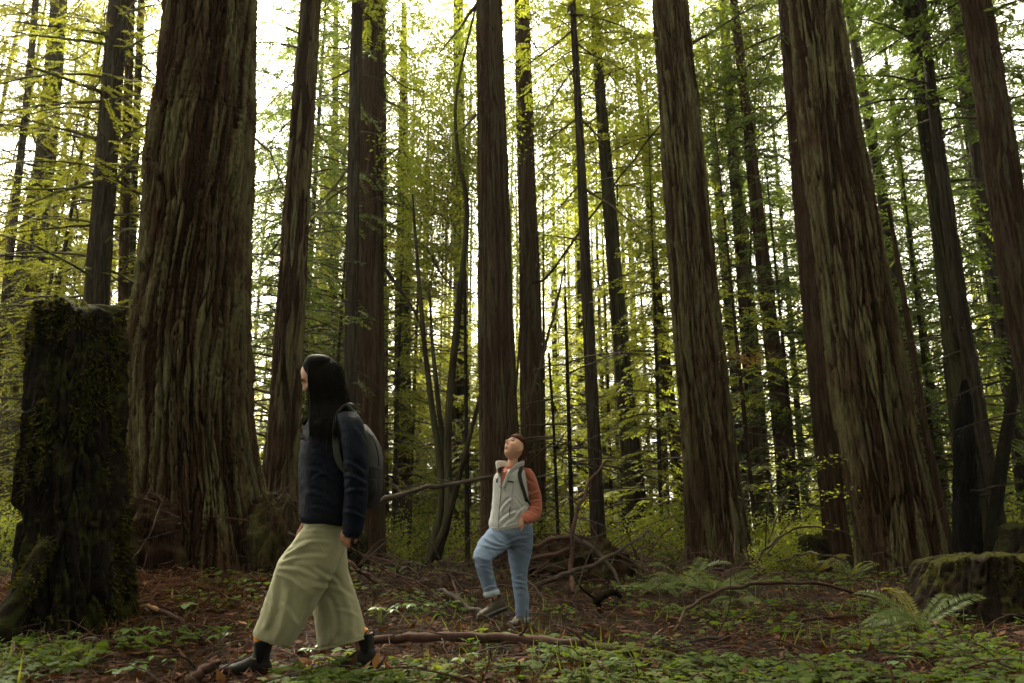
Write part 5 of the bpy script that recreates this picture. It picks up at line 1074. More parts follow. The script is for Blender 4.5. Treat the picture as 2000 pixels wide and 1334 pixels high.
ELASTIC = cloth_mat('elastic_gusset', (0.008, 0.008, 0.009), 0.2, 0.9, 0.1, 80, 0.4, 0.004)
PACK_GREY = cloth_mat('grey_pack_fabric', (0.050, 0.050, 0.054), 0.2, 0.8, 0.2, 14, 0.4, 0.012, 0.2); PACK_BLACK = cloth_mat('black_pack_fabric', (0.012, 0.012, 0.013), 0.2, 0.8, 0.2, 14, 0.3, 0.01)
STRAP_GREY = cloth_mat('grey_green_webbing', (0.042, 0.048, 0.042), 0.15, 0.85)
FLEECE = cloth_mat('grey_fleece', (0.38, 0.385, 0.39), 0.10, 0.95, 0.1, 11, 0.5, 0.014, 0.5, 0.3); FLEECE_SEAM = cloth_mat('fleece_seam', (0.27, 0.26, 0.245), 0.1, 0.9)
RUST = cloth_mat('rust_jersey', (0.28, 0.085, 0.056), 0.12, 0.9, 0.15, 14, 0.5, 0.014, 0.2, 0.15)
DENIM = cloth_mat('blue_denim', (0.145, 0.195, 0.290), 0.16, 0.9, 0.15, 13, 0.5, 0.012, 0.4); DENIM_IN = cloth_mat('pale_denim_cuff', (0.30, 0.36, 0.42), 0.12, 0.9)
SHOE_B = cloth_mat('brown_shoe', (0.055, 0.042, 0.030), 0.25, 0.7, 0.3, 40, 0.3, 0.006); SHOE_TRIM = cloth_mat('grey_shoe_trim', (0.13, 0.12, 0.11), 0.2, 0.7)
LIP = simple('lip', (0.20, 0.055, 0.05), (0.25, 0.075, 0.065), 30, 0.5, 0.4, bump=0, attr=False); DARK = simple('dark_detail', (0.012, 0.010, 0.010), (0.02, 0.017, 0.016), 30, 0.6, 0.3, bump=0, attr=False)
EYE = simple('eye_white', (0.62, 0.60, 0.57), (0.70, 0.68, 0.65), 30, 0.25, 0.5, bump=0, attr=False); ZIP = simple('zip_metal', (0.13, 0.125, 0.12), (0.2, 0.19, 0.18), 60, 0.5, 0.5, bump=0, attr=False)

def rows_loft(P, k=48, e=2.0, cap=True):
    """closed loft through rings given as centre, half vector h, depth vector d (n,3 each)"""
    c, h, d = P; n = len(c); th = np.arange(k) * 2 * math.pi / k
    ca = np.sign(np.cos(th)) * np.abs(np.cos(th)) ** (2 / e); sa = np.sign(np.sin(th)) * np.abs(np.sin(th)) ** (2 / e)
    V = c[:, None, :] + h[:, None, :] * ca[None, :, None] + d[:, None, :] * sa[None, :, None]
    V = V.reshape(-1, 3); i = np.arange(n - 1)[:, None] * k; j = np.arange(k)[None, :]; j2 = (j + 1) % k
    Q = np.stack([i + j, i + j2, i + k + j2, i + k + j], -1).reshape(-1, 4)
    V = np.vstack([V, c[0], c[-1]]); b = n * k; jj = np.arange(k); jn = (jj + 1) % k
    T = np.vstack([np.stack([jn, jj, np.full(k, b)], 1), np.stack([(n - 1) * k + jj, (n - 1) * k + jn, np.full(k, b + 1)], 1)])
    return V, Q, T
def edge_loft(rows, Y, n=40, k=48, e=2.0):
    """rows: (left px, left py, right px, right py, dy, half depth): the outline of the piece in the photograph, with its real distance and depth"""
    r = np.array([np.concatenate([at(a[0], a[1], Y + a[4]), at(a[2], a[3], Y + a[4]), [a[5]]]) for a in rows]); r = spline(r, n)
    c = (r[:, 0:3] + r[:, 3:6]) / 2; h = (r[:, 3:6] - r[:, 0:3]) / 2; d = np.zeros_like(c); d[:, 1] = np.maximum(r[:, 6], 0.002)
    return rows_loft((c, h, d), k, e)
def limb(pts, Y, n=24, k=20):
    """pts: (px, py, dy, radius)"""
    r = spline(np.array([np.append(at(p[0], p[1], Y + p[2]), p[3]) for p in pts]), n)
    return tube_arrays(r[:, :3], np.maximum(r[:, 3], 0.002), k)
def limb3(P, r, n=20, k=14):
    q = spline(np.column_stack([np.asarray(P, float), np.asarray(r, float)]), n); return tube_arrays(q[:, :3], np.maximum(q[:, 3], 0.0015), k)
def fuse(name, pieces, voxel, smooth=3, keep=1.0, wrinkle=None):
    """one continuous surface grown over overlapping closed pieces"""
    mb = MB()
    for V, Q, T in pieces: mb.add(V, Q, T)
    me = mb.mesh(name); o = bpy.data.objects.new('fuse', me); sc.collection.objects.link(o)
    m = o.modifiers.new('r', 'REMESH'); m.mode = 'VOXEL'; m.voxel_size = voxel
    m = o.modifiers.new('s', 'SMOOTH'); m.iterations = smooth; m.factor = 0.5
    if keep < 1: m = o.modifiers.new('d', 'DECIMATE'); m.ratio = keep
    dg = bpy.context.evaluated_depsgraph_get(); out = bpy.data.meshes.new_from_object(o.evaluated_get(dg))
    bpy.data.objects.remove(o); bpy.data.meshes.remove(me); out.name = name; out.materials.clear()
    n = len(out.vertices); V = np.empty(n * 3, np.float32); out.vertices.foreach_get('co', V); V = V.reshape(-1, 3).astype(float)
    N = np.empty(n * 3, np.float32); out.vertex_normals.foreach_get('vector', N); N = N.reshape(-1, 3)
    if wrinkle is not None: V = V + N * wrinkle(V, N)[:, None]
    out.vertices.foreach_set('co', V.astype(np.float32).ravel()); out.polygons.foreach_set('use_smooth', np.ones(len(out.polygons), bool)); out.update()
    return out
def shift(me, base):
    n = len(me.vertices); V = np.empty(n * 3, np.float32); me.vertices.foreach_get('co', V); V = V.reshape(-1, 3) - np.asarray(base, np.float32)
    me.vertices.foreach_set('co', V.ravel()); me.update(); return me
def put(name, arr, mat, parent, base, smooth=True):
    V, Q, T = arr; return link(name, mesh_np(name, V - base, Q, T, {'rnd': np.full(len(V), 0.5)}, smooth=smooth), [mat], parent)
def folds(seed, amp, sx, sz, diag=0.0):
    def f(V, N):
        u = V[:, 2] + diag * V[:, 0]
        a = vn(V[:, 0] * sx + 2 * vn(V[:, 0] * 3, V[:, 1] * 3, V[:, 2] * 3, seed), V[:, 1] * sx, u * sz, seed)
        b = vn(V[:, 0] * sx * 2.3, V[:, 1] * sx * 2.3, u * sz * 2.2, seed + 1)
        return amp * (1 - 2 * np.abs(a * 2 - 1)) * 0.6 + amp * 0.45 * (1 - 2 * np.abs(b * 2 - 1)) * 0.6
    return f
def creases(V, N, Y, segs, ymax):
    """raised folds of cloth along short lines (px0, py0, px1, py1, height, width) on the side towards ymax"""
    r = np.zeros(len(V)); m = 1 - sstep(ymax - 0.05, ymax, V[:, 1])
    for a0, b0, a1, b1, h, w_ in segs:
        p = at(a0, b0, Y)[[0, 2]]; q = at(a1, b1, Y)[[0, 2]]; d = q - p; P = V[:, [0, 2]] - p; t_ = np.clip((P @ d) / (d @ d), 0, 1); bow = 0.08 * np.sin(t_ * np.pi)
        n2 = np.array((-d[1], d[0])) / np.linalg.norm(d); sd2 = P @ n2 - bow * np.linalg.norm(d); al = P @ d / np.linalg.norm(d); L = np.linalg.norm(d)
        end = sstep(-0.02, 0.03, al) * (1 - sstep(L - 0.03, L + 0.03, al))
        r += m * end * h * (np.exp(-(sd2 / w_) ** 2) - 0.8 * np.exp(-((sd2 - 1.7 * w_) / (w_ * 0.9)) ** 2))
    return r
def basis(f, up):
    f = np.asarray(f, float) / np.linalg.norm(f); up = np.asarray(up, float); up = up - f * np.dot(up, f); up /= np.linalg.norm(up)
    return np.stack([f, np.cross(up, f), up])             # rows: forward, left, up
def sphere(k=40, m=28):
    th = np.arange(k) * 2 * math.pi / k; ph = np.linspace(0.02, math.pi - 0.02, m); P, TH = np.meshgrid(ph, th, indexing='ij')
    V = np.stack([np.sin(P) * np.cos(TH), np.sin(P) * np.sin(TH), np.cos(P)], -1).reshape(-1, 3)
    i = np.arange(m - 1)[:, None] * k; j = np.arange(k)[None, :]; j2 = (j + 1) % k
    Q = np.stack([i + j, i + k + j, i + k + j2, i + j2], -1).reshape(-1, 4)
    V = np.vstack([V, (0, 0, 1), (0, 0, -1)]); b = m * k; jj = np.arange(k); jn = (jj + 1) % k
    T = np.vstack([np.stack([np.full(k, b), jj, jn], 1), np.stack([np.full(k, b + 1), (m - 1) * k + jn, (m - 1) * k + jj], 1)])
    return V, Q, T
def ball(c, rx, B=np.eye(3), k=20, m=14):
    V, Q, T = sphere(k, m); return (V * np.asarray(rx)) @ B + np.asarray(c), Q, T
def g2(a, b, sa, sb): return np.exp(-(a / sa) ** 2 - (b / sb) ** 2)
def head_shape(U):
    """unit sphere directions to a head, forward +X, left +Y, up +Z, about 0.235 m tall"""
    x, y, z = np.where(U[:, 0] > 0, np.abs(U[:, 0]) ** 0.72, U[:, 0]) * 0.094, U[:, 1] * 0.076, U[:, 2] * 0.117
    low = np.clip(-z / 0.117, 0, 1)
    y = y * (1 - 0.38 * low ** 1.6); x = np.where(x > 0, x * (1 - 0.06 * low), x * (1 - 0.45 * low ** 1.3))
    fr = sstep(0.0, 0.05, x)
    dx = 0.026 * g2(y, z + 0.012, 0.012, 0.022) * fr + 0.013 * g2(y, z - 0.012, 0.008, 0.03) * fr          # nose and bridge
    dx = dx + 0.005 * g2(y, z - 0.036, 0.045, 0.010) * fr                                             # brow
    dx = dx - 0.016 * (g2(y - 0.031, z - 0.016, 0.017, 0.012) + g2(y + 0.031, z - 0.016, 0.017, 0.012)) * fr  # eye sockets
    dx = dx + 0.006 * (g2(y - 0.040, z + 0.016, 0.018, 0.016) + g2(y + 0.040, z + 0.016, 0.018, 0.016)) * fr  # cheeks
    dx = dx + 0.009 * g2(y, z + 0.052, 0.020, 0.0055) * fr + 0.009 * g2(y, z + 0.064, 0.018, 0.0055) * fr - 0.004 * g2(y, z + 0.058, 0.022, 0.002) * fr
    dx = dx - 0.005 * g2(y, z + 0.076, 0.022, 0.006) * fr + 0.013 * g2(y, z + 0.098, 0.024, 0.014) * fr    # chin
    return np.stack([x + dx, y, z], 1)
_HS = head_shape(sphere(180, 140)[0])
def face(y, z, out=0.0):
    """a point on the skin of the face"""
    f_ = _HS[_HS[:, 0] > 0]; q = np.argmin((f_[:, 1] - y) ** 2 + (f_[:, 2] - z) ** 2); return (f_[q, 0] + out, y, z)
def face_line(c, B, s, pts, r, out=0.0): return limb3([hp(c, B, face(y, z, out), s) for y, z in pts], r, 14, 8)
def head_piece(c, B, s=1.0):
    V, Q, T = sphere(96, 72); return (head_shape(V) * s) @ B + c, Q, T
def hp(c, B, p, s=1.0): return c + (np.asarray(p, float) * s) @ B
def ears(c, B, s):
    out = []
    for sg in (-1, 1):
        b2 = basis(B[0] * 0.25 + B[1] * sg, B[2] * 0.95 - B[0] * 0.25)
        out.append(ball(hp(c, B, (-0.008, sg * 0.074, -0.006), s), (0.008 * s, 0.016 * s, 0.031 * s), b2)); out.append(ball(hp(c, B, (-0.004, sg * 0.073, -0.030), s), (0.008 * s, 0.009 * s, 0.012 * s), b2))
    return out
def hand_pieces(w, d, nrm, s=1.0, curl=0.6, side=1):
    """palm, four unequal bent fingers and a thumb leaving the side of the palm"""
    d = np.asarray(d, float) / np.linalg.norm(d); nrm = np.asarray(nrm, float); nrm = nrm - d * np.dot(d, nrm); nrm /= np.linalg.norm(nrm); l = np.cross(nrm, d) * side
    P = []; c = np.array([w - d * 0.03, w + d * 0.02, w + d * 0.055, w + d * 0.088]) ; c = w + (c - w) * s
    P.append(rows_loft((c, l[None, :] * np.array([0.026, 0.032, 0.040, 0.038])[:, None] * s, nrm[None, :] * np.array([0.019, 0.016, 0.015, 0.011])[:, None] * s), 20))
    for q, (off, L) in enumerate(((0.029, 0.068), (0.010, 0.078), (-0.010, 0.072), (-0.028, 0.056))):
        b = w + (d * 0.076 + l * off) * s; a = curl * (0.85 + 0.1 * q)
        p1 = b + (d * math.cos(a * 0.5) - nrm * math.sin(a * 0.5)) * L * 0.45 * s; p2 = p1 + (d * math.cos(a * 1.2) - nrm * math.sin(a * 1.2)) * L * 0.32 * s; p3 = p2 + (d * math.cos(a * 1.8) - nrm * math.sin(a * 1.8)) * L * 0.25 * s
        P.append(limb3([b, p1, p2, p3], [0.0092 * s, 0.0088 * s, 0.0080 * s, 0.0062 * s], 14, 10))
    b = w + (d * 0.018 + l * 0.026) * s; t1 = b + (d * 0.030 + l * 0.024 - nrm * 0.012) * s; t2 = t1 + (d * 0.030 + l * 0.006 - nrm * 0.010) * s; t3 = t2 + (d * 0.022 - l * 0.004 - nrm * 0.006) * s
    P.append(limb3([b, t1, t2, t3], [0.013 * s, 0.011 * s, 0.0098 * s, 0.0075 * s], 14, 10))
    return P
def boot_arrays(ankle, toe_dir, L, s, shaft_h, up=(0, 0, 1), toe_w=0.050, shaft_r=0.052):
    """upper: a shaft that turns into the foot; sole: a welted slab under it. ankle = centre of the heel at sole height"""
    f = np.asarray(toe_dir, float); B = basis(f, up); o = np.asarray(ankle, float)
    X = lambda a, b, c: o + B[0] * a + B[1] * b + B[2] * c
    up_ = []
    # foot: sections from heel to toe (x, width, height)
    sec = [(-0.055, 0.020, 0.050), (-0.045, 0.034, 0.075), (-0.02, 0.040, 0.095), (0.03, 0.042, 0.100), (0.075, 0.044, 0.080), (0.12, toe_w, 0.062), (0.165, toe_w, 0.054), (0.20, toe_w * 0.86, 0.046), (0.222, toe_w * 0.55, 0.034), (0.230, toe_w * 0.2, 0.022)]
    sec = spline(np.array(sec), 26); k = L / 0.285
    c = np.array([X(a * k, 0, 0.018 + h * 0.5) for a, w_, h in sec]); hh = np.array([B[1] * w_ * s for a, w_, h in sec]); dd = np.array([B[2] * h * 0.5 for a, w_, h in sec])
    up_.append(rows_loft((c, hh, dd), 28, 2.5))
    sh = spline(np.array([(0.01, 0.038, 0.046, 0.05), (0.006, 0.040, 0.048, 0.10), (-0.002, 0.040, 0.046, 0.14), (-0.004, shaft_r * 0.86, shaft_r, shaft_h)]), 16)
    up_.append(rows_loft((np.array([X(a * k, 0, h) for a, w_, l_, h in sh]), np.array([B[1] * w_ for a, w_, l_, h in sh]), np.array([B[0] * l_ for a, w_, l_, h in sh])), 28))
    out = np.array([(-0.062, 0.012), (-0.058, 0.030), (-0.03, 0.040), (0.03, 0.040), (0.08, 0.043), (0.13, toe_w + 0.004), (0.18, toe_w + 0.003), (0.215, toe_w * 0.75), (0.236, toe_w * 0.35)]); out = spline(out, 24)
    c = np.array([X(a * k, 0, 0.013) for a, w_ in out]); so = rows_loft((c, np.array([B[1] * w_ * s for a, w_ in out]), np.array([B[2] * 0.014 for a in out])), 16, 5)
    return up_, so, B, X

# ------------------------------------------------ person walking left
YA = 4.6
rootA = at(610, 1318, YA); rootA[2] = gz(rootA[0], YA)
pa = thing('person', 'person with long black hair, navy jacket and wide sage trousers walking with bowed head', 'person', rootA)
PA = lambda px, py, dy=0.0: at(px, py, YA + dy)
hcA = PA(624, 736); BA = basis((-0.76, -0.05, -0.65), (-0.65, 0, 0.76)); sA = 1.0
footN = PA(506, 1322, -0.10); footN[2] = gz(footN[0], footN[1]) + 0.005
footF = PA(722, 1304, 0.10); footF[2] = gz(footF[0], footF[1]) + 0.01
bodyA = [head_piece(hcA, BA, sA)] + ears(hcA, BA, sA) + [
    limb([(634, 762, 0, 0.050), (645, 790, 0, 0.050), (652, 815, 0, 0.060)], YA),
    edge_loft([(625, 815, 680, 812, 0, 0.10), (618, 840, 682, 840, 0, 0.140), (614, 890, 682, 890, 0, 0.140), (612, 960, 676, 960, 0, 0.130), (608, 1025, 676, 1030, 0, 0.155), (612, 1060, 668, 1062, 0, 0.14)], YA, 30, 36),
    limb([(670, 838, -0.13, 0.045), (686, 880, -0.19, 0.040), (694, 940, -0.21, 0.040), (690, 1000, -0.20, 0.033), (686, 1032, -0.20, 0.026)], YA),
    limb([(655, 838, 0.13, 0.045), (634, 890, 0.20, 0.046), (622, 935, 0.22, 0.040), (606, 990, 0.20, 0.033), (598, 1022, 0.19, 0.026)], YA),
    limb([(636, 1045, -0.08, 0.085), (600, 1080, -0.09, 0.075), (576, 1115, -0.10, 0.055), (548, 1170, -0.10, 0.052), (512, 1240, -0.10, 0.036), (506, 1285, -0.10, 0.036)], YA),
    limb([(645, 1045, 0.08, 0.085), (648, 1095, 0.09, 0.070), (656, 1140, 0.10, 0.054), (680, 1190, 0.10, 0.052), (702, 1245, 0.10, 0.036), (712, 1275, 0.10, 0.036)], YA)]
bodyA += hand_pieces(PA(686, 1021, -0.20), (-0.35, -0.05, -1), (-0.3, -1, 0.1), 0.95, 0.7, 1) + hand_pieces(PA(598, 1024, 0.19), (-0.25, -0.05, -1), (-0.3, 1, 0.1), 0.95, 0.7, -1)
for fo, d in ((footN, (-1, -0.12, 0.0)), (footF, (-1, 0.05, -0.30))):
    B = basis(d, (0, 0, 1)); bodyA.append(limb3([fo + B[2] * 0.09, fo + B[0] * 0.05 + B[2] * 0.055, fo + B[0] * 0.14 + B[2] * 0.04], [0.034, 0.032, 0.026]))
link('body', shift(fuse('body', bodyA, 0.0045, 2, 0.22), rootA), [SKIN_A], pa)
for sg in (-1, 1):
    put('eyelash', face_line(hcA, BA, sA, [(sg * 0.020, 0.010), (sg * 0.031, 0.006), (sg * 0.043, 0.010)], [0.001, 0.0022, 0.001]), DARK, pa, rootA)
    put('eyebrow', face_line(hcA, BA, sA, [(sg * 0.014, 0.034), (sg * 0.032, 0.040), (sg * 0.048, 0.034)], [0.002, 0.0028, 0.001]), HAIR_A, pa, rootA)
put('lips', face_line(hcA, BA, sA, [(-0.020, -0.058), (-0.008, -0.056), (0, -0.057), (0.008, -0.056), (0.020, -0.058)], [0.002, 0.0055, 0.006, 0.0055, 0.002], -0.001), LIP, pa, rootA)
# long straight hair: cap, curtain on each side, back fall
hairA = [edge_loft([(616, 693, 632, 693, 0, 0.02), (602, 697, 648, 699, 0, 0.058), (595, 707, 657, 708, 0, 0.082), (592, 717, 662, 720, 0, 0.092), (595, 732, 667, 735, 0, 0.098), (601, 752, 671, 752, 0, 0.101), (604, 775, 676, 775, 0, 0.104), (605, 800, 680, 800, 0, 0.135), (605, 822, 678, 824, 0, 0.186), (607, 838, 672, 842, 0, 0.218), (618, 850, 662, 852, 0, 0.220)], YA, 60, 60, 2.2)]
Vh, Qh, Th = hairA[0]
loc = (Vh - hcA) @ BA.T
carve = sstep(0.045, 0.075, loc[:, 0]) * (np.abs(loc[:, 1]) < 0.072) * (loc[:, 2] < 0.062)      # open at the face
Vh = Vh - np.outer(carve * 0.035, BA[0]); hairA[0] = (Vh, Qh, Th)
for q in range(22):                                                                   # locks down the side, a few swinging forward
    a = q / 21; y0 = -0.098 - 0.010 * math.sin(math.pi * a) + 0.004 * math.sin(q * 2.1); x0 = 607 + 64 * a
    hairA.append(limb([(622 + 14 * a, 697, -0.02, 0.006), (606 + 52 * a, 714, -0.068 - 0.012 * math.sin(math.pi * a), 0.010), (604 + 64 * a, 742, y0 * 0.94, 0.011), (x0, 780, y0, 0.011), (x0 - 1 + 2 * math.sin(q), 820, y0 - 0.072, 0.010), (x0 - 2 + 3 * math.sin(q * 1.7), 852 + 3 * math.sin(q * 3.3), y0 - 0.120, 0.004)], YA, 26, 8))
hairA.append(limb([(606, 775, -0.075, 0.010), (604, 805, -0.08, 0.011), (599, 820, -0.085, 0.009), (588, 829, -0.09, 0.003)], YA, 16, 8))
hairA.append(limb([(607, 780, -0.05, 0.010), (606, 810, -0.06, 0.012), (600, 826, -0.07, 0.008), (592, 831, -0.08, 0.003)], YA, 16, 8))
link('hair', shift(fuse('hair', hairA, 0.0045, 2, 0.5, lambda V, N: 0.0015 * (vn(V[:, 0] * 160, V[:, 1] * 160, V[:, 2] * 5, 3) - 0.5)), rootA), [HAIR_A], pa)
mb = MB(); rngh = np.random.default_rng(9)
for q in range(170):                                       # fine loose strands over the long fall of hair
    a = rngh.random(); x0 = 605 + 72 * a + rngh.normal(0, 1.5); y0 = -0.104 - 0.014 * math.sin(math.pi * a) - rngh.uniform(0, 0.006)
    C = spline(np.array([at(px, py, YA + dy) for px, py, dy in [(618 + 22 * a, 698, -0.035), (603 + 58 * a, 714, -0.082), (602 + 68 * a, 745, y0 * 0.97), (x0, 785, y0 - 0.010), (x0 + rngh.normal(0, 2), 820, y0 - 0.082), (x0 + rngh.normal(-2, 4), 846 + rngh.uniform(0, 16), y0 - 0.118)]]), 20)
    V, Q, T = tube_arrays(C - rootA, np.full(20, 0.0013), 4, caps=False); mb.add(V, Q, None, rngh.random())
for q in range(40):                                        # flyaways along the outline
    b = rngh.random(); side = rngh.random() < 0.5
    if side: pts = [(640 + 10 * b, 698 + 3 * b, 0), (662 + 6 * b, 720, 0.02), (672 + 7 * b, 760, 0.02), (680 + 8 * b, 795 + 10 * b, 0.0)]
    else: pts = [(606, 735, -0.07), (602 - 3 * b, 770, -0.08), (600 - 6 * b, 805, -0.09), (590 - 8 * b, 830 + 8 * b, -0.1)]
    V, Q, T = tube_arrays(spline(np.array([at(px + rngh.normal(0, 1.5), py, YA + dy + rngh.normal(0, 0.03)) for px, py, dy in pts]), 14) - rootA, np.full(14, 0.0009), 4, caps=False); mb.add(V, Q, None, rngh.random())
tag(link('loose_strands', mb.mesh('loose_strands'), [HAIR_A], pa), kind='stuff')
# jacket
jk = [edge_loft([(622, 816, 684, 808, 0, 0.10), (606, 828, 694, 826, 0, 0.175), (595, 850, 700, 850, 0, 0.200), (590, 885, 702, 885, 0, 0.205), (588, 930, 702, 930, 0, 0.205), (588, 980, 700, 980, 0, 0.205), (589, 1012, 696, 1014, 0, 0.200), (594, 1023, 690, 1028, 0, 0.185)], YA, 50, 60, 2.3),
      edge_loft([(655, 812, 694, 806, -0.13, 0.06), (660, 835, 708, 828, -0.17, 0.075), (668, 875, 716, 872, -0.20, 0.075), (674, 930, 719, 930, -0.21, 0.072), (672, 985, 715, 985, -0.205, 0.066), (671, 1025, 708, 1028, -0.20, 0.056), (671, 1044, 702, 1048, -0.20, 0.048)], YA, 40, 40),
      edge_loft([(640, 815, 680, 812, 0.13, 0.06), (618, 870, 662, 880, 0.19, 0.070), (604, 930, 648, 935, 0.22, 0.066), (592, 985, 632, 990, 0.205, 0.060), (588, 1020, 618, 1026, 0.19, 0.048)], YA, 34, 36),
      limb([(618, 822, -0.06, 0.022), (640, 808, -0.115, 0.028), (668, 800, -0.09, 0.030), (682, 797, 0.0, 0.030), (668, 800, 0.09, 0.030), (640, 808, 0.115, 0.028), (618, 822, 0.06, 0.022)], YA, 40, 12)]
def jack_w(V, N):
    f = folds(5, 0.007, 6, 9, 0.9)(V, N) + folds(6, 0.002, 16, 22, -0.7)(V, N)
    zb = np.abs(np.sin((V[:, 2] - rootA[2]) * 2 * math.pi / 0.115)) ** 0.35                     # quilted cross seams, soft
    return f - 0.0004 * (1 - zb) + creases(V, N, YA - 0.2, [(610, 880, 650, 905, 0.007, 0.012), (604, 915, 655, 945, 0.008, 0.013), (602, 960, 650, 985, 0.008, 0.013), (606, 990, 655, 1008, 0.006, 0.010), (612, 935, 640, 925, 0.005, 0.009), (676, 905, 712, 925, 0.008, 0.011), (674, 930, 714, 945, 0.008, 0.011), (676, 965, 712, 960, 0.006, 0.010), (674, 1000, 708, 1010, 0.006, 0.010), (690, 835, 710, 870, 0.006, 0.012)], YA - 0.05)
link('jacket', shift(fuse('jacket', jk, 0.007, 3, 1.0, jack_w), rootA), [NAVY], pa)
put('jacket_cuff', edge_loft([(671, 1040, 703, 1044, -0.20, 0.047), (673, 1049, 700, 1053, -0.20, 0.043)], YA, 8, 28), NAVY_KNIT, pa, rootA)
put('drawcord', limb([(596, 852, -0.10, 0.004), (588, 848, -0.13, 0.004), (589, 858, -0.15, 0.004), (594, 853, -0.12, 0.004), (590, 872, -0.13, 0.004), (589, 888, -0.12, 0.004)], YA, 30, 8), NAVY_KNIT, pa, rootA)
put('side_seam', limb([(640, 845, -0.208, 0.003), (637, 900, -0.2065, 0.003), (636, 960, -0.2065, 0.003), (637, 1015, -0.203, 0.003)], YA, 30, 6), NAVY_KNIT, pa, rootA)
# trousers
tr = [edge_loft([(598, 1012, 676, 1018, 0, 0.165), (596, 1030, 674, 1040, 0, 0.175), (594, 1055, 672, 1068, 0, 0.175), (598, 1080, 664, 1090, 0, 0.15)], YA, 20, 48),
      edge_loft([(602, 1022, 662, 1040, -0.06, 0.10), (585, 1044, 664, 1068, -0.08, 0.105), (558, 1080, 655, 1108, -0.09, 0.100), (544, 1102, 640, 1136, -0.10, 0.100), (529, 1150, 622, 1168, -0.10, 0.102), (514, 1198, 598, 1212, -0.10, 0.106), (500, 1235, 566, 1260, -0.10, 0.106)], YA, 60, 60, 2.7),
      edge_loft([(612, 1035, 674, 1040, 0.07, 0.10), (606, 1070, 674, 1075, 0.08, 0.115), (606, 1120, 679, 1120, 0.09, 0.115), (612, 1165, 692, 1160, 0.10, 0.104), (618, 1205, 704, 1200, 0.10, 0.106), (626, 1264, 714, 1242, 0.10, 0.106)], YA, 60, 60, 2.7)]
kn = PA(548, 1108, -0.2)
def trou_w(V, N):
    r = np.linalg.norm(V - kn, axis=1); a = np.arctan2(V[:, 2] - kn[2], V[:, 0] - kn[0])
    ray_ = 0.005 * np.sin(a * 9 + 3 * vn(V[:, 0] * 6, V[:, 2] * 6, 0, 3)) * sstep(0.05, 0.12, r) * (1 - sstep(0.2, 0.42, r)) * (1 - sstep(YA - 0.20, YA - 0.15, V[:, 1]))
    h = np.clip((V[:, 2] - rootA[2] - 0.2) / 0.5, 0, 1)
    vert = 0.010 * (1 - h) * (1 - 2 * np.abs(2 * vn(V[:, 0] * 13 + V[:, 2] * 4, V[:, 1] * 13, V[:, 2] * 1.5, 8) - 1)) * 0.7
    return ray_ + vert + folds(11, 0.006, 5, 8, 1.0)(V, N) + folds(12, 0.0018, 15, 19, -0.8)(V, N) + creases(V, N, YA - 0.1, [(552, 1104, 640, 1088, 0.008, 0.012), (548, 1112, 625, 1128, 0.009, 0.013), (556, 1096, 610, 1064, 0.007, 0.010), (546, 1120, 600, 1150, 0.007, 0.012), (572, 1072, 650, 1060, 0.006, 0.010), (600, 1040, 655, 1044, 0.005, 0.009), (545, 1135, 528, 1228, 0.010, 0.017), (572, 1150, 548, 1246, 0.009, 0.016), (600, 1160, 572, 1240, 0.007, 0.013), (560, 1175, 585, 1215, 0.006, 0.010), (528, 1170, 548, 1200, 0.005, 0.009)], YA) + creases(V, N, YA + 0.05, [(628, 1110, 668, 1150, 0.008, 0.012), (632, 1140, 690, 1172, 0.008, 0.012), (640, 1165, 652, 1250, 0.009, 0.016), (672, 1160, 690, 1240, 0.009, 0.016), (655, 1190, 700, 1205, 0.005, 0.010)], YA + 0.10)
link('trousers', shift(fuse('trousers', tr, 0.0065, 3, 1.0, trou_w), rootA), [SAGE], pa)
put('hem', edge_loft([(501, 1228, 569, 1253, -0.10, 0.107), (497.5, 1237, 566, 1263, -0.10, 0.111)], YA, 6, 60, 2.7), SAGE, pa, rootA)
put('hem', edge_loft([(623, 1258, 714.5, 1236, 0.10, 0.108), (625, 1269, 717, 1246, 0.10, 0.111)], YA, 6, 60, 2.7), SAGE, pa, rootA)
put('pocket_seam', limb([(618, 1034, -0.170, 0.0025), (622, 1058, -0.183, 0.0025), (632, 1078, -0.186, 0.0025)], YA, 16, 6), SAGE, pa, rootA)
# socks and boots
for nm, fo, d, up, (sx, sy) in (('boot', footN, (-1, -0.12, 0.02), (0.02, 0, 1), (510, 1246)), ('boot', footF, (-1, 0.05, -0.22), (-0.22, 0, 1), (703, 1250))):
    dy = fo[1] - YA
    u, so, B, X = boot_arrays(fo, d, 0.30, 1.0, 0.185, up)
    b = link(nm, shift(fuse('boot', u, 0.005, 3, 1.0, folds(17, 0.0025, 20, 26)), rootA), [BOOT], pa)
    put('sole', so, SOLE, b, rootA)
    for sg in (-1, 1):
        gs = rows_loft((np.array([X(0.0, sg * 0.040, 0.085), X(-0.002, sg * 0.0425, 0.125), X(-0.004, sg * 0.0455, 0.182)]), np.array([B[0] * 0.010, B[0] * 0.024, B[0] * 0.032]), np.array([B[1] * 0.004] * 3)), 16)
        put('elastic_gusset', gs, ELASTIC, b, rootA)
    put('pull_tab', rows_loft((np.array([X(-0.052, 0, 0.165), X(-0.058, 0, 0.19), X(-0.054, 0, 0.208)]), np.array([B[1] * 0.010] * 3), np.array([B[0] * 0.003] * 3)), 12), ELASTIC, b, rootA)
    c0 = X(-0.004, 0, 0.17); c1 = PA(sx, sy - 14, dy)
    put('sock', limb3([c0, (c0 + c1) / 2, c1], [0.042, 0.043, 0.041], 12, 24), ORANGE, pa, rootA)
    put('sock_band', limb3([c0 + (c1 - c0) * 0.12, c0 + (c1 - c0) * 0.34], [0.0445, 0.0445], 6, 24), TEAL, pa, rootA)
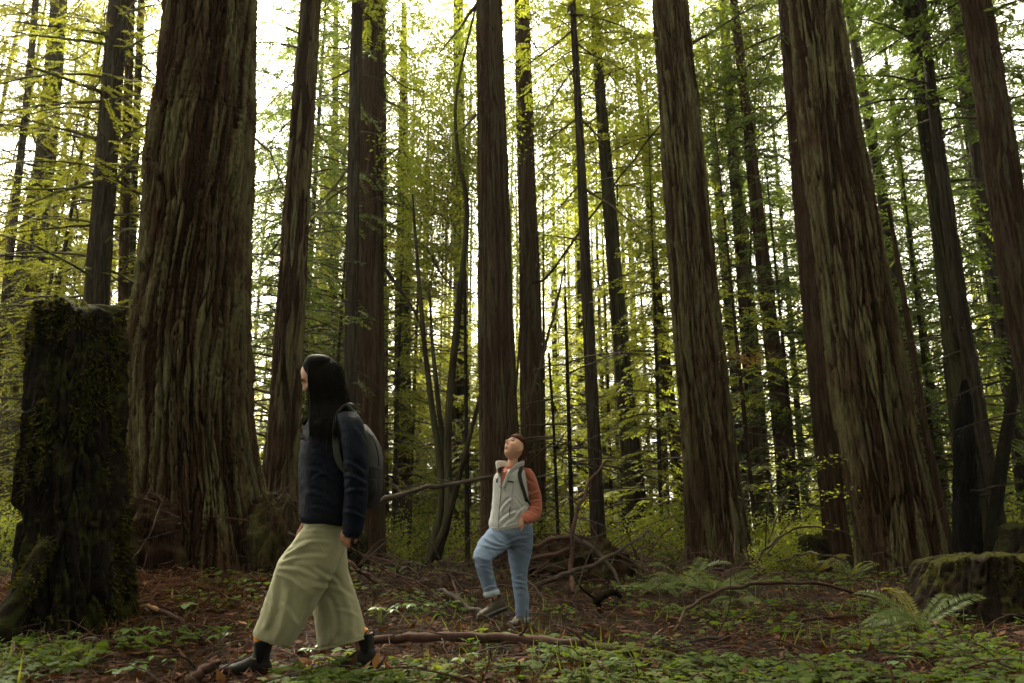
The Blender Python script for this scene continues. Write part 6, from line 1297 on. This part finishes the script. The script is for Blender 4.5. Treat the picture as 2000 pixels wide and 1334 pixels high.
# backpack on the back
bpA = PA(720, 925); pk = thing('backpack', 'grey and black backpack on the walking person\'s back', 'backpack', bpA)
link('shell', shift(fuse('shell', [edge_loft([(690, 826, 716, 832, 0, 0.07), (694, 838, 729, 849, 0, 0.115), (700, 860, 740, 871, 0, 0.130), (702, 890, 745, 894, 0, 0.135), (702, 918, 744, 920, 0, 0.133)], YA, 30, 44, 3)], 0.006, 2, 1.0, folds(23, 0.006, 8, 9, 0.4)), bpA), [PACK_GREY], pk)
link('base_panel', shift(fuse('base_panel', [edge_loft([(700, 914, 745, 915, 0, 0.136), (700, 945, 745, 945, 0, 0.137), (700, 975, 741, 972, 0, 0.132), (704, 992, 730, 994, 0, 0.10)], YA, 24, 44, 3)], 0.006, 2, 1.0, folds(24, 0.004, 8, 9, 0.4)), bpA), [PACK_BLACK], pk)
for sg in (-1, 1):
    st = spline(np.array([np.concatenate([at(px, py, YA + sg * dy), hv, dv]) for px, py, dy, hv, dv in [
        (712, 842, 0.10, (0, 0.030, 0), (0.004, 0, 0.006)), (698, 812, 0.115, (0, 0.030, 0), (0.004, 0, 0.007)), (678, 794, 0.125, (0, 0.030, 0.006 * sg), (0.002, 0, 0.008)), (664, 806, 0.150, (0.008, 0.024, 0), (-0.004, 0.004 * sg, 0.006)),
        (657, 832, 0.203, (0.020, 0.008, 0), (0, 0.008 * sg, 0.003)), (656, 868, 0.212, (0.020, 0, 0), (0, 0.008 * sg, 0)), (664, 905, 0.212, (0.017, 0, 0.006), (0, 0.007 * sg, 0)), (692, 940, 0.19, (0.010, 0, 0.010), (0, 0.006 * sg, 0))]]), 44)
    put('shoulder_strap', rows_loft((st[:, 0:3], st[:, 3:6], st[:, 6:9]), 14, 4), STRAP_GREY, pk, bpA)
put('grab_loop', limb([(694, 828, -0.03, 0.006), (692, 818, -0.02, 0.006), (692, 816, 0.02, 0.006), (694, 828, 0.03, 0.006)], YA, 16, 8), PACK_BLACK, pk, bpA)
put('zip', limb([(714, 840, -0.106, 0.0035), (729, 858, -0.121, 0.0035), (738, 885, -0.119, 0.0035), (740, 910, -0.115, 0.0035)], YA, 24, 6), PACK_BLACK, pk, bpA)
put('side_pocket', edge_loft([(706, 936, 735, 936, -0.122, 0.022), (706, 958, 736, 958, -0.125, 0.026), (708, 980, 731, 978, -0.116, 0.02)], YA, 14, 24, 3), PACK_BLACK, pk, bpA)

# ------------------------------------------------ person looking up
YB = 7.0
rootB = at(1012, 1228, YB); rootB[2] = gz(rootB[0], YB)
pb = thing('person', 'person in grey fleece vest and blue jeans looking up, one foot raised', 'person', rootB)
PB = lambda px, py, dy=0.0: at(px, py, YB + dy)
hcB = PB(1006.5, 876.5, -0.02); BB = basis((-0.62, -0.50, 0.57), (0.45, 0.3, 0.8)); sB = 1.0
ftS = PB(1022, 1228, 0.10); ftS[2] = gz(ftS[0], ftS[1]) + 0.008
ftR = PB(979, 1196, -0.16)
bodyB = [head_piece(hcB, BB, sB)] + ears(hcB, BB, sB) + [
    limb([(1007, 888, 0.0, 0.050), (1003, 900, 0.0, 0.050), (1001, 914, 0.01, 0.056), (1001, 925, 0.02, 0.07)], YB),
    edge_loft([(985, 918, 1018, 918, 0.02, 0.08), (972, 930, 1030, 930, 0.02, 0.10), (970, 960, 1030, 960, 0.02, 0.11), (972, 1000, 1028, 1000, 0.02, 0.10), (964, 1035, 1034, 1035, 0.02, 0.12), (968, 1060, 1032, 1060, 0.02, 0.11)], YB, 30, 36),
    limb([(1028, 928, -0.02, 0.045), (1038, 955, -0.02, 0.040), (1044, 988, -0.01, 0.036), (1034, 1006, -0.08, 0.032), (1024, 1016, -0.13, 0.026)], YB),
    limb([(980, 932, 0.12, 0.040), (977, 960, 0.15, 0.036), (977, 992, 0.16, 0.034), (980, 1012, 0.10, 0.030), (984, 1024, 0.06, 0.026)], YB),
    limb([(988, 1050, 0.0, 0.070), (968, 1062, -0.08, 0.060), (946, 1086, -0.20, 0.048), (946, 1112, -0.205, 0.044), (958, 1150, -0.17, 0.036), (968, 1180, -0.16, 0.034)], YB),
    limb([(1014, 1048, 0.06, 0.080), (1014, 1082, 0.08, 0.068), (1014, 1120, 0.09, 0.052), (1017, 1160, 0.10, 0.048), (1020, 1200, 0.10, 0.034), (1021, 1222, 0.10, 0.034)], YB)]
bodyB += hand_pieces(PB(1022, 1015, -0.125), (-0.75, 0.26, -0.62), (-0.45, -0.9, 0.25), 0.95, 0.35, 1) + hand_pieces(PB(980, 1024, 0.07), (0.5, -0.2, -0.8), (0.2, 0.9, 0), 0.95, 0.4, -1)
for fo, d in ((ftS, (-0.55, -0.83, 0)), (ftR, (-0.85, -0.42, -0.28))):
    B = basis(d, (0, 0, 1)); bodyB.append(limb3([fo + B[2] * 0.09, fo + B[0] * 0.05 + B[2] * 0.055, fo + B[0] * 0.14 + B[2] * 0.04], [0.034, 0.032, 0.026]))
link('body', shift(fuse('body', bodyB, 0.0045, 2, 0.22), rootB), [SKIN_B], pb)
for sg in (-1, 1):
    ec = np.array(face(sg * 0.031, 0.017)) - (0.0065, 0, 0)
    e = put('eye', ball(hp(hcB, BB, ec, sB), (0.0095, 0.0125, 0.0075), BB), EYE, pb, rootB)
    put('iris', ball(hp(hcB, BB, ec + (0.0078, 0, 0.001), sB), (0.003, 0.0066, 0.0062), BB), DARK, e, rootB)
    put('eyelash', face_line(hcB, BB, sB, [(sg * 0.019, 0.021), (sg * 0.031, 0.0255), (sg * 0.045, 0.020)], [0.002, 0.0042, 0.0026]), DARK, pb, rootB)
    put('eyebrow', face_line(hcB, BB, sB, [(sg * 0.014, 0.036), (sg * 0.032, 0.043), (sg * 0.050, 0.036)], [0.0026, 0.004, 0.002]), HAIR_B, pb, rootB)
put('lips', face_line(hcB, BB, sB, [(-0.022, -0.058), (-0.009, -0.053), (0, -0.054), (0.009, -0.053), (0.022, -0.058)], [0.0015, 0.004, 0.004, 0.004, 0.0015], 0.0), LIP, pb, rootB)
put('lips', face_line(hcB, BB, sB, [(-0.020, -0.059), (-0.009, -0.065), (0, -0.066), (0.009, -0.065), (0.020, -0.059)], [0.0015, 0.0042, 0.0048, 0.0042, 0.0015], 0.0), LIP, pb, rootB)
# brown hair drawn back to a low knot
Vs, Qs, Ts = sphere(72, 54); S = head_shape(Vs)
m_ = np.maximum(sstep(0.045, 0.062, S[:, 2] + 0.25 * np.clip(-S[:, 0], 0, 0.1) - 0.10 * (np.abs(S[:, 1]) / 0.076) ** 2 * 0), 1 - sstep(-0.012, 0.012, S[:, 0] + 0.026 - 0.45 * (S[:, 2] - 0.01)))
m_ = np.where(S[:, 2] < -0.075, m_ * sstep(-0.10, -0.075, S[:, 2]), m_)
S2 = S * (1 + (0.155 * m_ - 0.16 * (1 - m_)))[:, None]
hb = [((S2 * sB) @ BB + hcB, Qs, Ts)]
hb += [ball(hp(hcB, BB, (-0.085, 0, -0.045), sB), (0.045, 0.05, 0.05), BB), limb3([hp(hcB, BB, (-0.09, 0, -0.05), sB), hp(hcB, BB, (-0.105, 0.005, -0.095), sB), hp(hcB, BB, (-0.085, 0.0, -0.135), sB)], [0.035, 0.030, 0.008])]
link('hair', shift(fuse('hair', hb, 0.004, 1, 0.5, lambda V, N: 0.003 * (vn(V[:, 0] * 60 + V[:, 2] * 90, V[:, 1] * 60, V[:, 2] * 40, 3) - 0.5)), rootB), [HAIR_B], pb)
mb = MB(); rngh = np.random.default_rng(8)
for q in range(150):                                       # single strands drawn back from the hairline
    a = rngh.uniform(-1, 1); st = np.array((0.045 - 0.055 * a * a + rngh.normal(0, 0.006), 0.078 * a, 0.098 - 0.062 * a * a)); en = np.array((-0.098, 0.02 * a, -0.04)) + rngh.normal(0, 0.012, 3)
    P = []
    for u_ in np.linspace(0, 1, 9):
        d = st * (1 - u_) + en * u_ + np.array((-0.02, 0.03 * a, 0.03)) * math.sin(math.pi * u_); d = d / np.array((0.094, 0.076, 0.117)); d = d / np.linalg.norm(d); P.append(d * np.array((0.108, 0.0885, 0.1365)) * (1 + rngh.normal(0.004, 0.006)))
    V, Q, T = tube_arrays(spline(np.array([hp(hcB, BB, p_, sB) for p_ in P]), 14) - rootB, np.full(14, 0.0016), 4, caps=False); mb.add(V, Q, None, rngh.random())
tag(link('loose_strands', mb.mesh('loose_strands'), [HAIR_B], pb), kind='stuff')
# rust shirt with long sleeves
sh = [edge_loft([(987, 912, 1015, 911, 0.015, 0.066), (978, 919, 1022, 919, 0.02, 0.085), (972, 927, 1030, 926, 0.02, 0.110), (968, 950, 1034, 950, 0.02, 0.125), (968, 1000, 1034, 1000, 0.02, 0.12)], YB, 24, 44),
      edge_loft([(1016, 914, 1036, 916, -0.02, 0.05), (1022, 928, 1046, 932, -0.02, 0.056), (1028, 952, 1053, 954, -0.015, 0.054), (1033, 976, 1058, 976, -0.01, 0.052), (1031, 992, 1058, 1000, -0.04, 0.050), (1024, 1000, 1048, 1016, -0.09, 0.046), (1020, 1006, 1037, 1022, -0.125, 0.040)], YB, 44, 36),
      limb([(980, 926, 0.10, 0.055), (977, 948, 0.14, 0.05), (977, 985, 0.16, 0.046), (980, 1010, 0.11, 0.042), (984, 1020, 0.08, 0.04)], YB, 30, 24)]
sm = fuse('shirt', sh, 0.0055, 3, 1.0, lambda V, N: folds(31, 0.005, 10, 20, 0.5)(V, N) + creases(V, N, YB - 0.06, [(1030, 985, 1054, 978, 0.007, 0.009), (1028, 992, 1054, 996, 0.007, 0.009), (1030, 972, 1052, 960, 0.006, 0.010), (1026, 1000, 1046, 1008, 0.006, 0.008), (1026, 940, 1044, 950, 0.005, 0.010)], YB + 0.03)); link('shirt', shift(sm, rootB), [RUST], pb)
put('shirt_cuff', edge_loft([(1019.5, 1004, 1036, 1021, -0.127, 0.042), (1016, 1008, 1032, 1025, -0.137, 0.041)], YB, 6, 28), RUST, pb, rootB)
# fleece vest
VR = [(980, 920, 1021, 917, 0.03, 0.085), (970, 925, 1032, 919, 0.02, 0.120), (964, 936, 1033, 934, 0.02, 0.138), (963, 960, 1034, 958, 0.02, 0.142), (962, 985, 1036, 985, 0.02, 0.142), (958, 1006, 1038, 1004, 0.02, 0.145), (955, 1024, 1039, 1016, 0.02, 0.150), (957, 1040, 1038, 1028, 0.02, 0.150)]
ves = edge_loft(VR, YB, 50, 60, 2.2)
def vest_w(V, N):
    low = sstep(0.0, 0.35, (PB(1000, 960)[2] - V[:, 2]) / 0.3)
    return folds(41, 0.006, 7, 9, 1.2)(V, N) * (0.5 + low) + creases(V, N, YB - 0.1, [(978, 1000, 1000, 975, 0.007, 0.012), (976, 1022, 1010, 1000, 0.008, 0.013), (964, 985, 972, 1015, 0.006, 0.012), (1005, 1015, 1028, 990, 0.006, 0.011), (984, 1030, 1002, 1016, 0.006, 0.010)], YB)
vm = fuse('vest', [ves], 0.0055, 3, 1.0, vest_w); link('vest', shift(vm, rootB), [FLEECE], pb)
from mathutils.bvhtree import BVHTree
_nv = len(vm.vertices)
vb = BVHTree.FromPolygons([tuple(Vector(v.co) + Vector(rootB)) for m0 in (vm, sm) for v in m0.vertices], [tuple(p.vertices) for p in vm.polygons] + [tuple(_nv + q for q in p.vertices) for p in sm.polygons])
def onvest(px, py, lift=0.002):
    d = Vector(ray(px, py)); h = vb.ray_cast(Vector((0, 0, CAM_H)), d.normalized(), 30)
    if h[0] is None: return at(px, py, YB - 0.12)
    return np.array(h[0] - d.normalized() * lift)
def on_line(pts, r, n=30, lift=0.002, k=8):
    q = spline(np.array(pts, float), n); C = np.array([onvest(a, b, lift) for a, b in q]); return tube_arrays(C, r, k)
def on_patch(poly, nu, nv, th, lift=0.003):
    """a thin cloth patch lying on the vest; poly: four corners (px, py) clockwise"""
    a, b, c, d = [np.array(p, float) for p in poly]; G = []
    for v_ in np.linspace(0, 1, nv):
        for u_ in np.linspace(0, 1, nu):
            p = (a * (1 - u_) + b * u_) * (1 - v_) + (d * (1 - u_) + c * u_) * v_; G.append(p)
    F = np.array([onvest(p[0], p[1], lift + th) for p in G]); Bk = np.array([onvest(p[0], p[1], lift - 0.006) for p in G]); n = len(G)
    V = np.vstack([F, Bk]); Q = []
    for i_ in range(nv - 1):
        for j_ in range(nu - 1):
            q0 = i_ * nu + j_; Q.append((q0, q0 + nu, q0 + nu + 1, q0 + 1)); Q.append((n + q0, n + q0 + 1, n + q0 + nu + 1, n + q0 + nu))
    ed = [j_ for j_ in range(nu)] + [i_ * nu + nu - 1 for i_ in range(1, nv)] + [(nv - 1) * nu + j_ for j_ in range(nu - 2, -1, -1)] + [i_ * nu for i_ in range(nv - 2, 0, -1)]
    for q in range(len(ed)): e0, e1 = ed[q], ed[(q + 1) % len(ed)]; Q.append((e0, e1, n + e1, n + e0))
    return V, np.array(Q), np.zeros((0, 3), int)
put('zip', on_line([(979, 950), (977, 975), (975, 1000), (973, 1031)], 0.0035, 40), ZIP, pb, rootB)
put('shirt_placket', on_patch([(976, 914), (993, 917), (980, 950), (978.5, 950)], 8, 10, 0.003), RUST, pb, rootB)
put('lapel', on_patch([(993, 916), (1000, 918), (984, 953), (979.5, 951)], 5, 12, 0.008), FLEECE, pb, rootB)
put('lapel', on_patch([(971, 915), (977, 915), (979, 951), (975.5, 951)], 5, 12, 0.008), FLEECE, pb, rootB)
put('chest_label', on_patch([(992, 938.5), (1003, 939.5), (1003, 942.5), (992, 941.5)], 6, 3, 0.002), DARK, pb, rootB)
put('chest_emblem', on_patch([(969, 935), (972.5, 934), (971.5, 942), (968.5, 942)], 3, 3, 0.002), DARK, pb, rootB)
put('princess_seam', on_line([(1007, 938), (1002, 950), (1000, 968), (1001, 985)], 0.002, 24), FLEECE_SEAM, pb, rootB)
put('pocket_zip', on_line([(998, 989), (995, 998), (996, 1008)], 0.0035, 16), DARK, pb, rootB)
put('hem_band', on_line([(959, 1030), (966, 1031.5), (976, 1031), (990, 1028), (1006, 1024), (1030, 1019)], 0.004, 30, 0.001), FLEECE, pb, rootB)
# standing collar, open at the throat
for pts in ([(1022, 910, 0.06), (1020, 906, -0.02), (1010, 911, -0.085), (998, 921, -0.11), (989, 932, -0.118)], [(990, 906, 0.08), (976, 906, 0.03), (971, 909, -0.04), (972, 920, -0.09), (976, 932, -0.115)]):
    q = spline(np.array([np.concatenate([PB(*p), (0, 0, 0)]) for p in pts])[:, :3], 24); hgt = np.interp(np.linspace(0, 1, 24), [0, 0.4, 0.75, 1], [0.026, 0.028, 0.024, 0.008])
    out = unit(q - PB(1000, 912, 0.0)); out[:, 2] = 0.25
    link('collar', shift(fuse('collar', [rows_loft((q, np.array([(0, 0, 1.0)] * 24) * hgt[:, None] + out * hgt[:, None] * 0.35, unit(out) * 0.010), 16, 3)], 0.0045, 2), rootB), [FLEECE], pb)
# jeans
jn = [edge_loft([(958, 1024, 1039, 1020, 0.02, 0.135), (955, 1040, 1041, 1040, 0.02, 0.15), (962, 1056, 1036, 1058, 0.03, 0.125), (990, 1070, 1028, 1074, 0.05, 0.08)], YB, 22, 48),
      edge_loft([(957, 1030, 1004, 1058, -0.02, 0.10), (946, 1044, 990, 1072, -0.08, 0.095), (934, 1060, 972, 1086, -0.16, 0.088), (925, 1083, 961, 1093, -0.22, 0.080), (928, 1100, 961, 1106, -0.22, 0.072), (932, 1117, 963, 1117, -0.205, 0.070), (940, 1140, 968, 1138, -0.185, 0.064), (947, 1162, 974, 1156, -0.17, 0.058)], YB, 60, 48),
      edge_loft([(985, 1036, 1041, 1034, 0.05, 0.12), (988, 1062, 1041, 1062, 0.06, 0.115), (993, 1085, 1037, 1086, 0.08, 0.10), (997, 1112, 1031, 1113, 0.09, 0.082), (1001, 1138, 1030, 1140, 0.09, 0.075), (1005, 1165, 1033, 1168, 0.10, 0.072), (1007, 1190, 1033, 1190, 0.10, 0.066), (1007, 1210, 1031, 1211, 0.10, 0.060)], YB, 60, 48)]
kb = PB(1016, 1142, 0.0); kr = PB(950, 1096, -0.28)
def jean_w(V, N):
    f = folds(51, 0.006, 7, 16, 0.4)(V, N)
    for c_ in (kb, kr):
        r = np.linalg.norm(V - c_, axis=1); f = f + 0.0035 * np.sin((V[:, 2] - c_[2] + 0.5 * (V[:, 0] - c_[0])) * 110 + 9 * vn(V[:, 0] * 9, V[:, 1] * 9, V[:, 2] * 9, 4)) * np.exp(-(r / 0.11) ** 2)
    f = f + creases(V, N, YB - 0.1, [(985, 1066, 945, 1050, 0.006, 0.010), (986, 1070, 948, 1066, 0.007, 0.010), (985, 1060, 960, 1040, 0.006, 0.010), (990, 1062, 1030, 1050, 0.006, 0.010), (990, 1070, 1028, 1064, 0.005, 0.009), (960, 1094, 935, 1086, 0.007, 0.010), (958, 1100, 938, 1104, 0.006, 0.010), (1003, 1136, 1028, 1144, 0.006, 0.009), (1004, 1146, 1030, 1150, 0.006, 0.009), (1006, 1128, 1026, 1124, 0.005, 0.008), (1010, 1200, 1030, 1196, 0.005, 0.008), (948, 1150, 968, 1144, 0.005, 0.008)], YB + 0.05)
    return f
link('jeans', shift(fuse('jeans', jn, 0.0065, 3, 1.0, jean_w), rootB), [DENIM], pb)
put('jeans_cuff', edge_loft([(944.5, 1157, 974, 1150.5, -0.172, 0.066), (944.5, 1163, 976.5, 1156, -0.171, 0.070), (948, 1168, 976, 1161, -0.17, 0.066)], YB, 10, 36), DENIM_IN, pb, rootB)
put('jeans_cuff', edge_loft([(1005, 1205, 1033, 1206, 0.10, 0.068), (1004.5, 1210, 1033.5, 1211, 0.10, 0.071), (1006, 1214, 1032.5, 1215, 0.10, 0.067)], YB, 10, 36), DENIM_IN, pb, rootB)
put('fly_seam', limb([(977, 1040, -0.122, 0.002), (981, 1052, -0.115, 0.002), (987, 1066, -0.085, 0.002)], YB, 16, 6), DENIM, pb, rootB)
for fo, d, up in ((ftS, (-0.55, -0.83, 0.0), (0, 0, 1)), (ftR, (-0.84, -0.42, -0.30), (-0.3, -0.1, 1))):
    u, so, B, X = boot_arrays(fo, d, 0.265, 0.98, 0.115, up, 0.046, 0.050)
    b = link('shoe', shift(fuse('shoe', u, 0.0045, 2, 1.0, folds(57, 0.003, 24, 30)), rootB), [SHOE_B], pb)
    put('sole', so, SOLE, b, rootB)
    put('rand', rows_loft((np.array([X(a, 0, 0.030) for a in np.linspace(-0.055, 0.215, 18)]), np.array([B[1] * w_ for w_ in np.interp(np.linspace(0, 1, 18), [0, 0.12, 0.4, 0.75, 0.93, 1], [0.024, 0.042, 0.043, 0.049, 0.036, 0.014])]), np.array([B[2] * 0.008] * 18)), 14, 4), SHOE_TRIM, b, rootB)
    for q in range(5):
        x_ = 0.055 + 0.019 * q; h_ = 0.112 - 0.011 * q
        put('lace', limb3([X(x_, -0.022, h_ - 0.006), X(x_ + 0.004, 0, h_ + 0.003), X(x_, 0.022, h_ - 0.006)], [0.0022] * 3, 8, 6), DARK, b, rootB)
# small backpack of the second person
bpB = PB(1030, 965, 0.17); pk = thing('backpack', 'small black backpack on the vested person, its strap over the shoulder', 'backpack', bpB)
link('shell', shift(fuse('shell', [edge_loft([(1000, 925, 1036, 925, 0.21, 0.05), (992, 935, 1044, 935, 0.22, 0.075), (990, 965, 1047, 965, 0.23, 0.085), (992, 1000, 1050, 1000, 0.22, 0.08), (1000, 1014, 1046, 1014, 0.21, 0.05)], YB, 24, 36, 3)], 0.007, 2), bpB), [PACK_BLACK], pk)
C = [onvest(a, b, 0.006) for a, b in spline(np.array([(1019, 914), (1015, 925), (1018, 942), (1023, 958), (1028, 975)]), 16)]
C = np.array([PB(1026, 914, 0.13), PB(1021, 909.5, 0.02)] + C + [PB(1034, 992, -0.02), PB(1040, 1003, 0.10)]); C = spline(C, 50); tg = unit(np.gradient(C, axis=0)); nn = unit(C - PB(1003, 960, 0.02)); wd = unit(np.cross(tg, nn))
put('shoulder_strap', rows_loft((C, wd * 0.017, nn * 0.005), 12, 4), PACK_BLACK, pk, bpB)
# ---------------------------------------------------------------- the hazy air
def haze_box(lo, hi, dens):
    V = [(x, y, z) for x in (lo[0], hi[0]) for y in (lo[1], hi[1]) for z in (lo[2], hi[2])]
    Q = [(0, 1, 3, 2), (4, 6, 7, 5), (0, 4, 5, 1), (2, 3, 7, 6), (0, 2, 6, 4), (1, 5, 7, 3)]
    me = mesh_np('haze', V, Q); m = bpy.data.materials.new('haze'); m.use_nodes = True; m.node_tree.nodes.clear()
    o_ = m.node_tree.nodes.new('ShaderNodeOutputMaterial'); p_ = m.node_tree.nodes.new('ShaderNodeVolumePrincipled')
    p_.inputs['Color'].default_value = (0.95, 0.95, 0.86, 1); p_.inputs['Density'].default_value = dens; p_.inputs['Anisotropy'].default_value = 0.3
    m.node_tree.links.new(p_.outputs[0], o_.inputs['Volume'])
    tag(link('haze', me, [m]), 'thin pale haze hanging between the trees', kind='stuff')
haze_box((-175, -70, -2.0), (175, 175, 38.0), 0.0003)
